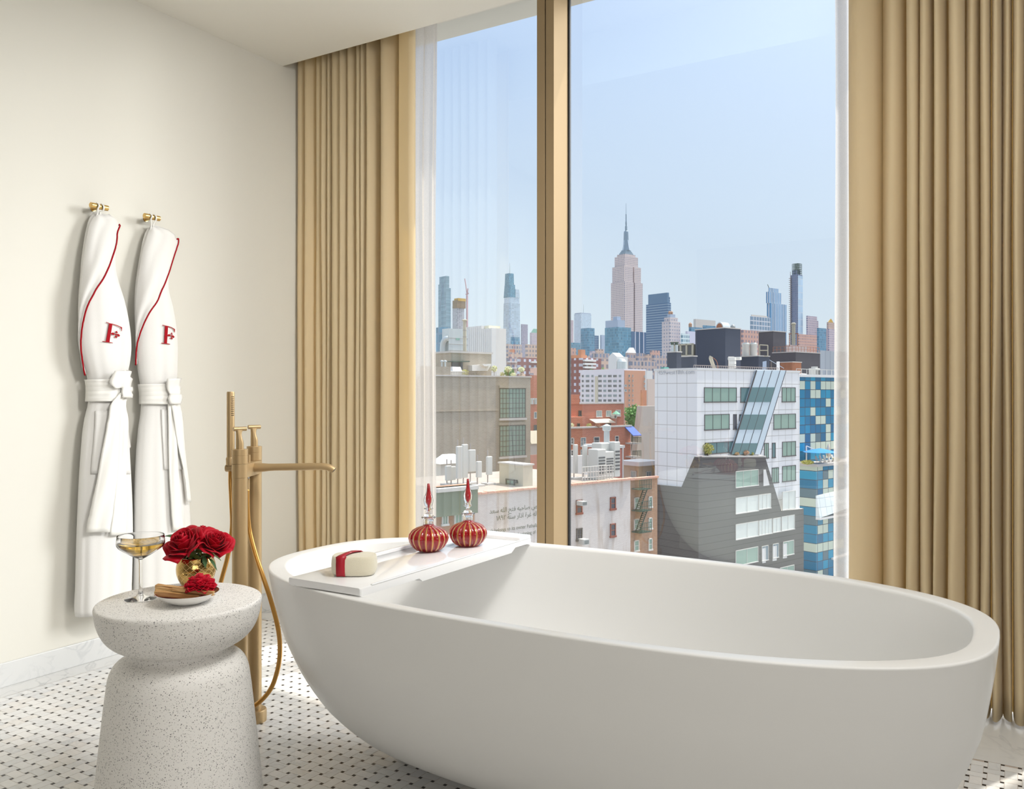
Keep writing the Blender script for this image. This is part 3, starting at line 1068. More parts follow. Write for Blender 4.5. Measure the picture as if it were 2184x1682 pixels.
def rose(center, R, axis, label, seed, stem_to, leaf=None):
    rnd = random.Random(seed)
    axis = Vector(axis).normalized()
    q = axis.to_track_quat('Z', 'Y').to_matrix().to_4x4()
    M = Matrix.Translation(center) @ q
    r = thing('rose', label, 'rose', center, 0, 'red roses in the gold vase')
    b = MB()
    NPET = 30
    ang = rnd.uniform(0, 6)
    for k in range(NPET):
        t = k / (NPET - 1)
        ang += 2.39996 + rnd.uniform(-.25, .25)
        r0 = R * (0.06 + 0.62 * t ** 0.85)
        hgt = R * (0.86 - 0.42 * t ** 1.3) * rnd.uniform(.95, 1.06)
        zb = -R * 0.52 * (1 - 0.25 * t)
        flare = R * (0.02 + 0.34 * t ** 1.7) * rnd.uniform(.85, 1.15)
        curl = R * 0.34 * max(0, t - .3)
        wid = lerp(1.5, 0.62, t ** .6) * rnd.uniform(.9, 1.1)
        tip = R * 0.10 * max(0.0, t - .2)
        rows = []
        NU, NV = 10, 9
        for i in range(NV + 1):
            v = i / NV
            row = []
            for j in range(NU + 1):
                u = -1 + 2 * j / NU
                wv = (math.sin(PI * (0.10 + 0.62 * v)) ** 0.8)
                edge = abs(u) ** 3
                a = ang + u * wid * wv
                rad = r0 * (0.10 + 0.90 * math.sin(PI / 2 * min(1, v * 1.25)) ** 0.9) + flare * v ** 2.2 + curl * max(0, v - .72) * 1.6
                rad += 0.018 * R * math.sin(5 * u + k) * v
                z = zb + (hgt - zb) * v ** 0.92
                z -= edge * v * R * (0.14 + .12 * t)
                z -= curl * 3.2 * max(0, v - .74) ** 1.2
                rad += tip * (1 - abs(u)) ** 2 * max(0, v - .8) * 5
                row.append(M @ Vector((rad * math.cos(a), rad * math.sin(a), z)))
            rows.append(row)
        b.grid(rows)
    o = part('petals', b, M_ROSE, r, smooth=True)
    md = o.modifiers.new('t', 'SOLIDIFY'); md.thickness = 0.0007
    # calyx and stem
    b = MB()
    b.ball(M @ Vector((0, 0, -R * .50)), R * .2, n=10, m=6)
    for k in range(5):
        a = 2 * PI * k / 5 + seed
        pts = []
        rows = []
        for i in range(7):
            v = i / 6
            wv = 0.10 * R * math.sin(PI * min(1, .25 + .75 * v)) + .0004
            rad = R * (0.12 + .55 * v)
            z = -R * (0.55 + 0.35 * v ** 1.5)
            d = Vector((math.cos(a), math.sin(a), 0)); s_ = Vector((-math.sin(a), math.cos(a), 0))
            rows.append([M @ (d * rad + s_ * wv + Vector((0, 0, z))), M @ (d * rad + Vector((0, 0, z - .002))), M @ (d * rad - s_ * wv + Vector((0, 0, z)))])
        b.grid(rows)
    part('sepals', b, M_SEPAL, r, smooth=True)
    p0 = M @ Vector((0, 0, -R * .5))
    part('stem', MB().tube(smooth_path([p0, p0.lerp(Vector(stem_to), .5) + Vector((0, 0, -.004)), stem_to], 5), 0.0024, 8), M_LEAF, r, smooth=True)
    for lf in (leaf or ()):
        c, d, L, W = lf
        c = Vector(c); d = Vector(d).normalized(); s_ = d.cross(Vector((0, 0, 1))).normalized(); n_ = s_.cross(d)
        rows = []
        for i in range(11):
            v = i / 10
            wv = W * math.sin(PI * v ** .8) * (1 + .12 * (i % 2))
            m_ = c + d * (L * v) - Vector((0, 0, L * .35 * v * v))
            rows.append([m_ + s_ * wv + n_ * wv * .35, m_, m_ - s_ * wv + n_ * wv * .35])
        b2 = MB().grid(rows)
        o = part('leaf', b2, M_LEAF, r, smooth=True)
        md = o.modifiers.new('t', 'SOLIDIFY'); md.thickness = 0.0006
    return r


rgt = Vector((CT, ST, 0)); fwd = Vector((-ST, CT, 0)); upv = Vector((0, 0, 1))
vin = vc + Vector((0, 0, 0.02))
rose(at(399, 1165, 2.37), 0.058, rgt * -0.25 - fwd * 0.55 + upv * 0.8, 'red rose at the front left of the gold vase, beside the coupe glass', 1, vin, leaf=[(at(372, 1150, 2.42), rgt * -1 + upv * .62 + fwd * .1, 0.040, 0.014)])
rose(at(455, 1164, 2.40), 0.053, rgt * 0.42 - fwd * 0.42 + upv * 0.75, 'red rose at the right of the gold vase, nearest the gold bath filler', 2, vin,
     leaf=[(at(444, 1190, 2.36), rgt * .75 - upv * .55 - fwd * .25, 0.036, 0.006), (at(434, 1186, 2.36), rgt * .3 - upv * .8 - fwd * .3, 0.026, 0.007), (at(440, 1184, 2.355), rgt * -.9 - upv * .2 - fwd * .3, 0.024, 0.005)])
rose(at(428, 1153, 2.45), 0.051, rgt * 0.1 + fwd * 0.3 + upv * 0.9, 'red rose at the back of the gold vase, behind the other two', 5, vin)

# ------------------------------------------------------------------ dish with wood sticks and a dahlia
M_PORC = mat('white_porcelain', rgb(240, 238, 234), 0.3, coat=0.2)
M_PORC_IN = mat('red_glazed_inside', rgb(120, 36, 40), 0.3, coat=0.4)
bc = onz(400, 1285, TZ + 0.0005)
bw = thing('dish', 'small white dish of wood sticks at the front of the speckled side table', 'dish', bc)
part('dish_outside', MB().lathe([(0.0, 0.0), (0.034, 0.0), (0.037, 0.0015), (0.052, 0.0075), (0.067, 0.017), (0.0795, 0.0285), (0.0800, 0.0295), (0.0788, 0.0295)], bc, 64), M_PORC, bw, smooth=True)
part('dish_inside', MB().lathe([(0.0788, 0.0295), (0.066, 0.0195), (0.05, 0.0105), (0.03, 0.006), (0.0, 0.0055)], bc, 64), M_PORC_IN, bw, smooth=True, label='dark red glazed inside')


def wood_mat():
    m, nt, b = new_mat('split_wood')
    N = NT(nt)
    tc = N.n('ShaderNodeTexCoord')
    mp = N.n('ShaderNodeMapping'); mp.inputs['Scale'].default_value = (14, 330, 330)
    N.l(tc.outputs['Object'], mp.inputs[0])
    ns = N.n('ShaderNodeTexNoise'); ns.inputs['Scale'].default_value = 1.0; ns.inputs['Detail'].default_value = 5
    N.l(mp.outputs[0], ns.inputs['Vector'])
    N.l(N.mix(N.math('MINIMUM', N.math('MAXIMUM', N.math('MULTIPLY', N.math('SUBTRACT', ns.outputs['Fac'], .32), 2.8), 0.0), 1.0), rgb(234, 196, 136), rgb(176, 118, 60)), b.inputs['Base Color'])
    b.inputs['Roughness'].default_value = 0.6
    return m


M_WOOD = wood_mat()


def stick(p, q, w_, h_, label, roll):
    p = Vector(p); q = Vector(q)
    d = (q - p); L = d.length
    o = thing('wood_stick', label, 'wood stick', (p + q) / 2, 0, 'wood sticks in the white dish')
    X = d.normalized(); Y = upv.cross(X).normalized(); Z = X.cross(Y)
    o.matrix_basis = Matrix(((X.x, Y.x, Z.x, o.location.x), (X.y, Y.y, Z.y, o.location.y), (X.z, Y.z, Z.z, o.location.z), (0, 0, 0, 1))) @ Matrix.Rotation(roll, 4, 'X')
    rings = []
    for i in range(9):
        t = -L / 2 + L * i / 8
        k = 1 + .08 * math.sin(i * 1.9 + roll * 7)
        rings.append([(t, -w_ / 2 * k, -h_ / 2), (t, w_ / 2 * k, -h_ / 2 * k), (t, w_ / 2, h_ / 2 * k), (t, -w_ / 2 * k, h_ / 2)])
    part('stick', MB().rings(rings), M_WOOD, o, local=True)
    return o


stick(at(334, 1250, 2.255), at(400, 1258, 2.235), 0.013, 0.011, 'pale wood stick at the back of the dish, under the dahlia', 0.1)
stick(at(333, 1256, 2.215), at(418, 1268, 2.205), 0.013, 0.013, 'wood stick in the middle of the bundle in the dish', -0.15)
stick(at(331, 1264, 2.192), at(426, 1273, 2.19), 0.012, 0.012, 'long wood stick at the front rim of the dish', 0.12)
stick(at(369, 1255, 2.198), at(456, 1265, 2.190), 0.012, 0.0105, 'pale wood stick lying on top of the bundle in the dish', -0.1)

dc = at(427, 1255, 2.215)
dh = thing('dahlia', 'crimson dahlia bloom lying in the white dish on the wood sticks', 'dahlia', dc)
b = MB()
rnd = random.Random(4)
NP = 84
for k in range(NP):
    t = (k + .5) / NP
    cz = 1 - 1.12 * t
    sz_ = math.sqrt(max(0, 1 - cz * cz))
    a = k * 2.39996
    D = Vector((sz_ * math.cos(a), sz_ * math.sin(a), cz)).normalized()
    D = (D + Vector((rnd.uniform(-.1, .1), rnd.uniform(-.1, .1), rnd.uniform(-.1, .1)))).normalized()
    D = (D + (-fwd) * .12).normalized()
    S = D.cross(upv if abs(D.z) < .95 else rgt).normalized()
    Nn = S.cross(D)
    if Nn.z < 0: Nn = -Nn
    L0, L1 = 0.010, 0.043 * rnd.uniform(.9, 1.06) * lerp(.92, 1.0, t)
    W = 0.0112
    rows = []
    for i in range(6):
        v = i / 5
        wv = W * (0.35 + 0.65 * math.sin(PI * (0.12 + .70 * v))) * (1.0 if v < .95 else .45)
        m_ = dc + D * lerp(L0, L1, v)
        cup = 0.75 * wv
        rows.append([m_ + S * wv * u + Nn * (cup * u * u - .0) for u in (-1, -.5, 0, .5, 1)])
    b.grid(rows)
o = part('petals', b, M_DAHL, dh, smooth=True)
md = o.modifiers.new('t', 'SOLIDIFY'); md.thickness = 0.0006
part('flower_core', MB().ball(dc, 0.014, n=10, m=6), M_DAHL, dh, smooth=True)
# ------------------------------------------------------------------ wall hooks and bathrobes
M_HOOK = mat('satin_brass', rgb(214, 178, 112), 0.3, 0.9)
M_ROBE = mat('white_terry', rgb(232, 230, 226), 0.9, sheen=0.35, bump=0.25, bscale=700)
M_SATIN = mat('white_sateen', rgb(238, 236, 230), 0.62, sheen=0.2, spec=0.3)
M_PIPE = mat('crimson_piping', rgb(158, 2, 20), 0.7, spec=0.2)


class Robe:
    def __init__(s, name_label, hook_px, rows, seed, zmax_b=0.06):
        s.rnd = random.Random(seed)
        rows2 = []
        ys = [r[0] for r in rows]
        ring_list = []
        ph = [s.rnd.uniform(0, 6.28) for _ in range(6)]
        NYS = 74
        NSEG = 96
        for i in range(NYS + 1):
            y = lerp(ys[-1], ys[0], i / NYS)
            l = smooth_interp(y, ys, [r[1] for r in rows])
            rr = smooth_interp(y, ys, [r[2] for r in rows])
            k = (y - ys[0]) / (ys[-1] - ys[0])
            bdep = interp(k, [0, .06, .2, .36, .44, .6, 1], [.02, .030, .046, .050, .044, .052, .060])
            xc = bdep + 0.014
            A, B_ = onx(l, y, xc), onx(rr, y, xc)
            w_ = (B_.y - A.y) / 2
            m_ = 0.62
            bdep = min(bdep, w_ * .9)
            a = math.sqrt(max((w_ * .35) ** 2, w_ * w_ - (bdep * m_) ** 2))
            cy_ = (A.y + B_.y) / 2
            z = (A.z + B_.z) / 2
            ring = []
            fold = interp(k, [0, .1, .3, .42, .5, 1], [.0, .07, .09, .14, .12, .24])
            for j in range(NSEG):
                t = 2 * PI * j / NSEG
                f = 1 + fold * 0.55 * (math.sin(5 * t + ph[0] + 1.3 * k) * .5 + math.sin(8 * t + ph[1] - 2 * k) * .35 + math.sin(13 * t + ph[2] + k) * .2) * max(0.0, math.cos(t - .4)) ** .5 if math.cos(t - .4) > 0 else 1.0
                cx_ = max(xc + bdep * f * math.cos(t), 0.004)
                ring.append((cx_, cy_ + a * (1 + (f - 1) * .6) * math.sin(t), z))
            ring_list.append(ring)
        s.mb = MB().rings(ring_list, 0, caps=True)
        s.bvh = BVHTree.FromPolygons([tuple(v) for v in s.mb.v], s.mb.f)
        s.root = thing('bathrobe', name_label, 'bathrobe', (0.05, onx(hook_px[0], hook_px[1], .05).y, onx(rows[-1][1], rows[-1][0], .05).z), 0, 'white bathrobes with red piping')
        part('robe_body', s.mb, M_ROBE, s.root, smooth=True)

    def cast(s, px, py, off=0.0):
        hit, nrm, idx, d = s.bvh.ray_cast(EYE, ray(px, py).normalized())
        if hit is None:
            p = onx(px, py, 0.05)
            hit, nrm, idx, d = s.bvh.find_nearest(p)
        if nrm.dot(EYE - hit) < 0 and off:
            nrm = -nrm
        nrm = (nrm + (EYE - hit).normalized() * .5).normalized()
        return hit + nrm * off

    def drape(s, name, left, right, ys, off, m, nu=14, wav=0.0, wf=3, label=None, thick=0.003, edge0=None, step=9, rid=0.0):
        """cloth laid over the body between two edge curves given as (y, x) tables"""
        rows = []
        y0, y1 = ys
        n = max(3, int(abs(y1 - y0) / step))
        for i in range(n + 1):
            y = lerp(y0, y1, i / n)
            xl = smooth_interp(y, [q[0] for q in left], [q[1] for q in left])
            xr = smooth_interp(y, [q[0] for q in right], [q[1] for q in right])
            row = []
            for j in range(nu + 1):
                u = j / nu
                o = off + rid * (math.sin(PI * u) ** .4) * (math.sin(i * 1.9 + u * 2.2) + .6 * math.sin(i * 3.1 - u * 3)) + wav * math.sin(wf * PI * u + i * .25) * math.sin(PI * u)
                if edge0 is not None:
                    o *= min(1, edge0 + u * 3)
                row.append(s.cast(lerp(xl, xr, u), y, o))
            rows.append(row)
        o = part(name, MB().grid(rows), m, s.root, label, smooth=True)
        md = o.modifiers.new('t', 'SOLIDIFY'); md.thickness = thick; md.offset = 0
        return o

    def cord(s, name, pts, r, m, off, label=None):
        P_ = [s.cast(x, y, off) for x, y in pts]
        return part(name, MB().tube(P_, r, 8), m, s.root, label, smooth=True)

    def flat(s, name, polys, off, m, label=None):
        b = MB()
        for pl in polys:
            b.add([s.cast(x, y, off) for x, y in pl], [tuple(range(len(pl)))])
        o = part(name, b, m, s.root, label)
        md = o.modifiers.new('t', 'SOLIDIFY'); md.thickness = 0.0012; md.offset = 0
        return o


def densify(pts, n=6):
    return [(p.x, p.y) for p in smooth_path([(x, y, 0) for x, y in pts], n)]


def wall_hook(px, py, label):
    c = onx(px, py, 0.062)
    r = thing('wall_hook', label, 'wall hook', (0, c.y, c.z), 0, 'brass peg hooks on the left wall')
    part('peg', MB().tube([c + Vector((0, -.038, 0)), c + Vector((0, -.0372, 0)), c + Vector((0, .0372, 0)), c + Vector((0, .038, 0))], .0115, 24, rs=[.0105, .0115, .0115, .0105]), M_HOOK, r, auto=35)
    part('wall_post', MB().tube([Vector((0.0, c.y + .012, c.z)), Vector((0.062, c.y + .012, c.z))], .008, 16), M_HOOK, r, auto=40)
    part('wall_plate', MB().tube([Vector((0.0, c.y + .012, c.z)), Vector((0.006, c.y + .012, c.z))], .0115, 24), M_HOOK, r, auto=40)
    return r


wall_hook(211.5, 440.5, 'brass peg wall hook holding the bathrobe further from the window')
wall_hook(324, 463, 'brass peg wall hook holding the bathrobe nearer the window')

# ---- first robe (further from the window)
R1 = Robe('white bathrobe with red piping and monogram, hanging further from the window', (211, 441),
          [(457, 198, 229), (464, 193, 240), (471, 190, 248), (480, 187, 253), (500, 182, 251), (530, 177, 247), (560, 173, 246), (590, 171, 251), (640, 167, 266), (690, 167, 276), (735, 168, 280), (770, 175, 277), (795, 183, 272), (820, 188, 268), (845, 188, 268), (862, 187, 268), (890, 180, 271), (920, 175, 274), (1000, 169, 279), (1080, 165, 283), (1160, 162, 284), (1240, 160, 282), (1285, 158, 280), (1302, 160, 276)], 11)
pe1 = [(255, 475), (247, 494), (244, 519), (235, 554), (218, 595), (201, 623), (186.5, 654), (178, 690), (175, 733), (180, 771), (186, 799)]
R1.drape('shawl_collar', [(458, 203), (470, 194), (480, 189), (528, 180), (590, 173.5), (640, 169.5), (697, 169), (733, 170), (771, 177), (790, 182), (799, 185)], [(y, x) for x, y in [(230, 458)] + [(248, 467)] + pe1], (459, 797), 0.010, M_ROBE, nu=18, wav=0.004, wf=3, edge0=0.25)
R1.cord('piping', densify([(253, 472)] + pe1, 6), 0.0032, M_PIPE, 0.0125, 'crimson piping along the collar edge')
F1 = [[(345, 215), (420, 228), (350, 650), (272, 635)], [(275, 180), (347, 205), (345, 222), (276, 195)], [(345, 208), (422, 222), (500, 246), (498, 262), (420, 238), (345, 224)], [(500, 246), (570, 274), (642, 306), (640, 324), (568, 290), (498, 262)], [(592, 286), (643, 306), (634, 396), (626, 394), (622, 340)],
      [(192, 622), (275, 634), (273, 650), (192, 636)], [(273, 632), (352, 648), (428, 662), (424, 676), (350, 662), (272, 648)],
      [(385, 440), (432, 424), (474, 452), (440, 490), (405, 470)], [(488, 420), (500, 392), (534, 386), (520, 405), (545, 430), (520, 446)], [(470, 512), (505, 500), (532, 532), (500, 566), (506, 535), (484, 545)], [(476, 458), (556, 456), (594, 496), (566, 526), (540, 498), (470, 474)]]
R1.flat('monogram', [[(200 + x * .0916, 670 + y * .0916) for x, y in pl] for pl in F1], 0.006, M_PIPE, 'embroidered red letter F with a small fleur')
R1.drape('pocket', [(876, 203), (920, 201), (1010, 194)], [(876, 264), (920, 272), (1013, 283)], (876, 1010), 0.004, M_ROBE, thick=0.004)
R1.drape('waist_belt', [(806, 186), (830, 187.5), (860, 187)], [(806, 236), (830, 268), (848, 268), (860, 240)], (808, 856), 0.012, M_SATIN, nu=18, wav=0.003, wf=2, thick=0.005, step=3, rid=0.0022)
R1.drape('belt_tail', [(836, 250), (862, 232), (900, 226), (1000, 209), (1100, 191), (1136, 186)], [(836, 263), (862, 251), (900, 249), (1000, 246), (1100, 235), (1136, 229)], (838, 1134), 0.022, M_SATIN, nu=8, wav=0.004, wf=2, thick=0.004)
R1.drape('belt_tail', [(836, 254), (862, 246), (900, 247), (1000, 246), (1100, 236), (1140, 231)], [(836, 268), (862, 263), (900, 268), (1000, 266), (1100, 267), (1142, 266)], (838, 1141), 0.016, M_SATIN, nu=8, wav=0.004, wf=2, thick=0.004)
R1.drape('belt_bow', [(790, 239), (800, 234), (815, 230), (828, 238)], [(790, 274), (800, 272), (815, 268), (828, 266)], (790, 828), 0.026, M_SATIN, nu=8, wav=0.008, wf=2, thick=0.006, step=4)
R1.drape('belt_knot', [(824, 254), (836, 250), (848, 253)], [(824, 267), (836, 269), (848, 267)], (825, 848), 0.03, M_SATIN, nu=6, wav=0.004, wf=1, thick=0.012, step=4)


def loop(R, px, py, tgt):
    c = onx(px, py, 0.062)
    for k, (tx, ty) in enumerate(tgt):
        t = R.cast(tx, ty, 0.002)
        s_ = (-1, 1)[k] * 0.010
        pts = smooth_path([c + Vector((-.002, s_, .0135)), c + Vector((.0145, s_, .002)), c + Vector((.008, s_ * 1.2, -.014)), c.lerp(t, .55) + Vector((.002, 0, 0)), t], 5)
        rows = []
        for p in pts:
            rows.append([p + Vector((0, -.0032, 0)), p + Vector((.001, 0, 0)), p + Vector((0, .0032, 0))])
        o = part('hanging_loop', MB().grid(rows), M_SATIN, R.root, smooth=True)
        md = o.modifiers.new('t', 'SOLIDIFY'); md.thickness = 0.002


loop(R1, 211.5, 440.5, [(203, 468), (214, 462)])

# ---- second robe (nearer the window)
R2 = Robe('white bathrobe with red piping and monogram, hanging nearer the window', (324, 463),
          [(482, 321, 337), (487, 317, 347), (494, 313, 362), (503, 309, 375), (520, 304, 374), (540, 300, 368), (576, 294, 360), (614, 289, 359), (650, 287, 368), (692, 288, 375), (735, 290, 378), (790, 294, 377), (820, 299, 376), (845, 303, 375), (866, 301, 377), (885, 299, 383), (910, 295, 387), (960, 290.5, 391), (1037, 287, 398), (1101, 286, 403), (1197, 285, 406), (1250, 285, 404), (1264, 290, 399)], 23)
pe2 = [(378, 503), (376, 516.5), (365, 552), (351, 597), (334.4, 640), (315.4, 671), (301.5, 706.6), (295, 737.5), (294, 778)]
R2.drape('shawl_collar', [(484, 322), (495, 315), (505, 311), (538, 302), (576, 296), (628, 290), (661, 289), (709, 291), (756, 293), (780, 294)], [(y, x) for x, y in [(337, 484), (358, 492)] + pe2], (485, 776), 0.010, M_ROBE, nu=18, wav=0.004, wf=3, edge0=0.25)
R2.cord('piping', densify([(374, 498)] + pe2, 6), 0.0032, M_PIPE, 0.0125, 'crimson piping along the collar edge')
F2 = [[(1648, 264), (1714, 280), (1692, 682), (1628, 670)], [(1586, 246), (1650, 262), (1650, 277), (1588, 262)], [(1648, 262), (1716, 276), (1790, 302), (1862, 346), (1862, 362), (1788, 318), (1714, 292), (1648, 278)], [(1825, 322), (1866, 350), (1861, 425), (1856, 424), (1845, 370)],
      [(1560, 662), (1630, 668), (1628, 684), (1560, 676)], [(1628, 668), (1694, 678), (1762, 694), (1758, 708), (1692, 694), (1628, 684)],
      [(1700, 482), (1735, 462), (1772, 486), (1745, 520), (1716, 505)], [(1780, 456), (1788, 428), (1806, 424), (1798, 446), (1820, 468), (1800, 482)], [(1770, 545), (1798, 535), (1818, 566), (1796, 598), (1800, 568), (1782, 578)], [(1776, 494), (1826, 490), (1858, 526), (1838, 556), (1818, 530), (1770, 508)]]
R2.flat('monogram', [[(200 + x * .0916, 670 + y * .0916) for x, y in pl] for pl in F2], 0.006, M_PIPE, 'embroidered red letter F with a small fleur')
R2.drape('pocket', [(873, 343), (920, 345), (1001, 349)], [(873, 378), (920, 384), (1003, 390)], (873, 1001), 0.004, M_ROBE, thick=0.004)
R2.drape('waist_belt', [(816, 299), (840, 302.5), (862, 302)], [(816, 350), (846, 375), (860, 372), (866, 360)], (818, 862), 0.012, M_SATIN, nu=18, wav=0.003, wf=2, thick=0.005, step=3, rid=0.0022)
R2.drape('belt_tail', [(852, 355), (900, 356), (1000, 358), (1100, 363), (1132, 366)], [(852, 369), (900, 371), (1000, 376), (1100, 384), (1132, 388)], (854, 1130), 0.016, M_SATIN, nu=8, wav=0.004, wf=2, thick=0.004)
R2.drape('belt_tail', [(852, 358), (880, 364), (940, 372), (1000, 384), (1068, 391)], [(852, 374), (880, 381), (940, 386), (1000, 393), (1072, 401)], (854, 1070), 0.021, M_SATIN, nu=8, wav=0.004, wf=2, thick=0.004)
R2.drape('belt_bow', [(806, 353), (816, 351), (828, 352), (842, 357)], [(806, 386), (816, 384), (828, 378), (842, 372)], (806, 842), 0.026, M_SATIN, nu=8, wav=0.008, wf=2, thick=0.006, step=4)
R2.drape('belt_knot', [(840, 358), (850, 354), (860, 357)], [(840, 374), (850, 376), (862, 372)], (841, 862), 0.03, M_SATIN, nu=6, wav=0.004, wf=1, thick=0.012, step=4)
loop(R2, 324, 463, [(320, 493), (328, 490)])
# ------------------------------------------------------------------ the city outside
GROUND = -48.0
SD = math.radians(50.8)          # streets run 50.8 degrees to the right of the viewing axis
SS, SCO = math.sin(SD), math.cos(SD)
ROT_S = TH + PI / 2 - SD         # heading of local x (along the street)
gplane = MB().add([(-3000, -60, GROUND), (4000, -60, GROUND), (4000, 6000, GROUND), (-3000, 6000, GROUND)], [(0, 1, 2, 3)])
gplane.v = [Vector((p.x * CT - p.y * ST, p.x * ST + p.y * CT, p.z)) for p in gplane.v]
struct('ground', gplane, mat('asphalt', rgb(158, 156, 153), 0.9), label='city ground far below the window')


class Bld:
    """a block on the street grid: local x along the street (sunny face y=0), local y up the avenue (left face x=0)"""
    def __init__(s, name, label, xl, xc, xr, ytop, D, m, cat='building', zb=GROUND, group=None, Lv=None, roof=True, ytop_is_z=False, body='walls', nobody=False):
        s.D = D
        s.a0 = (xc - CX) / FPX * D
        s.zt = ytop if ytop_is_z else EYE.z - (ytop - CY) / FPX * D
        s.zb = zb
        s.m = m
        s.Ls = s.s(xr)[0]
        s.Lv = Lv if Lv is not None else s.vv(xl)[0]
        s.root = thing(name, label, cat, CW(s.a0, D, zb), ROT_S, group)
        if not nobody:
            s.part(body, MB().box((0, 0, 0), (s.Ls, s.Lv, s.zt - zb)), m)

    def s(s, px, py=0.0, y=0.0):
        k = (px - CX) / FPX
        t = (k * (s.D + y * SS) - (s.a0 - y * SCO)) / (SS - k * SCO)
        return t, EYE.z - (py - CY) / FPX * (s.D + t * SCO + y * SS) - s.zb

    def vv(s, px, py=0.0):
        k = (px - CX) / FPX
        t = (k * s.D - s.a0) / (-SCO - k * SS)
        return t, EYE.z - (py - CY) / FPX * (s.D + t * SS) - s.zb

    def part(s, name, mb, m, label=None, parent=None, **kw):
        return part(name, mb, m, parent or s.root, label, local=True, **kw)

    def pbox(s, name, lo, hi, m, label=None, parent=None):
        return s.part(name, MB().box(lo, hi), m, label, parent)

    def tier(s, name, ins, ytop, z0=None, m=None, label=None):
        """concentric setback: inset metres (x0,x1,y0,y1) from the walls"""
        z1 = EYE.z - (ytop - CY) / FPX * s.D - s.zb
        s.pbox(name, (ins[0], ins[2], z0 if z0 is not None else s.zt - s.zb), (s.Ls - ins[1], s.Lv - ins[3], z1), m or s.m, label)
        return z1

    def win(s, face, x0, y0, x1, y1, mf, mp, nx=1, nz=1, proud=0.10, fw=0.09, yy=0.0, group=None, name='window'):
        f = (lambda a, b=0.0: s.s(a, b, yy)) if face == 's' else s.vv
        u0, z1 = f(x0, y0); z0 = f(x0, y1)[1]; u1 = f(x1, y0)[0]
        if u1 < u0: u0, u1 = u1, u0
        def B(mb, a0, a1, c0, c1, p0, p1):
            if face == 's':
                mb.box((a0, yy - p1, c0), (a1, yy - p0, c1))
            else:
                mb.box((yy - p1, a0, c0), (yy - p0, a1, c1))
        fr = MB()
        B(fr, u0, u0 + fw, z0, z1, 0, proud); B(fr, u1 - fw, u1, z0, z1, 0, proud)
        B(fr, u0, u1, z1 - fw, z1, 0, proud); B(fr, u0 - fw * .5, u1 + fw * .5, z0 - fw * .6, z0 + fw, 0, proud * 1.5)
        for i in range(1, nx):
            c = lerp(u0, u1, i / nx); B(fr, c - fw * .3, c + fw * .3, z0, z1, 0, proud * .8)
        for i in range(1, nz):
            c = lerp(z0, z1, i / nz); B(fr, u0, u1, c - fw * .3, c + fw * .3, 0, proud * .8)
        w_ = s.part(name, fr, mf)
        pn = MB(); B(pn, u0 + fw * .5, u1 - fw * .5, z0 + fw * .5, z1 - fw * .5, 0, proud * .35)
        s.part('pane', pn, mp, parent=w_)
        return w_

    def poly(s, name, face, pts, m, p0, p1, label=None, parent=None):
        """polygon drawn on a face, given thickness from p0 to p1 outwards"""
        f = s.s if face == 's' else s.vv
        uv = [f(*p) for p in pts]
        lo = [((u, -p0, z) if face == 's' else (-p0, u, z)) for u, z in uv]
        hi = [((u, -p1, z) if face == 's' else (-p1, u, z)) for u, z in uv]
        return s.part(name, MB().rings([lo, hi]), m, label, parent)

    def parapet(s, h=0.9, t=0.35, m=None):
        z = s.zt - s.zb
        mb = MB().box((-.05, -.05, z), (s.Ls + .05, t, z + h)).box((-.05, t, z), (t, s.Lv, z + h)).box((s.Ls - t, t, z), (s.Ls + .05, s.Lv, z + h)).box((t, s.Lv - t, z), (s.Ls - t, s.Lv, z + h))
        return s.part('parapet', mb, m or s.m)


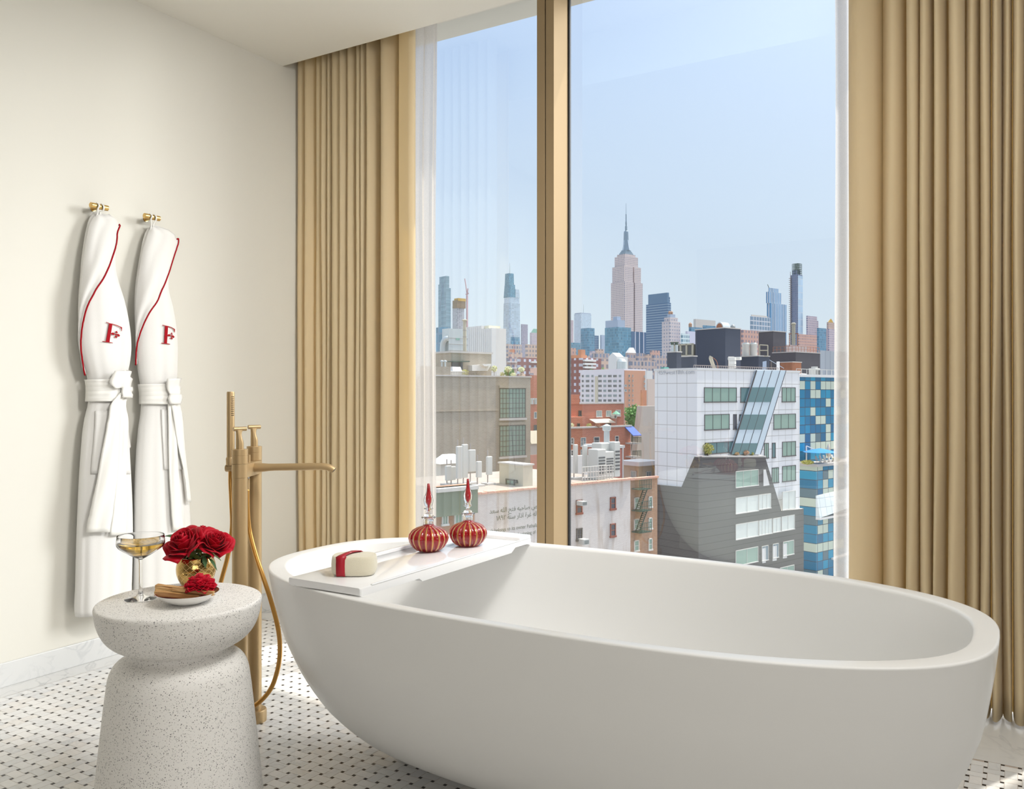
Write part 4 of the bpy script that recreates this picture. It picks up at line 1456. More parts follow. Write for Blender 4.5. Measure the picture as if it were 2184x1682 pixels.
# facade materials; the pale far towers carry distance haze in their colour
G_BLUE = rgb(86, 132, 158); G_PALE = rgb(176, 202, 216); G_DARK = rgb(66, 88, 112)
MC = {
    'esb': facade('limestone_tower', rgb(216, 200, 195), rgb(138, 134, 150), 4.4, 3.75, .48, .52, vary=.25, wall2=rgb(214, 198, 196)),
    'esb_top': mat('weathered_metal_mast', rgb(150, 166, 178), .35, .4),
    'hudson': facade('grey_glass_tower', rgb(158, 178, 188), rgb(128, 156, 170), 26, 4.2, .93, .86, vary=.18, grough=.1),
    'vander': facade('pale_banded_glass', rgb(196, 204, 214), rgb(168, 188, 204), 9, 4.6, .9, .72, vary=.2, grough=.08),
    'metal_grid': facade('violet_grid_tower', rgb(176, 168, 184), rgb(128, 128, 152), 5, 4, .6, .55, vary=.3),
    'mauve': facade('mauve_stone', rgb(206, 190, 196), rgb(142, 140, 162), 5, 4, .45, .5, vary=.3),
    'constr': facade('open_concrete_frame', rgb(204, 202, 206), rgb(150, 150, 160), 7, 4.0, .7, .6, vary=.4),
    'paleglass': facade('pale_blue_glass', rgb(206, 216, 226), rgb(186, 204, 220), 4.5, 4, .85, .8, vary=.12, grough=.08),
    'blueglass': facade('deep_blue_glass', rgb(126, 156, 180), G_BLUE, 3.2, 3.6, .8, .78, vary=.35, grough=.08),
    'tealglass': facade('teal_blue_glass', rgb(120, 156, 176), rgb(92, 138, 162), 2.6, 3.4, .82, .8, vary=.4, grough=.06),
    'bluecorn': mat('blue_grey_metal', rgb(168, 182, 202), .5),
    'vstripe': facade('vertical_ribbed_slab', rgb(214, 214, 226), rgb(76, 104, 138), 9.5, 400, .8, .96, vary=.1),
    'hband': facade('horizontal_banded_slab', rgb(148, 168, 188), rgb(78, 110, 146), 300, 4.1, .995, .52, vary=.05, grough=.1),
    'palegrey': facade('pale_punched_block', rgb(218, 206, 206), rgb(150, 154, 170), 3.6, 3.6, .45, .5, vary=.3),
    'greygrid': facade('white_grid_block', rgb(220, 220, 226), rgb(124, 146, 166), 7.2, 7.0, .82, .78, vary=.2),
    'stripetower': facade('blue_white_striped_tower', rgb(226, 226, 232), rgb(104, 150, 186), 5.4, 300, .62, 1.1, vary=.3, grough=.08),
    'slender': facade('dark_slender_tower', rgb(142, 148, 168), rgb(110, 122, 150), 3.6, 4.0, .5, .7, vary=.2),
    'slender2': facade('pale_curtain_wall', rgb(212, 220, 230), rgb(180, 204, 224), 8, 12, .92, .9, vary=.15, grough=.08),
    'pinkbrick': facade('pink_brick_block', rgb(214, 172, 158), rgb(140, 128, 138), 3.4, 3.4, .4, .5, vary=.3),
    'tanbrick': facade('tan_stone_block', rgb(214, 188, 172), rgb(134, 126, 134), 3.2, 3.6, .5, .55, vary=.4, wall2=rgb(190, 160, 146)),
    'greybrick': facade('mottled_stone_block', rgb(200, 182, 176), rgb(116, 122, 142), 3.0, 3.8, .55, .6, vary=.5, wall2=rgb(172, 152, 148)),
    'orangebrick': mat('orange_brick', rgb(206, 142, 112), .9, vary=.12, vscale=.6),
    'concrete': mat('pale_concrete', rgb(204, 198, 192), .85, vary=.08, vscale=.5),
    'white': mat('white_render', rgb(226, 223, 220), .8, vary=.04, vscale=.4),
    'silver': mat('galvanised_metal', rgb(206, 212, 212), .35, .35, vary=.06, vscale=.8),
    'dark': mat('dark_cladding', rgb(66, 72, 88), .55, vary=.12, vscale=1.2),
    'dark2': mat('brown_black_cladding', rgb(88, 84, 90), .6, vary=.12, vscale=1.2),
    'tank': mat('wood_tank', rgb(176, 140, 116), .8),
    'rust': mat('rusty_steel', rgb(168, 112, 84), .8, vary=.3, vscale=1.5),
    'green': mat('copper_green', rgb(140, 184, 168), .7),
    'iron': mat('painted_iron', rgb(74, 92, 82), .6),
    'railing': mat('galvanised_rail', rgb(168, 156, 150), .6),
    'ac': mat('cream_unit_casing', rgb(208, 206, 200), .5),
    'acdark': mat('unit_grille', rgb(96, 96, 98), .7),
    'stackc': mat('buff_stack', rgb(186, 178, 158), .7),
    'yellow': mat('safety_netting', rgb(206, 168, 92), .8),
    'brownnet': mat('brown_netting', rgb(150, 128, 106), .9),
    'crane': mat('pale_red_steel', rgb(196, 160, 164), .6),
}
M_FRW = mat('pale_window_frame', rgb(216, 212, 206), .6)
M_FRD = mat('dark_window_frame', rgb(96, 92, 92), .5)
M_FRR = mat('red_brown_window_frame', rgb(150, 82, 66), .6)
M_PANE_D = mat('dark_window_pane', rgb(82, 84, 96), .06, spec=.6)
M_PANE_G = mat('green_tinted_pane', rgb(150, 176, 162), .05, spec=.6)
M_PANE_T = mat('teal_tinted_pane', rgb(98, 132, 136), .05, spec=.7)
M_PANE_P = mat('pale_blind_pane', rgb(176, 186, 182), .1, spec=.6)
M_PANE_W = mat('painted_sky_pane', rgb(222, 226, 220), .12, spec=.6, vary=.12, vscale=.8)  # sky reflection put in as a pale base colour
M_PANE_B = mat('grey_blue_pane', rgb(130, 146, 156), .08, spec=.6)


def leafy(mb, c, rx, ry, rz, n, sz, rnd):
    for _ in range(n):
        while True:
            p = Vector((rnd.uniform(-1, 1), rnd.uniform(-1, 1), rnd.uniform(-1, 1)))
            if .25 < p.length < 1: break
        q = Vector((c[0] + p.x * rx, c[1] + p.y * ry, c[2] + p.z * rz))
        a = Vector((rnd.gauss(0, 1), rnd.gauss(0, 1), rnd.gauss(0, 1))).normalized() * sz
        d = a.cross(Vector((rnd.gauss(0, 1), rnd.gauss(0, 1), rnd.gauss(0, 1)))).normalized() * sz * .7
        mb.add([q - a, q - d * .8, q + a, q + d * .8], [(0, 1, 2, 3)])


M_GREEN = mat('leaf_green', rgb(112, 160, 84), .7, vary=.35, vscale=2.0)
M_YGREEN = mat('leaf_yellow_green', rgb(190, 186, 110), .7, vary=.3, vscale=2.0)
M_CREAMFL = mat('cream_blossom', rgb(236, 236, 196), .7, vary=.15, vscale=4.0)
M_BARK = mat('bark', rgb(110, 92, 78), .9)


def shrub(name, label, px, ybase, D, wpx, hpx, m, n=260, group=None, stem=0.0, cat='shrub', seed=1):
    """a bush standing at pixel column px, its base at ybase, D metres away"""
    rnd = random.Random(seed)
    c = at(px, ybase, D)
    r = thing(name, label, cat, c, 0, group)
    W_ = wpx / FPX * D / 2; H_ = hpx / FPX * D
    st = H_ * stem
    mb = MB(); leafy(mb, (c.x, c.y, c.z + st + (H_ - st) / 2), W_, W_, (H_ - st) / 2, int(n * 2.6), max(W_, H_ * .5) * .15, rnd)
    part('foliage', mb, m, r)
    part('stem', MB().tube([c, c + Vector((0, 0, st + H_ * .25))], W_ * .08 + .02, 6), M_BARK, r)
    return r


# ---------------------------------------------------------------- far skyline, left pane
B = Bld('skyscraper', 'grey-blue stepped glass tower at the left end of the skyline beside the sheer curtain', 937, 951.4, 958, 588, 2300, MC['hudson'])
z2 = EYE.z - (613 - CY) / FPX * 2300 - GROUND
B.pbox('lower_wing', (B.Ls, 3, 0), (B.Ls + 7.5, B.Lv, z2), MC['hudson'])
B.pbox('rear_wing', (2, B.Lv, 0), (B.Ls, B.Lv + 8, z2 + 12), MC['hudson'])
dm = MB()
zz0, zz1 = z2 - 60, B.zt - GROUND
for a_, b_ in (((0, zz0), (.5, z2)), ((1, zz0), (.5, z2)), ((.5, z2), (0, zz1)), ((.5, z2), (1, zz1))):
    dm.tube([(-.4, a_[0] * B.Lv, a_[1]), (-.4, b_[0] * B.Lv, b_[1])], .5, 6)
B.part('diagonal_bracing', dm, MC['bluecorn'])
B = Bld('skyscraper', 'unfinished concrete tower wrapped in brown and yellow netting under a crane', 965, 975, 990, 652, 2400, MC['constr'])
B.pbox('netting', (-3, -3, B.zt - GROUND - 6), (B.Ls + 3, B.Lv * .8, B.zt - GROUND + 16), MC['brownnet'])
B.pbox('netting', (1, -3.6, B.zt - GROUND + 14), (B.Ls + 3.4, B.Lv * .7, B.zt - GROUND + 22), MC['yellow'])
c = CW((996.2 - CX) / FPX * 2350, 2350, GROUND)
zc = lambda y, d=2350: EYE.z - (y - CY) / FPX * d
t = thing('tower_crane', 'slim tower crane with a raised jib beside the unfinished netted tower', 'crane', c)
part('mast', MB().box((c.x - 2, c.y - 2, GROUND), (c.x + 2, c.y + 2, zc(630))), MC['crane'], t)
R_ = Vector((CT, ST, 0))
def cr_pt(x, y): return at(x, y, 2350)
part('jib', MB().tube([cr_pt(996, 628), cr_pt(993.5, 608), cr_pt(991.3, 594)], 1.4, 6), MC['crane'], t)
part('machinery_deck', MB().tube([cr_pt(994.3, 629), cr_pt(998.5, 624)], 3.2, 6).tube([cr_pt(996.5, 627), cr_pt(998, 615)], 1.5, 6), MC['crane'], t)

B = Bld('skyscraper', 'tall tapering blue glass tower with a needle on top, left of the bronze mullion', 1071, 1088, 1111.5, 640, 2700, MC['vander'], nobody=True)
D_ = 2700
zv = lambda y: EYE.z - (y - CY) / FPX * D_ - GROUND
S0, V0 = B.Ls, B.Lv


def frust(b, name, z0, z1, a, c, m, label=None):
    (x0, x1, y0, y1), (u0, u1, w0, w1) = a, c
    return b.part(name, MB().rings([[(x0, y0, z0), (x1, y0, z0), (x1, y1, z0), (x0, y1, z0)], [(u0, w0, z1), (u1, w0, z1), (u1, w1, z1), (u0, w1, z1)]]), m, label)


frust(B, 'shaft', 0, zv(645), (0, S0, 0, V0), (3, S0 - 4, 2, V0 - 4), MC['vander'])
frust(B, 'recessed_floors', zv(645), zv(633), (4, S0 - 5, 3, V0 - 5), (4, S0 - 5, 3, V0 - 5), MC['paleglass'])
frust(B, 'left_shoulder', zv(633), zv(606), (3, S0 * .5, 2, V0 - 4), (5, S0 * .5, 3, V0 - 6), MC['tealglass'])
frust(B, 'right_shoulder', zv(633), zv(615), (S0 * .52, S0 - 4, 2, V0 * .7), (S0 * .55, S0 - 6, 3, V0 * .7), MC['vander'])
frust(B, 'upper_shaft', zv(633), zv(581), (S0 * .12, S0 * .62, V0 * .3, V0 * .9), (S0 * .14, S0 * .55, V0 * .32, V0 * .82), MC['tealglass'])
B.part('needle', MB().tube([(S0 * .34, V0 * .5, zv(581)), (S0 * .34, V0 * .5, zv(558))], 1.6, 8, rs=[1.8, .5]), MC['silver'])

Bld('skyscraper', 'violet-grey grid tower just right of the tapering glass tower', 1111, 1113, 1125.6, 691, 2600, MC['metal_grid'])
B = Bld('skyscraper', 'stone tower with a green copper hipped roof beside the left edge of the mullion', 1130, 1133, 1154, 709, 2300, MC['mauve'])
frust(B, 'copper_roof', B.zt - GROUND, B.zt - GROUND + 11, (2, B.Ls - 2, 2, B.Lv - 2), (B.Ls * .3, B.Ls * .7, B.Lv * .3, B.Lv * .7), MC['green'])
Bld('building', 'small glass penthouse block in front of the tapering glass tower', 1089, 1091, 1108, 718, 900, MC['blueglass'])
Bld('building', 'beige stone block with tall windows below the tapering glass tower', 1078, 1081, 1113, 733, 800, MC['greybrick'])
Bld('building', 'pink-grey stone block beside the mullion, below the copper roofed tower', 1120, 1123, 1152, 734, 700, MC['tanbrick'])
B = Bld('building', 'tan brick block with a square chimney, left of the mullion', 1085, 1088, 1114, 751, 500, MC['tanbrick'])
B.pbox('chimney', (3.5, 2, B.zt - GROUND), (5.2, 5, B.zt - GROUND + 1.9), MC['orangebrick'])
B = Bld('building', 'grey balcony block above the rooftop terrace, left of the mullion', 1080, 1082, 1103, 764, 420, MC['greybrick'])
for k in range(4):
    z = B.zt - GROUND - 2 - k * 3.0
    B.pbox('balcony', (0, -1.2, z), (B.Ls * .9, 0, z + .5), MC['white'])
MC['darkred'] = facade('dark_red_brick', rgb(150, 98, 98), rgb(188, 190, 204), 3.2, 2.9, .42, .45, vary=.3, wall2=rgb(136, 86, 88))
B = Bld('building', 'dark red brick apartment block with white balconies, seen left of the mullion', 1103, 1106, 1160, 762, 400, MC['darkred'])
for k in range(5):
    z = B.zt - GROUND - 2.4 - k * 2.9
    B.pbox('balcony', (B.Ls * .45, -1.3, z), (B.Ls * .95, 0, z + .7), MC['white'])
Bld('building', 'pink brick block below the white balconies, touching the left edge of the mullion', 1130, 1132, 1160, 784, 300, MC['pinkbrick'])

# ---------------------------------------------------------------- far skyline, right pane
Bld('skyscraper', 'slim white tower touching the right edge of the mullion', 1210, 1213, 1223, 682, 2500, MC['mauve'])
B = Bld('skyscraper', 'pale mirrored glass tower with a thin antenna, right of the mullion', 1224.5, 1239, 1261, 668.6, 2300, MC['paleglass'])
B.part('antenna', MB().tube([(B.Ls * .45, 8, B.zt - GROUND), (B.Ls * .45, 8, B.zt - GROUND + 27)], .9, 6, rs=[1.1, .35]), MC['silver'])
B.pbox('plant_screen', (1, 1, B.zt - GROUND), (B.Ls - 1, B.Lv - 1, B.zt - GROUND + 3), MC['bluecorn'])
Bld('building', 'dark blue glass block in front of the pale mirrored tower', 1238.5, 1255, 1268, 699, 1200, MC['blueglass'])
Bld('building', 'low teal glass block at the foot of the pale mirrored tower', 1210, 1216, 1238, 730, 1100, MC['tealglass'])
Bld('building', 'small dark slab left of the gap before the spired skyscraper', 1268, 1270, 1277, 715, 2000, MC['hband'])
Bld('building', 'small blue-grey slab right of the gap before the spired skyscraper', 1280, 1283, 1291, 714, 2000, MC['bluecorn'])

# the limestone skyscraper with the spire
D_ = 1750
B = Bld('skyscraper', 'tall limestone skyscraper with stepped crown and slender spire in the middle of the skyline', 1303, 1332, 1370.7, 599.7, D_, MC['esb'], nobody=True)
zv = lambda y: EYE.z - (y - CY) / FPX * D_ - GROUND
S0, V0 = B.Ls, B.Lv
g_ = S0 * .50
B.part('shaft', MB().box((0, 0, 0), (g_, V0, zv(599.7))).box((g_ + 4, 0, 0), (S0, V0, zv(599.7))).box((g_, 5, 0), (g_ + 4, V0, zv(585))), MC['esb'])
B.part('upper_shaft', MB().box((2, 2, zv(599.7)), (g_, V0 - 2, zv(566))).box((g_ + 4, 2, zv(599.7)), (S0 - 3, V0 - 2, zv(566))).box((g_, 6, zv(599.7)), (g_ + 4, V0 - 2, zv(556))), MC['esb'])
B.pbox('setback', (6, 5, zv(566)), (S0 - 9, V0 - 5, zv(544)), MC['esb'])
B.pbox('crown', (10, 8, zv(544)), (S0 - 14, V0 - 8, zv(538.5)), MC['esb'])
cx_, cy_ = S0 * .46, V0 * .5
mb = MB()
for k, (y0, y1, hw) in enumerate(((538.5, 535, 11.5), (535, 532, 9.8), (532, 529, 8.2))):
    mb.box((cx_ - hw, cy_ - hw * .8, zv(y0)), (cx_ + hw, cy_ + hw * .8, zv(y1)))
B.part('stepped_roof', mb, MC['esb_top'])
B.part('mast_base', MB().lathe([(8.5, zv(529)), (6.6, zv(520)), (5.6, zv(508)), (5.2, zv(495)), (5.0, zv(490)), (4.6, zv(487.5)), (2.6, zv(486))], (cx_, cy_, 0), 12), MC['esb_top'])
wg = MB()
for a in range(4):
    d = Vector((math.cos(a * PI / 2), math.sin(a * PI / 2), 0)); e = Vector((-d.y, d.x, 0)) * .9
    o0 = Vector((cx_, cy_, 0))
    lo = [o0 + d * 4 - e + Vector((0, 0, zv(529))), o0 + d * 9.5 - e + Vector((0, 0, zv(529))), o0 + d * 9.5 + e + Vector((0, 0, zv(529))), o0 + d * 4 + e + Vector((0, 0, zv(529)))]
    hi = [o0 + d * 4 - e + Vector((0, 0, zv(500))), o0 + d * 5.8 - e + Vector((0, 0, zv(508))), o0 + d * 5.8 + e + Vector((0, 0, zv(508))), o0 + d * 4 + e + Vector((0, 0, zv(500)))]
    wg.rings([lo, hi])
B.part('mast_buttresses', wg, MC['paleglass'])
B.part('antenna', MB().lathe([(2.4, zv(486)), (2.4, zv(476)), (1.5, zv(475.5)), (1.9, zv(469)), (1.2, zv(464)), (1.2, zv(450)), (.55, zv(449)), (.25, zv(426))], (cx_, cy_, 0), 10), MC['esb_top'])

D_ = 1000
B = Bld('building', 'blue glass block with a grey flat top, in front of the spired skyscraper', 1290, 1317.7, 1346, 697, D_, MC['tealglass'])
z0 = B.zt - GROUND
B.pbox('roof_storey', (0.5, 0.5, z0), (B.Ls * .55, B.Lv - .5, z0 + 8.5), MC['bluecorn'])
B.pbox('bulkhead', (3, 4, z0 + 8.5), (B.Ls * .4, B.Lv * .5, z0 + 13), MC['bluecorn'])
Bld('building', 'office slab with white vertical ribs between two blue towers', 1345, 1347, 1378, 706.6, 1300, MC['vstripe'])
D_ = 1400
B = Bld('skyscraper', 'dark blue slab tower with horizontal bands, right of the spired skyscraper', 1378, 1424, 1431, 645, D_, MC['hband'])
z0 = B.zt - GROUND
zt2 = EYE.z - (623.5 - CY) / FPX * D_ - GROUND
B.pbox('upper_storeys', (0, 1, z0), (B.Ls * .55, B.Lv * .9, zt2), mat('slate_blue_panels', rgb(104, 132, 160), .4))
B.pbox('side_core', (B.Ls * .55, 2, z0), (B.Ls, B.Lv * .5, EYE.z - (632 - CY) / FPX * D_ - GROUND), MC['hband'])
D_ = 900
B = Bld('building', 'pale stone block with two rooftop water tanks, right of the dark blue slab tower', 1411.5, 1429, 1451, 685, D_, MC['palegrey'])
z0 = B.zt - GROUND
B.pbox('upper_storeys', (1.5, 1, z0), (B.Ls - 3, B.Lv - 2, z0 + 4.5), MC['palegrey'])
B.pbox('upper_storeys', (3, 2, z0 + 4.5), (B.Ls - 6, B.Lv - 5, z0 + 8), MC['bluecorn'])
for k in range(2):
    o0 = (4 + k * 3.4, 4, z0 + 8)
    B.part('water_tank', MB().lathe([(1.3, 0), (1.4, 2.6), (0.1, 3.8)], o0, 12), MC['tank'])
D_ = 1200
B = Bld('building', 'grey concrete block with a glass band, behind the largest dark roof box', 1479, 1484, 1526, 680, D_, MC['concrete'])
B.pbox('glass_band', (B.Ls * .35, -.3, B.zt - GROUND - 15), (B.Ls * 1.0, 0, B.zt - GROUND - 8), MC['blueglass'])
B = Bld('building', 'blue-grey block with a small wooden water tank, left of the largest dark roof box', 1469, 1474, 1498, 697, 1000, MC['blueglass'])
B.part('water_tank', MB().lathe([(2.0, 0), (2.1, 4), (0.1, 6)], (3.5, 4, B.zt - GROUND), 12), MC['tank'])
Bld('building', 'pale lilac block below the small wooden water tank', 1462, 1466, 1486, 706, 900, mat('pale_lilac_render', rgb(206, 206, 222), .8))
Bld('building', 'small white lattice block with blue panes, right of the pale stone block', 1452, 1455, 1470.5, 711, 500, facade('white_lattice', rgb(224, 238, 240), rgb(120, 150, 166), 1.9, 2.4, .62, .66, vary=.3))
B = Bld('building', 'white grid office block with two rows of large bays, left of the striped tower', 1600, 1602, 1643.6, 673.7, 1300, MC['greygrid'])
B.pbox('plant_screen', (4, 3, B.zt - GROUND), (B.Ls - 6, B.Lv, B.zt - GROUND + 2.5), MC['concrete'])
D_ = 1600
B = Bld('skyscraper', 'blue and white vertically striped glass tower with a stepped top', 1635.5, 1644, 1678, 646, D_, MC['stripetower'])
z0 = B.zt - GROUND
zt2 = EYE.z - (614 - CY) / FPX * D_ - GROUND
B.pbox('upper_storeys', (-4, 2, z0), (B.Ls * .72, B.Lv - 1, zt2 - 7), MC['stripetower'])
B.pbox('upper_storeys', (0, 4, zt2 - 7), (B.Ls * .6, B.Lv - 3, zt2 + 1), MC['stripetower'])
B.part('roof_crane', MB().tube([(3, 6, zt2), (-3, 5, zt2 + 7)], .6, 6), MC['iron'])
D_ = 1500
B = Bld('skyscraper', 'very slender unfinished dark tower topped with scaffolding, near the right sheer curtain', 1686, 1702, 1711.5, 585, D_, MC['slender'])
z0 = B.zt - GROUND
B.pbox('curtain_wall', (-.3, -.6, 0), (B.Ls, 0, z0 - 2), MC['slender2'], 'pale glass curtain wall on one side')
B.pbox('core', (1, 2, z0), (B.Ls * .8, B.Lv * .8, EYE.z - (575 - CY) / FPX * D_ - GROUND), MC['slender'])
sm = MB()
zt2 = EYE.z - (561 - CY) / FPX * D_ - GROUND
for i in range(4):
    for j in range(3):
        x, y = lerp(1, B.Ls - 1, i / 3), lerp(1, B.Lv * .8, j / 2)
        sm.box((x - .3, y - .3, z0), (x + .3, y + .3, zt2))
for k in range(6):
    z = lerp(z0, zt2, (k + 1) / 6)
    for j in range(3):
        y = lerp(1, B.Lv * .8, j / 2); sm.box((.7, y - .25, z - .5), (B.Ls - .7, y + .25, z))
    for i in range(4):
        x = lerp(1, B.Ls - 1, i / 3); sm.box((x - .25, .7, z - .5), (x + .25, B.Lv * .8, z))
B.part('scaffolding', sm, MC['iron'])
hm = MB()
for k in range(38):
    z = z0 - 6 - k * 3.6
    hm.box((-2.4, B.Lv * .82, z), (0, B.Lv + 2, z + .8))
hm.box((-2.2, B.Lv * .9, 0), (-1.8, B.Lv * .95, z0 + 6))
B.part('hoist_landings', hm, MC['railing'])
B = Bld('building', 'mauve stepped stone tower at the right end of the skyline', 1719.6, 1722, 1742.5, 673, 1500, MC['mauve'])
B.pbox('lower_wing', (B.Ls, 2, 0), (B.Ls + 8, B.Lv, B.zt - GROUND - 7), MC['mauve'])
D_ = 1500
B = Bld('skyscraper', 'pink stone tower with a gilded pyramid cap, nearest the right sheer curtain', 1761, 1768, 1783, 701, D_, MC['mauve'])
z0 = B.zt - GROUND
B.pbox('upper_storeys', (2, 2, z0), (B.Ls - 2, B.Lv - 1, z0 + 12), MC['tanbrick'])
frust(B, 'pyramid_cap', z0 + 12, z0 + 18.5, (3, B.Ls - 3, 3, B.Lv - 2), (B.Ls * .45, B.Ls * .55, B.Lv * .45, B.Lv * .55), MC['yellow'])
Bld('building', 'dark glass block left of the pyramid-capped tower', 1742.5, 1746, 1762, 699, 1300, MC['blueglass'])
Bld('building', 'pink brick block in front of the mauve stepped tower', 1700, 1704, 1742.5, 712, 1000, MC['pinkbrick'])
Bld('building', 'pink brick block between the two dark roof boxes', 1578, 1584, 1622, 703, 600, MC['pinkbrick'])

# ---------------------------------------------------------------- middle belt of older blocks (right pane)
Bld('building', 'low pink stone block at the right edge of the mullion, below the teal glass block', 1212, 1215, 1229, 741.6, 700, MC['pinkbrick'])
B = Bld('building', 'brown brick block with a tall square chimney behind the dark red apartment tower', 1219, 1223, 1258, 757, 450, MC['tanbrick'])
B.pbox('chimney', (B.Ls * .55, 1, B.zt - GROUND), (B.Ls * .8, 3.5, B.zt - GROUND + 3.2), MC['orangebrick'])
Bld('building', 'narrow mauve block below the small dark slabs', 1257, 1259, 1270, 748, 650, MC['mauve'])
Bld('building', 'tan corniced block left of the blue glass block', 1269, 1272, 1288, 744, 750, MC['tanbrick'])
Bld('building', 'grey stone block at the foot of the blue glass block', 1262, 1272, 1300, 752.5, 550, MC['greybrick'])
D_ = 650
B = Bld('building', 'stone block with a cream pyramid roof right of the blue glass block', 1334, 1340, 1357, 752, D_, MC['greybrick'])
frust(B, 'pyramid_roof', B.zt - GROUND, B.zt - GROUND + 4.2, (0, B.Ls, 0, B.Lv), (B.Ls * .4, B.Ls * .8, B.Lv * .4, B.Lv * .8), MC['white'])
Bld('building', 'corniced brown stone block right of the cream pyramid roof', 1355, 1360, 1376, 752.5, 620, MC['greybrick'])
Bld('building', 'tan stone block at the foot of the dark blue slab tower', 1374, 1378, 1393, 755, 600, MC['tanbrick'])
Bld('building', 'flat pink brick block at the foot of the dark blue slab tower', 1386, 1389, 1408, 746.6, 680, MC['pinkbrick'])
Bld('building', 'wide mottled stone block left of the white angular building', 1389, 1395, 1440, 757.5, 560, MC['greybrick'])
Bld('building', 'mottled stone block in the gap above the white low roofs', 1336, 1345, 1400, 768, 480, MC['greybrick'])

# dark red brick tower with balconies
D_ = 380
B = Bld('building', 'dark red brick apartment tower with white balconies right of the mullion', 1205, 1239, 1282, 763, D_, MC['darkred'])
for k in range(6):
    y = 770.5 + k * 7.4
    z = B.s(1243, y)[1]
    B.pbox('balcony', (B.s(1243)[0], -1.4, z), (B.s(1267)[0], 0, z + .9), MC['white'])
B.pbox('bulkhead', (4, 4, B.zt - GROUND), (B.Ls * .6, 12, B.zt - GROUND + 1.6), MC['orangebrick'])
Bld('building', 'tan brick block right of the dark red tower with balconies', 1280, 1283, 1299, 765, 420, MC['tanbrick'])
# white gabled building with silver drum
D_ = 330
B = Bld('building', 'white gabled block with a silver drum, above the white apartment block', 1297.5, 1315, 1339, 760, D_, MC['white'])
B.part('gable', MB().rings([[(0, 0, B.zt - GROUND), (0, B.Lv, B.zt - GROUND), (0, B.Lv / 2, B.zt - GROUND + 1.6)], [(4, 0, B.zt - GROUND), (4, B.Lv, B.zt - GROUND), (4, B.Lv / 2, B.zt - GROUND + 1.6)]]), MC['white'])
u = B.s(1322, 768)
B.part('drum', MB().lathe([(1.9, -6), (1.9, -.6), (1.2, .4), (.1, .7)], (u[0], -1.0, u[1]), 16), MC['silver'])
# ---------------------------------------------------------------- white apartment block with its brick side
D_ = 260
M_WAPT = mat('lavender_white_painted_brick', rgb(226, 220, 226), .85, vary=.05, vscale=.4)
M_OBR = facade('salmon_brick', rgb(214, 160, 134), rgb(206, 150, 124), 1.5, .8, .5, .5, vary=.03, grough=.8, roof=rgb(214, 206, 198))
B = Bld('building', 'white apartment block with rows of dark windows and a salmon brick side', 1237.7, 1330.3, 1378, 789.8, D_, M_WAPT, zb=GROUND)
B.pbox('brick_side', (0.3, -.25, 0), (B.Ls + .2, 0, B.zt - GROUND + .05), M_OBR, 'salmon brick side wall')
C4 = lambda x, y: (1210 + x * .11297, 680 + y * .11297)
cols = [(275, 315), (352, 418), (457, 497), (587, 653), (683, 738), (768, 838), (868, 938), (975, 1020)]
rowsy = [(1055, 1100), (1148, 1195), (1240, 1286), (1330, 1376), (1424, 1470), (1514, 1560)]
rnd = random.Random(3)
for (a, b_) in cols:
    for (c0, c1) in rowsy:
        x0, y0 = C4(a, c0); x1, y1 = C4(b_, c1)
        dy = (1060 - a) / 800 * .9
        B.win('v', x0, y0 + dy * .2, x1, y1 + dy * .2, M_FRW, rnd.choice((M_PANE_D, M_PANE_D, M_PANE_D, M_PANE_B)), nx=3 if b_ - a > 60 else 2, nz=2, proud=.12, fw=.055)
u0 = B.vv(C4(525, 0)[0])[0]; u1 = B.vv(C4(580, 0)[0])[0]
B.pbox('light_court', (-.12, min(u0, u1), B.zt - GROUND - 24), (-.02, max(u0, u1), B.zt - GROUND - 1.6), mat('buff_brick_court', rgb(206, 196, 176), .9), 'beige recessed light court strip')
for c0, c1 in [(1050, 1097), (1142, 1186), (1234, 1280), (1325, 1372), (1420, 1466), (1512, 1558), (1603, 1648)]:
    for a, b_ in ((1153, 1178), (1226, 1242)):
        x0, y0 = C4(a, c0); x1, y1 = C4(b_, c1)
        B.win('s', x0, y0, x1, y1, M_FRW, M_PANE_D, 1, 2, proud=.12, fw=.05, yy=-.25)
for a, b_, c0, c1 in ((1078, 1120, 1236, 1278), (1078, 1120, 1326, 1370), (1446, 1482, 1064, 1106), (1446, 1482, 1158, 1200), (1446, 1482, 1240, 1290)):
    x0, y0 = C4(a, c0); x1, y1 = C4(b_, c1)
    B.win('s', x0, y0, x1, y1, M_FRW, M_PANE_B, 2, 2, proud=.12, fw=.06, yy=-.25)
B.parapet(.5, .4)
shrub('shrub', 'small green shrub on the white apartment block roof, the one nearer the mullion', 1261, 791.6, 275, 8, 5, M_GREEN, 60, seed=4)
shrub('shrub', 'small pointed evergreen on the roof of the white apartment block, by the white gabled block', 1286, 790.8, 270, 6, 8, M_GREEN, 80, seed=5)

Bld('building', 'low white gabled roof building between the salmon brick side and the white angular building', 1376, 1380, 1392, 790, 240, MC['white'])
Bld('building', 'blank beige wall block left of the white angular building', 1379, 1381.5, 1402, 808, 200, mat('beige_render', rgb(216, 196, 184), .85))
Bld('building', 'narrow brick annex at the foot of the salmon brick side', 1366, 1369, 1380, 832, 210, MC['orangebrick'])

# tree in the gap
D_ = 150
c = at(1349, 912, D_)
t = thing('tree', 'leafy green street tree between the red brick block and the slanted beige wall', 'tree', Vector((c.x, c.y, GROUND)))
mb = MB(); rnd = random.Random(9)
for k in range(9):
    p = at(1349 + rnd.uniform(-13, 13), 890 + rnd.uniform(-18, 22), D_ + rnd.uniform(-2, 2))
    leafy(mb, p, 1.3, 1.3, 1.2, 150, .26, rnd)
part('crown', mb, M_GREEN, t)
part('trunk', MB().tube([(c.x, c.y, GROUND), (c.x, c.y, c.z)], .3, 8), M_BARK, t)

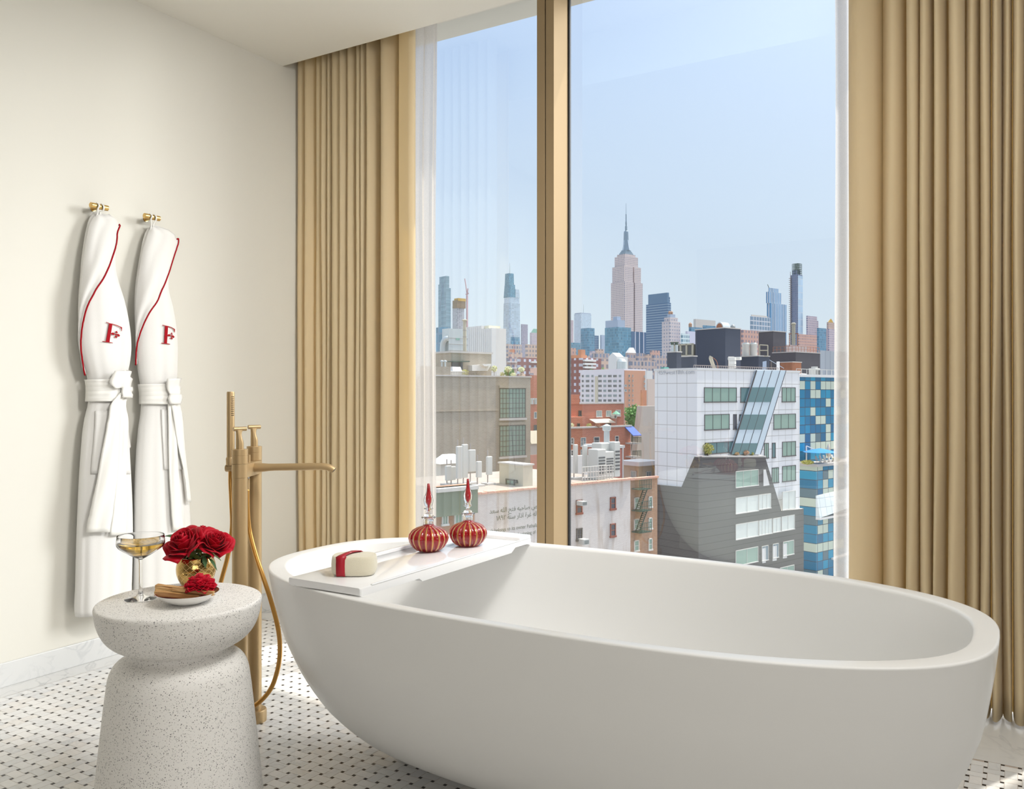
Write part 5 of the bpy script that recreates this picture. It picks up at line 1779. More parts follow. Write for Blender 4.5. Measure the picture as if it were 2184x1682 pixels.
# slanted beige concrete wall
B = Bld('building', 'beige concrete block with a slanted side, right of the tree', 1356, 1358, 1400, 866, 140, mat('beige_board_concrete', rgb(206, 194, 184), .85, vary=.08, vscale=.4), nobody=True)
zt_ = B.zt - GROUND
u = [B.s(1370, 866)[0], B.Ls, B.Ls, B.s(1355, 940)[0]]
zlow = B.s(1356, 985)[1]
B.part('walls', MB().rings([[(u[0], 0, zt_), (u[1], 0, zt_), (u[1], 0, 0), (u[3], 0, 0), (u[3], 0, zlow)], [(u[0], 1.2, zt_), (u[1], 1.2, zt_), (u[1], 1.2, 0), (u[3], 1.2, 0), (u[3], 1.2, zlow)]]), B.m)
Bld('building', 'low blank cream wall behind the blue awning', 1342, 1344, 1362, 912, 168, MC['concrete'])

# ---------------------------------------------------------------- red brick stepped block
M_REDB = brick_mat('red_brick', rgb(206, 120, 94), rgb(192, 104, 82), rgb(206, 160, 140), .5, .16, msize=.02, bump=.2)
M_REDB2 = mat('red_brick_far', rgb(212, 122, 92), .9, vary=.1, vscale=.5)
C5 = lambda x, y: (1200 + x * .2616, 760 + y * .2616)
D_ = 128
B = Bld('building', 'stepped red brick apartment block with terraces, right of the mullion', 1214, 1217, 1345, 914, D_, M_REDB)
zl = B.zt - GROUND
zu1 = B.s(1240, 861.5, 4)[1]; zu2 = B.s(1225, 841, 4)[1]
B.pbox('upper_storey', (B.s(1212, 0, 4)[0], 4, zl), (B.s(1331, 0, 4)[0], 6, zu1), M_REDB)
B.pbox('upper_storey', (B.s(1212, 0, 4)[0], 3.9, zu1), (B.s(1235, 0, 4)[0], 6, zu2), M_REDB)
B.pbox('terrace_block', (B.s(1212, 0, 2)[0], 2.0, zl), (B.s(1249, 0, 2)[0], 4, B.s(1230, 889, 2)[1]), M_REDB)
B.pbox('coping', (-.3, -.15, zl), (B.Ls + .2, .4, zl + .25), MC['concrete'])
B.pbox('coping', (B.s(1235, 0, 4)[0], 3.9, zu1), (B.s(1331, 0, 4)[0], 4.3, zu1 + .2), MC['concrete'])
for a, b_, c0, c1 in ((272, 318, 440, 494), (352, 395, 440, 490), (430, 470, 435, 487)):
    x0, y0 = C5(a, c0); x1, y1 = C5(b_, c1)
    B.win('s', x0, y0, x1, y1, M_FRW, M_PANE_P, 2, 1, yy=4.0)
x0, y0 = C5(128, 440); x1, y1 = C5(152, 486)
B.win('s', x0, y0, x1, y1, M_FRD, M_PANE_D, 1, 1, yy=4.0)
x0, y0 = C5(118, 545); x1, y1 = C5(138, 588)
B.win('s', x0, y0, x1, y1, M_FRD, M_PANE_D, 1, 1, yy=2.0)
for a, b_, c0, c1, pn in ((66, 85, 662, 716, M_PANE_D), (145, 188, 660, 734, M_PANE_B), (252, 298, 655, 724, M_PANE_D), (350, 378, 650, 700, M_PANE_D), (425, 455, 647, 697, M_PANE_D), (145, 188, 758, 815, M_PANE_B), (66, 85, 762, 812, M_PANE_D)):
    x0, y0 = C5(a, c0); x1, y1 = C5(b_, c1)
    B.win('s', x0, y0, x1, y1, M_FRW, pn, 1, 2)
B.win('s', *C5(350, 545), *C5(392, 582), M_FRD, M_PANE_D, 2, 1, yy=4.0)
for a, c0 in ((512, 712), (512, 822)):
    x0, y0 = C5(a, c0); u0, z0 = B.s(x0, y0); u1 = B.s(C5(580, 0)[0])[0]
    B.pbox('balcony', (u0, -1.6, z0), (u1, -.0, z0 + .22), MC['concrete'])
    rl = MB()
    for k in range(9):
        uu = lerp(u0, u1, k / 8); rl.box((uu - .03, -1.6, z0), (uu + .03, -1.54, z0 + 1.1))
    rl.box((u0, -1.62, z0 + 1.05), (u1, -1.52, z0 + 1.13))
    B.part('balcony_railing', rl, MC['iron'])
u0, z0 = B.s(*C5(262, 545), 2.6); u1, z1 = B.s(*C5(424, 520), 2.6)
aw = thing('awning', 'cream striped terrace awning on the stepped red brick block', 'awning', CW(0, 128, 0))
M_ = basis(B.root)
def Lp(x, y, z): return M_ @ Vector((x, y, z))
o = part('canopy', MB().rings([[Lp(u0, 2.4, z0), Lp(u1, 2.4, z0), Lp(u1, 3.85, z0 + .55), Lp(u0, 3.85, z0 + .55)], [Lp(u0, 2.4, z0 + .1), Lp(u1, 2.4, z0 + .1), Lp(u1, 3.85, z0 + .65), Lp(u0, 3.85, z0 + .65)]]), mat('cream_canvas', rgb(232, 216, 196), .8), aw)
aw.location = Lp((u0 + u1) / 2, 3, z0)
o.data.transform(Matrix.Translation(CW(0, 128, 0) - aw.location))


def parasol(name_label, base, px_w, D, h, m, mp, seg=8, tilt=.25):
    r = thing('parasol', name_label, 'parasol', base)
    R__ = px_w / FPX * D / 2
    part('canopy', MB().lathe([(R__, h - tilt * R__), (R__ * .5, h - tilt * R__ * .42), (.03, h)], base, seg), m, r)
    part('pole', MB().tube([base, Vector(base) + Vector((0, 0, h))], .04, 8), mp, r)
    return r


M_UGRN = mat('green_parasol', rgb(126, 178, 150), .8)
M_UBLU = mat('bright_blue_canvas', rgb(60, 140, 214), .8)
pb = Lp(B.s(1314, 0, 2.4)[0], 2.4, zl)
parasol('green parasol on the terrace of the stepped red brick block', pb, 22, D_, 2.5, M_UGRN, MC['railing'], tilt=.7)
u0, z0 = B.s(*C5(507, 645)); u1, z1 = B.s(*C5(575, 614))
a2 = thing('awning', 'bright blue awning at the corner of the stepped red brick block', 'awning', Lp((u0 + u1) / 2, -.5, z0))
part('canopy', MB().rings([[Lp(u0, -1.8, z0), Lp(u1, -1.8, z0), Lp(u1, 0, z0 + 1.3), Lp(u0, 0, z0 + 1.3)], [Lp(u0, -1.8, z0 + .12), Lp(u1, -1.8, z0 + .12), Lp(u1, 0, z0 + 1.45), Lp(u0, 0, z0 + 1.45)]]), mat('ultramarine_canvas', rgb(82, 108, 190), .8), a2)
for k, (x, y, lb, w_, h_, mm) in enumerate(((1256, 911, 'olive-yellow shrub on the red brick terrace, left of the cream awning', 12, 9, M_YGREEN), (1220, 911, 'pale green shrub on the red brick terrace, touching the mullion', 9, 10, M_CREAMFL), (1276, 911, 'rust coloured shrub on the red brick terrace under the cream awning', 14, 8, MC['rust']))):
    shrub('shrub', lb, x, y, 131.4 if x > 1230 else 129, w_, h_, mm, 90, seed=20 + k)
p = Lp(B.s(1310, 0, 3.4)[0], 3.4, B.s(1310, 892, 3.4)[1])
ac = thing('air_conditioner', 'white air conditioner box on the red brick terrace wall', 'air conditioner', p, ROT_S)
part('casing', MB().box((-.32, -.3, 0), (.32, .55, .6)), MC['ac'], ac, local=True)
part('grille', MB().lathe([(.22, -.02), (.22, .02)], (0, 0, 0), 16, M=Matrix.Translation((0, -.3, .3)) @ Matrix.Rotation(PI / 2, 4, 'X'), caps=True), MC['acdark'], ac, local=True)

# small brick house with white roof
D_ = 95
M_RB3 = brick_mat('mottled_red_brick', rgb(176, 92, 78), rgb(198, 130, 112), rgb(196, 150, 134), .45, .14, msize=.02)
B = Bld('building', 'small mottled brick house with a white roof in front of the red brick block', 1248, 1305, 1327, 956, D_, M_RB3)
B.pbox('right_wall', (0.02, -.12, 0), (B.Ls, 0, B.zt - GROUND - .1), mat('pink_painted_brick', rgb(206, 130, 116), .85), 'pink painted wall')
B.pbox('roof_coping', (-.25, -.25, B.zt - GROUND), (B.Ls + .2, B.Lv, B.zt - GROUND + .3), MC['white'])
B.win('s', *C5(437, 780), *C5(461, 845), M_FRW, M_PANE_D, 1, 3)
B.win('s', *C5(437, 920), *C5(460, 960), M_FRW, M_PANE_D, 1, 2)
B.part('roof_vent', MB().lathe([(.34, 0), (.34, 1.9), (.5, 2.0), (.5, 2.5), (.1, 2.7)], (-.1 + .5, 1.2, B.zt - GROUND), 12), MC['silver'])
B.part('downpipe', MB().tube([(B.Ls - .1, -.2, B.zt - GROUND), (B.Ls - .1, -.2, B.zt - GROUND - 13)], .09, 8), MC['white'])
Bld('building', 'low white bulkhead at the right edge of the mullion, beside the mottled brick house', 1205, 1212, 1254, 973, 90, MC['white'])
B = Bld('building', 'low house with a flat white roof and beige walls left of the white angular building', 1324, 1362, 1402, 993, 100, mat('beige_stucco', rgb(206, 188, 164), .85))
B.pbox('roof', (-.6, -.6, B.zt - GROUND), (B.Ls, B.Lv, B.zt - GROUND + .5), MC['white'])
B.win('v', *C5(558, 928), *C5(604, 985), M_FRW, M_PANE_P, 2, 1)
B.win('s', *C5(678, 935), *C5(719, 990), M_FRW, M_PANE_B, 2, 1)
B = Bld('building', 'flat white tarred roof building behind the low beige house', 1326, 1340, 1402, 985, 112, MC['white'])

# ---------------------------------------------------------------- painted brick wall with lettering
D_ = 62
M_PAINT = brick_mat('peeling_white_painted_brick', rgb(232, 222, 216), rgb(224, 212, 206), rgb(214, 202, 196), .24, .085, rgb(168, 140, 118), .55, bump=.35, msize=.012)
B = Bld('building', 'old brick building with a peeling white painted wall carrying Arabic and English lettering', 1000, 1013.9, 1344.5, 1054.5, D_, M_PAINT, Lv=13, body='painted_wall')
E1 = B
zt_ = B.zt - GROUND
M_TILE = mat('terracotta_coping', rgb(216, 166, 146), .85, vary=.15, vscale=2)
rnd = random.Random(2)
cp_ = MB(); xx_ = -.1
while xx_ < B.Ls:
    cp_.box((xx_, -.18, zt_ + rnd.uniform(-.01, .01)), (xx_ + .55, .45, zt_ + .14 + rnd.uniform(-.01, .03))); xx_ += .57
B.part('tile_coping', cp_, M_TILE, 'terracotta coping tiles')
B.pbox('flat_roof', (0, .45, zt_), (B.Ls, B.Lv, zt_ + .04), mat('silver_roof_membrane', rgb(168, 156, 146), .85, vary=.2, vscale=.5))
for a, b_, c0, c1 in ((385, 430, 1148, 1250), (385, 430, 1364, 1472), (108, 158, 1172, 1285), (110, 158, 1402, 1502)):
    B.win('s', *C5(a, c0), *C5(b_, c1), M_FRR if c0 != 1402 else M_FRD, M_PANE_D, 1 if c0 != 1402 else 2, 2, proud=.08, fw=.10)
for k, (a, b_, c0, c1, lb) in enumerate(((108, 148, 1176, 1206, 'boxy window air conditioner in the upper window of the painted wall'), (122, 165, 1484, 1520, 'boxy window air conditioner under the arched lower window of the painted wall'))):
    u0, z1 = B.s(*C5(a, c0)); u1, z0 = B.s(*C5(b_, c1))
    M_ = basis(B.root)
    r = thing('air_conditioner', lb, 'air conditioner', M_ @ Vector(((u0 + u1) / 2, -.3, z0)), ROT_S, 'window air conditioners on the painted wall')
    w2, h2 = (u1 - u0) / 2, z1 - z0
    part('casing', MB().box((-w2, -.45, 0), (w2, .3, h2)), MC['ac'], r, local=True)
    g = MB()
    for q in range(5): g.box((-w2 * .85, -.47, h2 * (.15 + q * .15)), (w2 * .85, -.45, h2 * (.21 + q * .15)))
    part('grille', g, MC['acdark'], r, local=True)

# lettering painted on the wall
M_INK = mat('faded_paint_letters', rgb(128, 126, 112), .9)
FORMS = {'\u0627': (0xFE8D, 0), '\u0628': (0xFE8F, 1), '\u0629': (0xFE93, 0), '\u062a': (0xFE95, 1), '\u062d': (0xFEA1, 1), '\u062e': (0xFEA5, 1), '\u062f': (0xFEA9, 0), '\u0630': (0xFEAB, 0), '\u0631': (0xFEAD, 0), '\u0633': (0xFEB1, 1), '\u0635': (0xFEB9, 1), '\u0639': (0xFEC9, 1), '\u063a': (0xFECD, 1), '\u0641': (0xFED1, 1), '\u0644': (0xFEDD, 1), '\u0645': (0xFEE1, 1), '\u0646': (0xFEE5, 1), '\u0647': (0xFEE9, 1), '\u064a': (0xFEF1, 1)}


def arabic(txt):
    """contextual letter forms, laid out left to right"""
    out = []
    for wd in txt.split(' '):
        if wd[0] in '\u0661\u0662\u0668\u0669':
            out.append(wd); continue
        sh = ''
        for i, ch in enumerate(wd):
            base, dual = FORMS[ch]
            prev = i > 0 and FORMS[wd[i - 1]][1]
            nxt = dual and i < len(wd) - 1
            sh += chr(base + (3 if prev and nxt else 1 if prev else 2 if nxt else 0))
        out.append(sh[::-1])
    return ' '.join(out[::-1])


def lettering(bld, face, txt, x0, y0, x1, name, m, align_x=True, proud=.012, bold=0.0, tall=1.0):
    cu = bpy.data.curves.new(name, 'FONT')
    cu.body = txt
    cu.extrude = .004
    cu.offset = bold
    cu.materials.append(m)
    o = bpy.data.objects.new(name, cu); COL.objects.link(o)
    bpy.context.view_layer.update()
    me = bpy.data.meshes.new_from_object(o.evaluated_get(bpy.context.evaluated_depsgraph_get()))
    bpy.data.objects.remove(o); bpy.data.curves.remove(cu)
    xmin = min(v.co.x for v in me.vertices)
    wd = max(v.co.x for v in me.vertices) - xmin
    for v in me.vertices: v.co.x -= xmin
    o = bpy.data.objects.new(name, me); COL.objects.link(o)
    o.parent = bld.root
    if face == 's':
        u0, z = bld.s(x0, y0); u1 = bld.s(x1)[0]
        k = (u1 - u0) / wd
        o.location = (u0, -proud, z); o.rotation_euler = (PI / 2, 0, 0)
    else:
        u0, z = bld.vv(x0, y0); u1 = bld.vv(x1)[0]
        k = (u0 - u1) / wd
        o.location = (-proud, u0, z); o.rotation_euler = (PI / 2, 0, -PI / 2)
    o.scale = (k, k * tall, 1)
    return o


for txt, x0, y0, x1, bold, tall in ((arabic('\u064a\u062e\u062a\u0635 \u0635\u0627\u062d\u0628\u0647 \u0641\u062a\u062d \u0627\u0644\u0644\u0647 \u0633\u0639\u062f'), 1044, 1095, 1160, 0.004, 1.0),
                        (arabic('\u0645\u0627\u0644\u0647 \u063a\u0631\u0629 \u0627\u0630\u0627\u0631 \u0633\u0646\u0629 \u0661\u0668\u0669\u0662'), 1059, 1109.5, 1152, 0.004, 1.0),
                        ('This book belongs to its owner Fathallah Saad', 1018, 1139.5, 1166, 0.0, 1.1), ('at the beginning of March 1892', 1084, 1145.5, 1180, 0.0, 1.1)):
    lettering(B, 's', txt, x0, y0, x1, 'wall_lettering', M_INK, bold=bold, tall=tall)

# fire-escape building
D_ = 66
M_FEB = brick_mat('buff_brick', rgb(196, 158, 132), rgb(182, 140, 114), rgb(176, 150, 130), .3, .1, rgb(128, 118, 98), .3)
B = Bld('building', 'brick building with a dark iron fire escape beside the painted wall', 1340, 1345, 1402, 1024, D_ * 1.28, M_FEB)
B.pbox('coping', (-.1, -.2, B.zt - GROUND), (B.Ls, .4, B.zt - GROUND + .2), M_TILE)
for a, b_, c0, c1 in ((697, 728, 1142, 1232), (697, 728, 1316, 1408), (697, 728, 1484, 1580), (582, 620, 1150, 1240), (580, 620, 1326, 1412), (580, 620, 1500, 1590)):
    B.win('s', *C5(a, c0), *C5(b_, c1), M_FRW, M_PANE_G, 1, 2)
fe = thing('fire_escape', 'dark iron fire escape zigzagging down the brick building', 'fire escape', B.root.location)
M_ = basis(B.root)
zs = []
for k, c0 in enumerate((1082, 1258, 1432)):
    u0, z0 = B.s(*C5(560, c0)); u1 = B.s(C5(655, 0)[0])[0]
    zs.append((u0, u1, z0))
    mb = MB()
    for q in range(9):
        y_ = -1.1 * q / 8; mb.box((u0, y_ - .05, z0), (u1, y_ + .04, z0 + .06), M=M_)
    part('landing', mb, MC['iron'], fe)
    mb = MB()
    for q in range(8):
        uu = lerp(u0, u1, q / 7); mb.box((uu - .02, -1.14, z0), (uu + .02, -1.10, z0 + 1.0), M=M_)
    for hh in (.5, 1.0): mb.box((u0, -1.15, z0 + hh - .02), (u1, -1.09, z0 + hh + .02), M=M_)
    part('guard_rail', mb, MC['iron'], fe)
for (u0, u1, z0), (v0, v1, z1) in zip(zs[:-1], zs[1:]):
    mb = MB()
    for yy in (-.35, -.85):
        mb.tube([M_ @ Vector((u1 - .3, yy, z0)), M_ @ Vector((u0 + .2, yy, z1))], .05, 6)
    for q in range(1, 12):
        t_ = q / 12
        mb.box((lerp(u1 - .3, u0 + .2, t_) - .08, -.85, lerp(z0, z1, t_) - .02), (lerp(u1 - .3, u0 + .2, t_) + .08, -.35, lerp(z0, z1, t_) + .02), M=M_)
    part('stair', mb, MC['iron'], fe)

# roof equipment on the painted-wall building
MR = basis(E1.root)
ZR = E1.zt + .04


def roofbox(name, label, cat, px, py, d_in, sx, sy, sz, m, group=None, grille=True):
    """a unit standing on the painted-wall building's flat roof, d_in metres back from its face"""
    k = (px - CX) / FPX
    t_ = (k * (E1.D + d_in * SS) - (E1.a0 - d_in * SCO)) / (SS - k * SCO)
    p = MR @ Vector((t_, d_in, 0)); p.z = ZR
    r = thing(name, label, cat, p, ROT_S, group)
    b_ = part('casing', MB().rbox((-sx / 2, -sy / 2, 0), (sx / 2, sy / 2, sz), .05), m, r, local=True)
    if grille:
        g = MB()
        for q in range(6): g.box((-sx * .38, -sy / 2 - .03, sz * (.2 + q * .1)), (sx * .38, -sy / 2, sz * (.25 + q * .1)))
        part('grille', g, MC['acdark'], r, local=True)
    return r


GRP = 'rooftop air units on the painted-wall building'
for k, (px, d_in, sx, sy, sz, lb) in enumerate(((1273, 2.0, 1.0, 1.2, 2.6, 'white upright air unit on the painted-wall roof, leftmost beside the lattice guard rail'), (1283, 3.4, 1.3, 1.2, 3.0, 'tall white air unit on the painted-wall roof, second in the row'), (1292, 2.6, 1.1, 1.0, 2.3, 'white air unit on the painted-wall roof, third in the row'), (1301, 3.6, 1.2, 1.1, 2.5, 'white air unit on the painted-wall roof, fourth in the row'), (1310, 2.6, .7, .8, 3.1, 'narrow tall white air unit on the painted-wall roof, last in the row'))):
    roofbox('rooftop_air_unit', lb, 'air conditioner', px, 0, d_in, sx, sy, sz, MC['ac'], GRP)
gr = thing('guard_rail', 'white pipe guard rail in front of the rooftop air units', 'railing', MR @ Vector((E1.s(1258)[0], .9, ZR - GROUND)))
mb = MB()
ua, ub = E1.s(1258)[0], E1.s(1322)[0]
for k in range(12):
    u = lerp(ua, ub, k / 11); mb.tube([MR @ Vector((u, .9, zt_ + .04)), MR @ Vector((u, .9, zt_ + 1.3))], .035, 6)
part('posts', mb, MC['ac'], gr)
mb = MB()
for hh in (.4, .85, 1.3): mb.tube([MR @ Vector((ua, .9, zt_ + hh)), MR @ Vector((ub, .9, zt_ + hh))], .03, 6)
part('rails', mb, MC['ac'], gr)
GA = 'mobile antenna panels on the painted-wall roof'
for k, (px, d_in, h0, h1, w_, lb) in enumerate(((978, 5.0, .6, 3.2, .5, 'white antenna panel on a pole, leftmost of the tall pair above the orange brick corner'), (990, 5.4, .6, 3.3, .5, 'white antenna panel on a pole, second of the tall pair above the orange brick corner'), (1005, 5.8, 1.0, 2.8, .65, 'wide white antenna panel on a pole right of the tall pair'), (955, 6.0, .4, 1.6, .5, 'small white antenna box nearest the sheer curtain'), (964, 6.2, .4, 1.5, .5, 'small white antenna box second from the sheer curtain'), (1020, 4.0, .7, 2.0, .45, 'white antenna box on a pole left of the beige bulkhead'), (1042, 4.4, .8, 2.3, .5, 'white antenna box on a pole close to the beige bulkhead'), (1226, 3.2, .5, 3.0, .4, 'white antenna panel on the painted-wall roof, right of the mullion'), (1246, 3.0, .6, 2.9, .45, 'pale antenna panel left of the rooftop air units'))):
    kk = (px - CX) / FPX
    t_ = (kk * (E1.D + d_in * SS) - (E1.a0 - d_in * SCO)) / (SS - kk * SCO)
    p = MR @ Vector((t_, d_in, 0)); p.z = ZR
    r = thing('antenna', lb, 'antenna', p, ROT_S, GA)
    part('panel', MB().rbox((-w_ / 2, -.2, h0), (w_ / 2, .05, h1), .04), MC['ac'], r, local=True)
    part('pole', MB().tube([(0, .12, 0), (0, .12, h1 + .5)], .05, 8), MC['railing'], r, local=True)
    part('foot', MB().box((-.4, -.4, 0), (.4, .5, .15)), MC['concrete'], r, local=True)

# corner building below the antennas: orange brick with a green cornice
D_ = 57
M_OB = brick_mat('orange_brown_brick', rgb(190, 140, 110), rgb(174, 124, 98), rgb(180, 150, 128), .3, .1)
B = Bld('building', 'orange brick building with a green cornice below the antennas, beside the left sheer curtain', 915, 930, 1012, 1041, D_, M_OB, Lv=1.2)
C6 = lambda x, y: (920 + x * .2734, 740 + y * .2734)
zt2 = B.zt - GROUND
B.pbox('cornice', (-.2, -.4, zt2 - 1.9), (B.Ls, .1, zt2 - .25), mat('green_metal_cornice', rgb(122, 130, 112), .7), 'green metal cornice band')
B.pbox('coping', (-.2, -.5, zt2 - .25), (B.Ls, .6, zt2), MC['concrete'])
for a, b_, c0, c1 in ((78, 128, 1236, 1390), (175, 240, 1250, 1400)):
    B.win('s', *C6(a, c0), *C6(b_, c1), M_FRW, M_PANE_G, 2, 1)
    u0, z0 = B.s(*C6(a - 4, c0)); u1 = B.s(C6(b_ + 6, 0)[0])[0]
    B.pbox('lintel', (u0, -.2, z0), (u1, 0, z0 + .35), MC['white'])
B = Bld('building', 'pale building with a hipped white metal roof, behind the antennas by the sheer curtain', 925, 940, 998, 989, 85, mat('cream_stucco', rgb(226, 214, 198), .85))
frust(B, 'hipped_roof', B.zt - GROUND, B.zt - GROUND + .9, (-.3, B.Ls, -.3, B.Lv + .3), (B.Ls * .2, B.Ls * .6, B.Lv * .4, B.Lv * .6), MC['white'])
B = Bld('building', 'beige rendered bulkhead with a small square window, left of the mullion', 1065, 1115.5, 1136, 993, 67, mat('beige_bulkhead_render', rgb(206, 198, 178), .85, vary=.05), zb=ZR)
B.pbox('coping', (-.1, -.1, B.zt - B.zb), (B.Ls + .1, B.Lv + .1, B.zt - B.zb + .12), MC['concrete'])
B.win('v', *C6(585, 1025), *C6(653, 1095), M_FRD, M_PANE_G, 2, 2)
B.win('v', *C6(662, 1035), *C6(674, 1053), M_FRD, M_PANE_D, 1, 1)
# ---------------------------------------------------------------- brown brick building with the roof terrace (left pane)
D_ = 128
M_BRN = brick_mat('taupe_brick', rgb(184, 170, 152), rgb(172, 158, 140), rgb(190, 178, 162), .6, .2, rgb(150, 138, 122), .25, bump=.25, msize=.03)
B = Bld('building', 'large taupe brick building with two industrial windows and a roof terrace, left of the mullion', 900, 905, 1131.5, 801.5, D_, M_BRN, Lv=20)
T1 = B
for c0, c1 in ((318, 556), (610, 856)):
    B.win('s', *C6(530, c0 + 2), *C6(733, c1), M_FRD, M_PANE_G, 8, 6, proud=.14, fw=.12)
    u0, z0 = B.s(*C6(526, c1)); u1 = B.s(C6(738, 0)[0])[0]
    B.pbox('window_sill', (u0, -.3, z0 - .35), (u1, 0, z0), MC['concrete'])
    u0, z0 = B.s(*C6(526, c0)); 
    B.pbox('window_lintel', (u0, -.2, z0), (u1, 0, z0 + .4), M_BRN)
u0, z0 = B.s(937, 997)
B.pbox('lower_band', (0, -.12, z0 + 8.6), (B.s(1062)[0], 0, z0 + 8.72), M_BRN)
zt_ = B.zt - GROUND
B.pbox('coping', (-.1, -.15, zt_), (B.Ls + .15, .4, zt_ + .22), MC['concrete'])
B.pbox('raised_parapet', (B.s(900)[0], 0, zt_), (B.s(961)[0], .6, B.s(950, 781.5)[1]), M_BRN)
MT = basis(B.root)
roof_y = lambda d: CY - (T1.zt + .02 - EYE.z) * FPX / d
# penthouse on that roof
P2 = Bld('rooftop_penthouse', 'taupe brick penthouse with a slanted white skylight on the terrace roof', 900, 962, 1048, 752, 140, M_BRN, cat='penthouse', zb=B.zt, Lv=6)
P2.pbox('coping', (-.2, -.2, P2.zt - P2.zb), (P2.Ls + .2, P2.Lv, P2.zt - P2.zb + .3), MC['concrete'])
P2.poly('skylight', 's', [(998, 779), (1039.5, 776), (1031, 791), (998, 791)], MC['white'], 0, 1.2)
P2.poly('skylight_hood', 's', [(1013, 776.5), (1030, 777), (1033, 781), (1018, 781.5)], MC['white'], 1.2, 2.0)
P2.poly('door_recess', 's', [(963, 772), (986, 772), (986, 797), (963, 797)], M_PANE_D, 0, .15)
P2.poly('door_canopy', 's', [(954, 770), (990, 770), (990, 772), (954, 772)], MC['iron'], 0, 1.6)
# silver mechanical unit, louvred block and stack behind
A4 = Bld('rooftop_mechanical_unit', 'large silver mechanical unit with a curved duct behind the brick penthouse', 943, 957, 998, 700, 165, MC['silver'], cat='mechanical unit')
for k in range(3):
    A4.pbox('panel_seam', (0, -.05, A4.zt - A4.zb - 1.9 - k * 1.2), (A4.Ls, 0, A4.zt - A4.zb - 1.84 - k * 1.2), MC['railing'])
u0, z0 = A4.vv(946, 745)
A4.part('curved_duct', MB().tube(smooth_path([(-.6, u0 * .6, z0 - 3), (-.7, u0 * .6, z0 + .6), (-.5, u0 * .3, z0 + 1.9), (0, u0 * .05, z0 + 2.1)], 5), .55, 12), MC['silver'])
u0, z0 = A4.s(976, 723)
A4.part('maker_plate', MB().box((u0 - .45, -.08, z0 - .2), (u0 + .45, -.03, z0 + .2)), MC['green'])
A3 = Bld('building', 'white building with tall vertical louvre fins along its top, behind the silver mechanical unit', 985, 1056, 1079.5, 699.5, 230, MC['white'])
z1 = A3.zt - GROUND
fm = MB()
ya, yb = A3.vv(1056)[0], A3.vv(1004)[0]
for k in range(13):
    y = lerp(ya, yb, k / 12)
    fm.box((-1.1, y, z1 - 40), (0, y + .8, z1 + (.9 if k > 4 else 0)))
A3.part('louvre_fins', fm, MC['white'])
A3.pbox('upper_deck', (0, yb * .25, z1), (4, yb * 1.1, z1 + .9), mat('cream_metal_deck', rgb(232, 226, 200), .7))
gm_ = MB()
for k in range(12):
    y = lerp(ya, yb, (k + .55) / 12)
    gm_.box((-.12, y + .05, z1 - 4.2), (-.02, y + .85, z1 - .3))
A3.part('louvre_gap_shade', gm_, MC['stackc'], 'buff strips in the gaps between the fins, coloured as their shade')  # shade between the fins, put in as darker strips
c = at(991, 752, 152)
t = thing('chimney_stack', 'buff metal chimney stack rising in front of the white louvred building', 'chimney', c)
zc = lambda y: EYE.z - (y - CY) / FPX * 152
part('flue', MB().lathe([(.30, T1.zt), (.30, zc(684))], (c.x, c.y, 0), 14, caps=True), MC['stackc'], t)
part('cap', MB().lathe([(.5, zc(684)), (.5, zc(682)), (.3, zc(681))], (c.x, c.y, 0), 14, caps=True), MC['stackc'], t)
part('bands', MB().lathe([(.34, zc(705)), (.34, zc(703.5))], (c.x, c.y, 0), 14, caps=True).lathe([(.34, zc(719)), (.34, zc(717.5))], (c.x, c.y, 0), 14, caps=True), MC['railing'], t)
Bld('building', 'small dark glazed block at the foot of the grey-blue stepped tower', 930, 944, 960, 697, 320, MC['blueglass'])
for k, (px, lb) in enumerate(((942.5, 'white mushroom vent on the terrace parapet, the one nearer the sheer curtain'), (949.5, 'white mushroom vent on the terrace parapet, the one further from the sheer curtain'))):
    c = at(px, 781, 135); zt_v = EYE.z - (771 - CY) / FPX * 135; c.z = T1.zt
    r = thing('roof_vent', lb, 'roof vent', c, 0, 'mushroom vents on the taupe building')
    part('pipe', MB().tube([c, Vector((c.x, c.y, zt_v))], .14, 10), MC['silver'], r)
    part('cowl', MB().lathe([(.14, 0), (.3, .02), (.26, .15), (.02, .25)], (c.x, c.y, zt_v), 12, caps=True), MC['silver'], r)
# terrace railing and planting
r = thing('terrace_railing', 'thin metal railing along the edge of the taupe building roof terrace', 'railing', MT @ Vector((B.s(961)[0], .3, zt_)))
mb = MB()
ua, ub = B.s(962)[0], B.s(1060)[0]
for k in range(30):
    u = lerp(ua, ub, k / 29); mb.box((u - .02, .28, zt_), (u + .02, .32, zt_ + .75), M=MT)
part('balusters', mb, MC['railing'], r)
part('handrail', MB().box((ua, .25, zt_ + .72), (ub, .35, zt_ + .78), M=MT), MC['railing'], r)
GT = 'round flowering standards on the roof terrace'
for k, (px, yb_, w_, h_, lb) in enumerate(((1054, 801, 13, 25, 'round cream flowering standard tree on the roof terrace, leftmost by the penthouse'), (1084, 801, 15, 24, 'round cream flowering standard tree on the roof terrace, in front of the clipped cone'), (1112, 802, 14, 23, 'round cream flowering standard tree on the roof terrace, nearest the mullion'))):
    shrub('flowering_standard', lb, px, roof_y(142.5), 142.5, w_, h_, M_CREAMFL, 130, GT, .5, 'shrub', 30 + k)
shrub('clipped_cone_shrub', 'dark green clipped cone shrub on the roof terrace behind a cream standard tree', 1086, roof_y(144.5), 144.5, 22, 22, M_GREEN, 300, None, .05, 'shrub', 41)
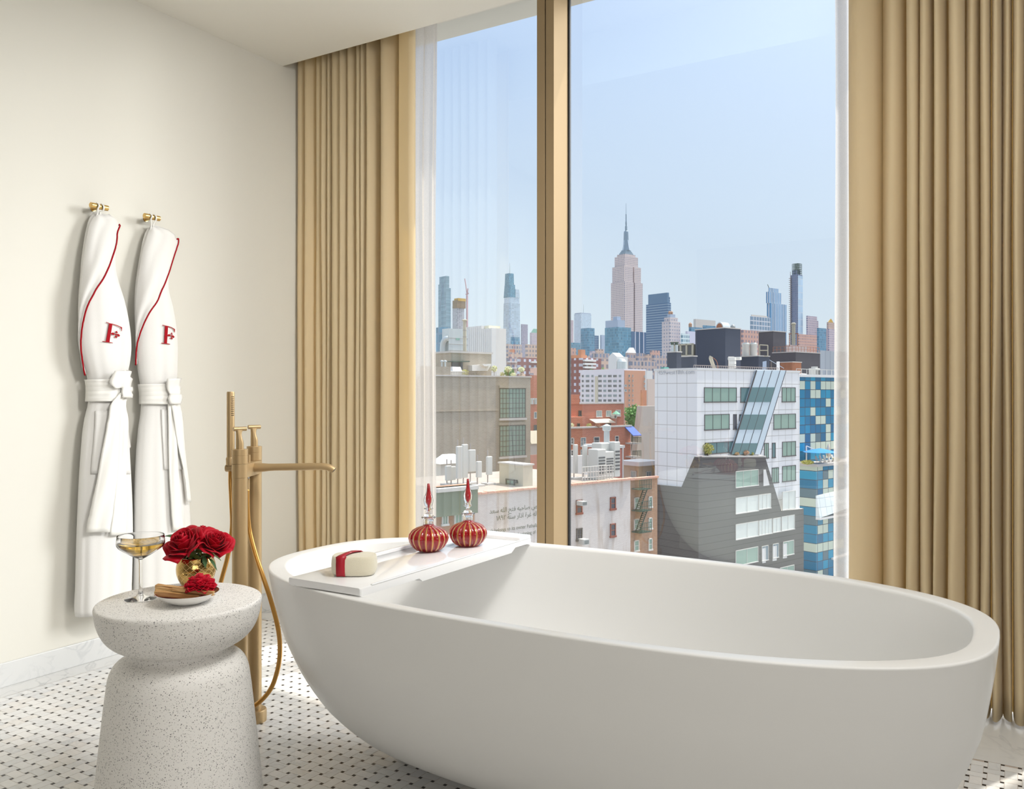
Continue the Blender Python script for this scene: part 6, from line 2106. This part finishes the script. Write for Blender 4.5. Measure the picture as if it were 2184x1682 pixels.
for k, (px, w_, h_, lb, mm) in enumerate(((991, 19, 16, 'loose olive shrub on the roof terrace in front of the skylight', M_YGREEN), (1071, 11, 12, 'low yellow-green shrub on the roof terrace left of the clipped cone', M_YGREEN), (1095, 13, 11, 'low pale flowering shrub on the roof terrace right of the clipped cone', M_CREAMFL), (1113, 15, 10, 'low pink-cream flowering mound at the right end of the roof terrace', mat('blush_blossom', rgb(232, 212, 196), .8)))):
    shrub('shrub', lb, px, roof_y(136 if px < 1000 else 142.5), 136 if px < 1000 else 142.5, w_, h_, mm, 110, None, .05, 'shrub', 50 + k)
c = at(972, roof_y(135.5), 135.5)
r = thing('outdoor_grill', 'white covered outdoor grill at the left end of the roof terrace', 'grill', c, ROT_S)
part('cabinet', MB().rbox((-1.6, -.6, 0), (1.6, .6, .9), .04), MC['ac'], r, local=True)
part('hood', MB().rings([[(-.9, -.5, .9), (.9, -.5, .9), (.9, .5, .9), (-.9, .5, .9)], [(-.8, -.2, 1.6), (.8, -.2, 1.6), (.8, .4, 1.6), (-.8, .4, 1.6)]]), MC['white'], r, local=True)

# red brick block half hidden behind the mullion
B = Bld('building', 'red brick block glimpsed between the taupe building and the mullion', 1128, 1130, 1190, 862, 150, M_REDB)
B.pbox('upper_storey', (B.s(1138, 0, 1)[0], 1, B.zt - GROUND), (B.Ls, 2, B.s(1138, 800, 1)[1]), M_REDB)
B.win('s', 1138.5, 878, 1150, 892, M_FRW, M_PANE_B, 2, 1)
B.win('s', 1138.5, 906, 1150, 918, M_FRD, M_PANE_D, 2, 1)
fmv = thing('rooftop_air_unit', 'pair of small white cowls on the red brick roof, touching the mullion', 'air conditioner', CW((1134 - CX) / FPX * 150, 150, B.zt), ROT_S)
part('cowl', MB().lathe([(.3, 0), (.3, .8), (.4, .85), (.4, 1.1)], (0, 0, 0), 10, caps=True), MC['silver'], fmv, local=True)
part('cowl', MB().lathe([(.3, 0), (.3, .8), (.4, .85), (.4, 1.1)], (.9, 0, 0), 10, caps=True), MC['silver'], fmv, local=True)
B = Bld('building', 'low shed with a ribbed pitched roof beside the lower end of the taupe building', 1130, 1131, 1190, 946, 147, MC['concrete'])
frust(B, 'ribbed_roof', B.zt - GROUND, B.zt - GROUND + 2.2, (0, B.Ls, -.3, 1.2), (0, B.Ls, 1.1, 1.2), MC['stackc'])
Bld('building', 'low red rendered block beside the mullion, above the beige bulkhead', 1131, 1132, 1190, 970, 104, mat('brick_red_render', rgb(200, 132, 112), .85))

# ---------------------------------------------------------------- white angular building
D_ = 90
M_PANEL = facade('white_metal_panels', rgb(190, 184, 178), rgb(240, 238, 238), 1.38, 1.52, .965, .965, vary=.02, grough=.35, roof=rgb(220, 216, 210))
M_BLACK = facade('charcoal_panels', rgb(80, 76, 76), rgb(92, 88, 88), 30, .75, 1.1, .93, vary=.03, grough=.4)
B = Bld('building', 'white panelled angular building with a black faceted base, right of the mullion', 1396.5, 1486.5, 1705.5, 787.5, D_, M_PANEL, body='white_panels')
F1 = B
C7 = lambda x, y: (1370 + x * .3328, 680 + y * .3328)
zt_ = B.zt - GROUND
B.pbox('coping', (-.08, -.08, zt_ - .05), (B.Ls + .1, B.Lv + .1, zt_ + .18), mat('pale_coping', rgb(226, 224, 222), .5))
cc_ = [CW((px - CX) / FPX * d_, d_, 0) for px, d_ in ((1402, 97.5), (1409, 119), (1618, 119), (1650, 108))]
Mi = basis(B.root).inverted()
q_ = [Mi @ c for c in cc_]
B.part('rear_wing', MB().rings([[(c.x, c.y, z) for c in q_] for z in (zt_ - .02, 0.0)]), M_PANEL)
# black faceted base wrapping the corner
E_ = 0.55
bm_ = MB()
def fpts(face, pts, p):
    f = B.s if face == 's' else B.vv
    return [((u, -p, z) if face == 's' else (-p, u, z)) for u, z in [f(*q) for q in pts]]
blk = B.part('black_base', MB().rings([fpts('s', [(1705.5, 1420), (1705.5, 1083), (1658, 1088.5), (1623, 973), (1486.6, 973), (1486.6, 1420)], 0), fpts('s', [(1705.5, 1420), (1705.5, 1083), (1658, 1088.5), (1623, 973), (1486.6, 973), (1486.6, 1420)], E_)])
              .rings([fpts('v', [(1486.5, 1420), (1486.5, 973.5), (1459, 1037.5), (1397, 1031.5), (1397, 1300)], 0), fpts('v', [(1486.5, 1420), (1486.5, 973.5), (1459, 1037.5), (1397, 1031.5), (1397, 1300)], E_ * .8)])
              .box((-E_ * .8, -E_, B.s(1486.5, 1420)[1]), (0.02, 0.0, B.s(1486.5, 973)[1])), M_BLACK, 'charcoal faceted base')
B.part('terrace_coping', MB().rings([fpts('s', [(1623.5, 971), (1486.5, 971), (1486.5, 974), (1624, 974)], -.05), fpts('s', [(1623.5, 971), (1486.5, 971), (1486.5, 974), (1624, 974)], E_ + .1)]), MC['concrete'])
# windows of the white part
M_FOLD = mat('folded_glass_panels', rgb(206, 220, 230), .12, spec=.7)
for a, b_, c0, c1, nx, pn in ((395, 603, 438, 534, 4, M_PANE_G), (628, 850, 438, 534, 3, M_PANE_T), (893, 980, 438, 532, 3, M_PANE_G), (397, 557, 612, 713, 3, M_PANE_G), (582, 603, 610, 708, 1, M_PANE_D), (620, 800, 611, 710, 2, M_PANE_T), (840, 982, 610, 708, 3, M_PANE_G), (400, 760, 793, 868, 5, M_PANE_T), (780, 808, 795, 893, 2, M_PANE_G), (830, 852, 793, 890, 1, M_PANE_T), (896, 982, 787, 882, 3, M_PANE_G), (829, 873, 953, 1052, 3, M_PANE_G), (896, 982, 943, 1044, 3, M_PANE_G)):
    B.win('s', *C7(a, c0), *C7(b_, c1), M_FRD, pn, nx, 1, proud=.06, fw=.07)
fl_ = lambda y: 720 - (y - 330) * .3056
fr_ = lambda y: 910 - (y - 330) * .3056
def cut(y0, y1, k0=0.0, k1=1.0):
    return [C7(lerp(fl_(y0), fr_(y0), k0), y0), C7(lerp(fl_(y0), fr_(y0), k1), y0), C7(lerp(fl_(y1), fr_(y1), k1), y1), C7(lerp(fl_(y1), fr_(y1), k0), y1)]
B.poly('folded_glass_strip', 's', cut(330, 866), M_FOLD, .02, .22, 'tilted strip of bluish reflective panels')
for y0, y1, pn in ((438, 532, M_PANE_T), (612, 708, M_PANE_T), (795, 866, M_PANE_T)):
    B.poly('folded_pane', 's', cut(y0, y1, .02, .80), pn, .22, .25)
seam = MB()
for k in (0.0, .27, .53, .80, 1.0):
    p = [C7(lerp(fl_(330), fr_(330), k), 330), C7(lerp(fl_(866), fr_(866), k), 866)]
    q = [B.s(*p[0]), B.s(*p[1])]
    seam.tube([(q[0][0], -.24, q[0][1]), (q[1][0], -.24, q[1][1])], .035 if k else .09, 6)
B.part('strip_seams', seam, M_FRD)
# windows of the black part
for a, b_, c0, c1, nx, pn in ((596, 742, 976, 1082, 3, M_PANE_G), (596, 742, 1146, 1250, 2, M_PANE_W), (744, 822, 1126, 1222, 3, M_PANE_W), (896, 980, 1108, 1226, 2, M_PANE_W), (596, 742, 1316, 1416, 2, M_PANE_W), (745, 830, 1292, 1388, 4, M_PANE_W), (834, 886, 1278, 1370, 2, M_PANE_W), (890, 974, 1266, 1360, 2, M_PANE_W), (596, 740, 1484, 1584, 2, M_PANE_G), (764, 806, 1456, 1552, 2, M_PANE_B), (834, 872, 1442, 1534, 2, M_PANE_B), (900, 970, 1428, 1520, 2, M_PANE_G), (880, 972, 1594, 1690, 2, M_PANE_G)):
    B.win('s', *C7(a, c0), *C7(b_, c1), M_FRW, pn, nx, 1, proud=.07, fw=.06, yy=-E_)
B.poly('white_panel', 's', [C7(748, 964), C7(762, 962), C7(787, 1062), C7(748, 1068)], MC['white'], E_, E_ + .05)
for a, b_, c0, c1 in ((741, 763, 1466, 1560), (807, 833, 1452, 1546), (873, 899, 1436, 1530)):
    B.poly('white_panel', 's', [C7(a, c0), C7(b_, c0 - 4), C7(b_, c1 - 4), C7(a, c1)], MC['white'], E_, E_ + .04)
u = lettering(B, 'v', '459west18th.com', 1404, 798.6, 1481.5, 'roof_lettering', mat('faint_grey_letters', rgb(196, 196, 200), .7), proud=.05, bold=0.0, tall=.92)
# terrace planting on the black base
MF = basis(B.root)
def fpt(px, py, off): 
    q = B.s(px, py); return MF @ Vector((q[0], -off, q[1]))
for k, (px, w_, h_, lb, mm) in enumerate(((1509, 27, 27, 'tall yellow-green shrub on the corner terrace of the angular building', M_YGREEN), (1570, 14, 8, 'dry tan grasses in the middle of the angular building terrace', mat('dry_grass', rgb(204, 176, 136), .9, vary=.2)), (1589, 18, 12, 'pink-tan flowering grasses on the angular building terrace', mat('pink_grass', rgb(214, 178, 150), .9, vary=.2)), (1604, 9, 8, 'small yellow shrub at the right end of the angular building terrace', M_YGREEN))):
    p = fpt(px, 971.5, .4)
    d_ = (p - EYE).dot(Vector((-ST, CT, 0)))
    shrub('shrub', lb, px, 971.5, d_, w_, h_, mm, 200, None, .1, 'shrub', 60 + k)

# roof structures on the angular building
ZF = B.zt


def fbox(label, xl, xc, xr, ytop, D, m, name='rooftop_box', cat='rooftop box', zb=None):
    b_ = Bld(name, label, xl, xc, xr, ytop, D, m, cat=cat, zb=ZF if zb is None else zb)
    b_.pbox('coping', (-.08, -.08, b_.zt - b_.zb), (b_.Ls + .08, b_.Lv + .08, b_.zt - b_.zb + .12), MC['concrete'])
    return b_


b1 = fbox('largest dark clad box on the roof of the angular building', 1483, 1547, 1579.5, 699.5, 108, MC['dark'])
b1.poly('door', 's', [(1553, 760), (1565, 760), (1565, 786), (1553, 786)], MC['concrete'], 0, .06)
b2 = fbox('small dark clad box with twin exhausts at the left end of the angular roof', 1422.5, 1443, 1453, 751, 101, MC['dark'])
fbox('low dark clad box between the twin exhausts and the largest box', 1452, 1480, 1486, 760, 106, MC['dark'])
b3 = fbox('low dark clad box carrying the white cooling towers', 1578, 1618, 1641, 759.5, 112, MC['dark'])
b3.poly('door', 's', [(1626, 771), (1634, 769.5), (1634, 788), (1626, 788)], MC['bluecorn'], 0, .06)
ZB = GROUND
fbox('tall brown-black clad box behind the cooling towers', 1618, 1649, 1676, 706.5, 134, MC['dark2'], zb=ZB)
b5 = fbox('long low brown-black clad box with a roof railing at the right of the angular roof', 1648, 1697, 1749, 751, 126, MC['dark2'], zb=ZB)
fbox('orange-brown timber screen below the long brown-black box', 1664, 1690, 1709, 772.5, 121, MC['rust'], name='timber_screen', cat='screen', zb=ZB)
b6 = Bld('building', 'pinkish plant room with a tall metal chimney behind the long brown-black box', 1672, 1678, 1722, 735, 160, mat('pinkish_render', rgb(196, 178, 174), .85), zb=GROUND)
c = at(1692.5, 735, 158)
t = thing('metal_chimney', 'tall banded metal chimney in a rust coloured frame on the pinkish plant room', 'chimney', c)
zc = lambda y: EYE.z - (y - CY) / FPX * 158
part('flue', MB().lathe([(.34, c.z), (.34, zc(692)), (.45, zc(692)), (.45, zc(689.5)), (.2, zc(688))], (c.x, c.y, 0), 14, caps=True), MC['stackc'], t)
fm = MB()
for dx in (-.75, .75): fm.box((c.x + dx - .06, c.y - .06, c.z - .3), (c.x + dx + .06, c.y + .06, zc(712)))
fm.box((c.x - .9, c.y - .08, zc(712)), (c.x + .9, c.y + .08, zc(710.5)))
part('support_frame', fm, MC['rust'], t)
# exhausts, cooling towers, louvre cages
for k, (px, lb) in enumerate(((1434, 'silver exhaust flue with a dark cowl on the small dark box, left of the pair'), (1443, 'silver exhaust flue with a dark cowl on the small dark box, right of the pair'))):
    zb_ = b2.zt
    c = at(px, 751, 104); c.z = zb_
    r = thing('exhaust_flue', lb, 'exhaust flue', c, 0, 'exhaust flues on the small dark box')
    part('pipe', MB().tube([c, c + Vector((0, 0, 1.05))], .17, 12), MC['silver'], r)
    part('cowl', MB().lathe([(.17, 1.05), (.24, 1.12), (.2, 1.2), (.3, 1.4), (.1, 1.42)], c, 10, caps=True), MC['iron'], r)
for k, (px, lb) in enumerate(((1590.5, 'white cylindrical cooling tower beside the largest dark box'), (1607, 'white cylindrical cooling tower further from the largest dark box'))):
    c = at(px, 759, 115); c.z = b3.zt + .1
    r = thing('cooling_tower', lb, 'cooling tower', c, 0, 'white cooling towers on the low dark box')
    part('drum', MB().lathe([(.48, 0), (.48, 1.45), (.52, 1.5), (.52, 1.66), (.42, 1.7), (.36, 1.9)], c, 20, caps=True), MC['ac'], r, auto=40)
    part('fan_ring', MB().lathe([(.5, 1.68), (.53, 1.7), (.53, 1.75), (.5, 1.77)], c, 20), MC['silver'], r)
r = thing('louvre_cage', 'beige framed row of louvred condenser cages left of the largest dark box', 'condenser cage', at(1462, 759, 110), ROT_S)
cb = Bld('louvred_condenser', 'beige framed bank of louvred condensers between the twin exhausts and the largest box', 1440, 1478, 1484, 733.5, 112, MC['acdark'], cat='condenser', zb=ZF)
bpy.data.objects.remove(r)
fm = MB()
hh = cb.zt - cb.zb
for k in range(4):
    y = lerp(0, cb.Lv, k / 3); fm.box((-.15, y - .12, 0), (.05, y + .12, hh + .1))
for z in (hh * .2, hh * .62, hh): fm.box((-.15, -.1, z - .1), (.05, cb.Lv + .1, z + .1))
cb.part('frame', fm, MC['stackc'])
r = thing('pipe_frame', 'open square pipe frame beside the white cooling towers', 'pipe frame', at(1629, 759, 113), 0)
fm = MB()
q = [at(1620, 759, 113), at(1637.5, 759, 112.5), at(1637.5, 736, 112.5), at(1620, 735, 113), at(1620, 747, 113), at(1637.5, 747, 112.5)]
for a, b_ in ((0, 3), (1, 2), (2, 3), (4, 5), (0, 1)): fm.tube([q[a], q[b_]], .07, 6)
part('pipes', fm, MC['stackc'], r)
# hood and domes on the largest box
M1 = basis(b1.root); h1 = b1.zt - b1.zb
r = thing('exhaust_hood', 'rust streaked half-round exhaust hood on top of the largest dark box', 'exhaust hood', M1 @ Vector((1.4, 1.4, h1)), ROT_S)
mb = MB(); ra = []
for xx_ in (-.75, .75):
    ra.append([(xx_, .62 * math.cos(t_), .9 * math.sin(t_)) for t_ in [PI * k / 14 for k in range(15)]])
part('barrel', MB().rings(ra), MC['silver'], r, local=True)
part('mouth', MB().rings([[(-.80, .5 * math.cos(PI * k / 10), .74 * math.sin(PI * k / 10)) for k in range(11)], [(-.76, .5 * math.cos(PI * k / 10), .74 * math.sin(PI * k / 10)) for k in range(11)]]), MC['rust'], r, local=True)
for k, (u, lb) in enumerate(((3.1, 'small silver dome vent on the largest dark box, nearest the half-round hood'), (3.9, 'small silver dome vent on the largest dark box, second from the half-round hood'), (4.7, 'small silver dome vent on the largest dark box, furthest from the half-round hood'))):
    p = M1 @ Vector((min(u, b1.Ls - .4), .9, h1 + .1))
    r = thing('roof_vent', lb, 'roof vent', p, 0, 'dome vents on the largest dark box')
    part('curb', MB().lathe([(.3, 0), (.3, .2)], p, 12, caps=True), MC['concrete'], r)
    part('dome', MB().lathe([(.34, .2), (.3, .38), (.16, .52), (.02, .56)], p, 12), MC['silver'], r, smooth=True)
# railing along the roof edge
r = thing('roof_railing', 'low metal railing along the front roof edge of the angular building', 'railing', MF @ Vector((0, .5, zt_)))
mb = MB()
ua, ub = .1, B.s(1668)[0]
n_ = 44
for k in range(n_): u = lerp(ua, ub, k / (n_ - 1)); mb.box((u - .025, .5, zt_ + .1), (u + .025, .55, zt_ + .48), M=MF)
part('posts', mb, MC['railing'], r)
part('handrail', MB().box((ua, .48, zt_ + .44), (ub, .57, zt_ + .5), M=MF), MC['railing'], r)
r = thing('bent_vent', 'bent sheet metal vent leaning on the roof edge of the angular building', 'roof vent', fpt(1522, 787, -1.2))
part('duct', MB().tube(smooth_path([at(1524, 787, 95), at(1520, 776, 95), at(1516, 764, 95), at(1517, 760, 95)], 4), .22, 8), MC['stackc'], r)
part('guy_wire', MB().tube(smooth_path([at(1517, 760, 95), at(1527, 768, 95), at(1531, 779, 95), at(1531, 787, 95)], 4), .03, 6), MC['rust'], r)
r = thing('rooftop_air_unit', 'stacked pale air units at the foot of the largest dark box', 'air conditioner', at(1561, 787, 100))
for k in range(3):
    c = at(1562.5, 785 - k * 8, 102)
    part('unit', MB().rbox((c.x - .35, c.y - .3, c.z), (c.x + .35, c.y + .3, c.z + .4), .03), MC['ac'], r)
c = at(1567, 764, 103)
part('hood', MB().rbox((c.x - .75, c.y - .4, c.z - .2), (c.x + .75, c.y + .4, c.z + .15), .04), MC['ac'], r)
c = at(1659.5, 784, 104); c.z = ZF
r = thing('white_flue', 'stout white flue pipe standing at the right of the roof edge', 'flue', c)
part('pipe', MB().lathe([(.19, 0), (.19, 1.3), (.15, 1.35)], c, 14, caps=True), MC['white'], r)
part('curb', MB().box((c.x - .35, c.y - .35, c.z - .1), (c.x + .35, c.y + .35, c.z + .12)), MC['concrete'], r)
r = thing('green_cover', 'small green covered object on the left roof edge of the angular building', 'roof cover', at(1418, 787, 96), ROT_S)
part('cover', MB().rings([[(-.5, -.3, 0), (.5, -.3, 0), (.5, .3, 0), (-.5, .3, 0)], [(-.35, -.2, .22), (.4, -.2, .22), (.4, .2, .22), (-.35, .2, .22)]]), mat('teal_tarpaulin', rgb(70, 140, 128), .6), r, local=True)
c = at(1666, 784, 116); 
r = thing('solar_panel', 'tilted pale solar panel beside the low dark box with the cooling towers', 'solar panel', c)
part('panel', MB().rings([[at(1641, 768, 114), at(1672, 786, 114), at(1672, 786, 117), at(1641, 768, 117)], [at(1641, 766.5, 114), at(1672, 784.5, 114), at(1672, 784.5, 117), at(1641, 766.5, 117)]]), MC['paleglass'], r)
part('support', MB().tube([at(1645, 787, 115), at(1645, 769, 115)], .06, 6), MC['railing'], r)
# railing on the long box
M5 = basis(b5.root); h5 = b5.zt - b5.zb
r = thing('roof_railing', 'rust coloured railing on top of the long low brown-black box', 'railing', M5 @ Vector((0, .3, h5)))
mb = MB()
pts = [(.1, lerp(b5.Lv, 0, k / 6)) for k in range(7)] + [(lerp(.1, b5.Ls, k / 8), .15) for k in range(1, 9)]
for x, y in pts: mb.tube([M5 @ Vector((x, y, h5)), M5 @ Vector((x, y, h5 + .95))], .03, 6)
part('posts', mb, MC['rust'], r)
mb = MB()
for z in (.5, .95):
    mb.tube([M5 @ Vector((.1, b5.Lv, h5 + z)), M5 @ Vector((.1, .15, h5 + z)), M5 @ Vector((b5.Ls, .15, h5 + z))], .025, 6)
part('rails', mb, MC['rust'], r)

# ---------------------------------------------------------------- blue glass building on the right
def blue_mat():
    m, nt, b = new_mat('blue_and_cream_glazing')
    N = NT(nt)
    tc = N.n('ShaderNodeTexCoord')
    sp_ = N.n('ShaderNodeSeparateXYZ'); N.l(tc.outputs['Object'], sp_.inputs[0])
    sn = N.n('ShaderNodeSeparateXYZ'); N.l(tc.outputs['Normal'], sn.inputs[0])
    up_ = N.math('GREATER_THAN', sn.outputs[2], .7)
    uu = N.math('ADD', N.math('DIVIDE', sp_.outputs[0], 1.28), 50.0)
    vv_ = N.math('ADD', N.math('DIVIDE', sp_.outputs[2], 1.18), 100.0)
    k = N.math('MULTIPLY', N.math('LESS_THAN', N.math('FRACT', uu), .93), N.math('LESS_THAN', N.math('FRACT', vv_), .93))
    cb_ = N.n('ShaderNodeCombineXYZ'); N.l(N.math('FLOOR', uu), cb_.inputs[0]); N.l(N.math('FLOOR', vv_), cb_.inputs[1])
    wn = N.n('ShaderNodeTexWhiteNoise', noise_dimensions='3D'); N.l(cb_.outputs[0], wn.inputs['Vector'])
    sc_ = N.n('ShaderNodeSeparateXYZ'); N.l(wn.outputs['Color'], sc_.inputs[0])
    blue = N.mix(sc_.outputs[1], rgb(0, 96, 140), rgb(16, 152, 190))
    other = N.mix(N.math('GREATER_THAN', sc_.outputs[2], .3), rgb(96, 120, 130), rgb(206, 214, 196))
    # glazed rows alternate with blue spandrel rows
    rowp = N.math('LESS_THAN', N.math('FRACT', N.math('DIVIDE', N.math('FLOOR', vv_), 3.0)), .4)
    pick = N.math('GREATER_THAN', sc_.outputs[0], N.math('ADD', .92, N.math('MULTIPLY', rowp, -.42)))
    col = N.mix(pick, blue, other)
    col = N.mix(k, rgb(58, 70, 82), col)
    N.l(N.mix(up_, col, rgb(206, 202, 196)), b.inputs['Base Color'])
    b.inputs['Roughness'].default_value = .12
    b.inputs['Specular IOR Level'].default_value = .35
    return m


M_BLUE = blue_mat()
D_ = 112
B = Bld('building', 'blue glass building with cream panes and a pool terrace, beside the right sheer curtain', 1700, 1706, 1840, 803.5, D_, M_BLUE, body='upper_glazing', Lv=5)
zt_ = B.zt - GROUND
zter = B.s(1706, 992)[1]
B.pbox('lower_glazing', (-.4, -2.6, 0), (B.Ls, 0, zter), M_BLUE)
B.pbox('terrace_slab', (-.5, -2.9, zter), (B.Ls, 0, zter + .35), MC['concrete'])
B.pbox('coping', (-.2, -.2, zt_), (B.Ls, 1, zt_ + .35), MC['white'])
# slanted band of panes, its sky reflection painted in near-white
za, zb2 = B.s(1706, 1052)[1], B.s(1706, 1098)[1]
B.part('slanted_band', MB().rings([[(-.5, -2.6, za), (B.Ls * .42, -2.6, za + .4), (B.Ls * .42, -2.6, zb2 + .8), (-.5, -2.6, zb2)], [(-.5, -2.75, za), (B.Ls * .42, -2.75, za + .4), (B.Ls * .42, -3.3, zb2 + .8), (-.5, -3.2, zb2)]]), facade('painted_mirror_panes', rgb(180, 190, 194), rgb(228, 234, 234), 1.28, 1.18, .95, .95, vary=.08, grough=.1))
B.part('slanted_band', MB().rings([[(B.Ls * .43, -2.6, za + .4), (B.Ls, -2.6, za + .9), (B.Ls, -2.6, zb2 + .2), (B.Ls * .43, -2.6, zb2 - .1)], [(B.Ls * .43, -2.75, za + .4), (B.Ls, -2.75, za + .9), (B.Ls, -3.2, zb2 + .2), (B.Ls * .43, -3.2, zb2 - .1)]]), bpy.data.materials['painted_mirror_panes'])
B.pbox('edge_trim', (-.5, -3.25, zb2 - .25), (B.Ls * .42, -2.6, zb2), MC['white'])
z_ = B.s(1740, 1184)[1]
B.part('edge_trim', MB().rings([[(B.s(1735)[0], -2.9, z_ - .1), (B.Ls, -2.9, z_ + .7), (B.Ls, -2.9, z_ + .95), (B.s(1735)[0], -2.9, z_ + .15)], [(B.s(1735)[0], -2.6, z_ - .1), (B.Ls, -2.6, z_ + .7), (B.Ls, -2.6, z_ + .95), (B.s(1735)[0], -2.6, z_ + .15)]]), MC['white'])
MG = basis(B.root)
M_BLU2 = M_UBLU
pbase = MG @ Vector((B.s(1749, 0, -2.4)[0], -2.4, zter + .35))
parasol('large bright blue parasol on the terrace of the blue glass building', pbase, 72, 112, 2.0, M_UBLU, MC['white'], 8, .22)
c = MG @ Vector((B.s(1767, 0, -2.0)[0], -2.0, zter + .35))
r = thing('closed_parasol', 'folded cream parasol on the terrace of the blue glass building', 'parasol', c)
part('furled_canopy', MB().lathe([(.05, .7), (.22, .8), (.28, 1.1), (.2, 1.5), (.26, 1.8), (.15, 2.2), (.03, 2.5)], c, 10), mat('cream_furled_canvas', rgb(226, 208, 186), .8), r, smooth=True)
part('pole', MB().tube([c, c + Vector((0, 0, .8))], .04, 8), MC['railing'], r)
r = thing('cantilever_post', 'white angled parasol post on the terrace of the blue glass building', 'post', MG @ Vector((B.s(1720, 0, -1.2)[0], -1.2, zter + .35)))
q0 = r.location
part('post', MB().box((q0.x - .07, q0.y - .07, q0.z), (q0.x + .07, q0.y + .07, q0.z + 2.3)), MC['white'], r)
part('arm', MB().tube([Vector(q0) + Vector((0, 0, 2.3)), Vector(q0) + R_ * .9 + Vector((0, 0, 1.9))], .06, 6), MC['white'], r)
for k in range(5):
    px = 1746 + k * 8.5
    p = MG @ Vector((B.s(px, 0, -2.1)[0], -2.1, zter + .35))
    r = thing('deck_chair', 'pale deck chair lined up along the terrace edge of the blue glass building', 'chair', p, ROT_S, 'deck chairs on the blue glass building terrace')
    part('seat', MB().box((-.22, -.25, .3), (.22, .25, .36)), MC['ac'], r, local=True)
    part('backrest', MB().rings([[(-.22, .2, .34), (.22, .2, .34), (.22, .27, .34), (-.22, .27, .34)], [(-.22, .42, .95), (.22, .42, .95), (.22, .48, .95), (-.22, .48, .95)]]), MC['ac'], r, local=True)
    for sx_ in (-.19, .19):
        for sy_ in (-.22, .22):
            part('leg', MB().box((sx_ - .025, sy_ - .025, 0), (sx_ + .025, sy_ + .025, .3)), MC['railing'], r, local=True)
for k, (px, lb) in enumerate(((1722, 'yellow-green shrub at the left end of the blue glass building terrace'), (1783, 'orange-green shrub on the blue glass building terrace, touching the sheer curtain'))):
    p = MG @ Vector((B.s(px, 0, -2.2)[0], -2.2, zter + .35)); d_ = (p - EYE).dot(Vector((-ST, CT, 0)))
    shrub('shrub', lb, px, CY - (p.z - EYE.z) / d_ * FPX, d_, 26 if k == 0 else 16, 9, M_YGREEN, 180, None, .05, 'shrub', 70 + k)
# roof of the blue building
c = MG @ Vector((B.s(1737, 0, 3)[0], 3, zt_))
r = thing('rooftop_air_unit', 'white boxed air unit on the roof of the blue glass building', 'air conditioner', c, ROT_S)
part('casing', MB().rbox((-.6, -.55, 0), (.6, .55, 1.35), .05), MC['ac'], r, local=True)
part('fan_ring', MB().lathe([(.45, 1.35), (.45, 1.6), (.4, 1.6)], (0, 0, 0), 16), MC['ac'], r, local=True)
part('grille', MB().box((-.5, -.57, .2), (-.1, -.55, 1.1)).box((.1, -.57, .2), (.5, -.55, 1.1)), MC['acdark'], r, local=True)
for k, (u, sx_, lb) in enumerate(((1, 1.3, 'white draped roof bundle at the left of the blue glass building roof'), (5.4, 1.1, 'white draped roof bundle at the right of the blue glass building roof'))):
    c = MG @ Vector((u, 3, zt_))
    r = thing('covered_bundle', lb, 'roof bundle', c, ROT_S)
    part('sheet', MB().lathe([(sx_, 0), (sx_ * .9, .35), (sx_ * .45, .55), (.05, .6)], (0, 0, 0), 9), MC['white'], r, local=True)
r = thing('roof_railing', 'thin white railing on the roof of the blue glass building', 'railing', MG @ Vector((0, .5, zt_ + .35)))
mb = MB()
for k in range(14): u = lerp(0, B.Ls, k / 13); mb.box((u - .03, .5, zt_ + .3), (u + .03, .55, zt_ + 1.1), M=MG)
part('posts', mb, MC['ac'], r)
part('handrail', MB().box((0, .48, zt_ + 1.05), (B.Ls, .57, zt_ + 1.12), M=MG), MC['ac'], r)
B = Bld('building', 'grey metal-clad block behind the roof of the blue glass building', 1744, 1750, 1850, 747, 200, facade('grey_standing_seam', rgb(150, 156, 166), rgb(168, 174, 182), 2.2, 60, .9, 1.1, vary=.05, grough=.6))
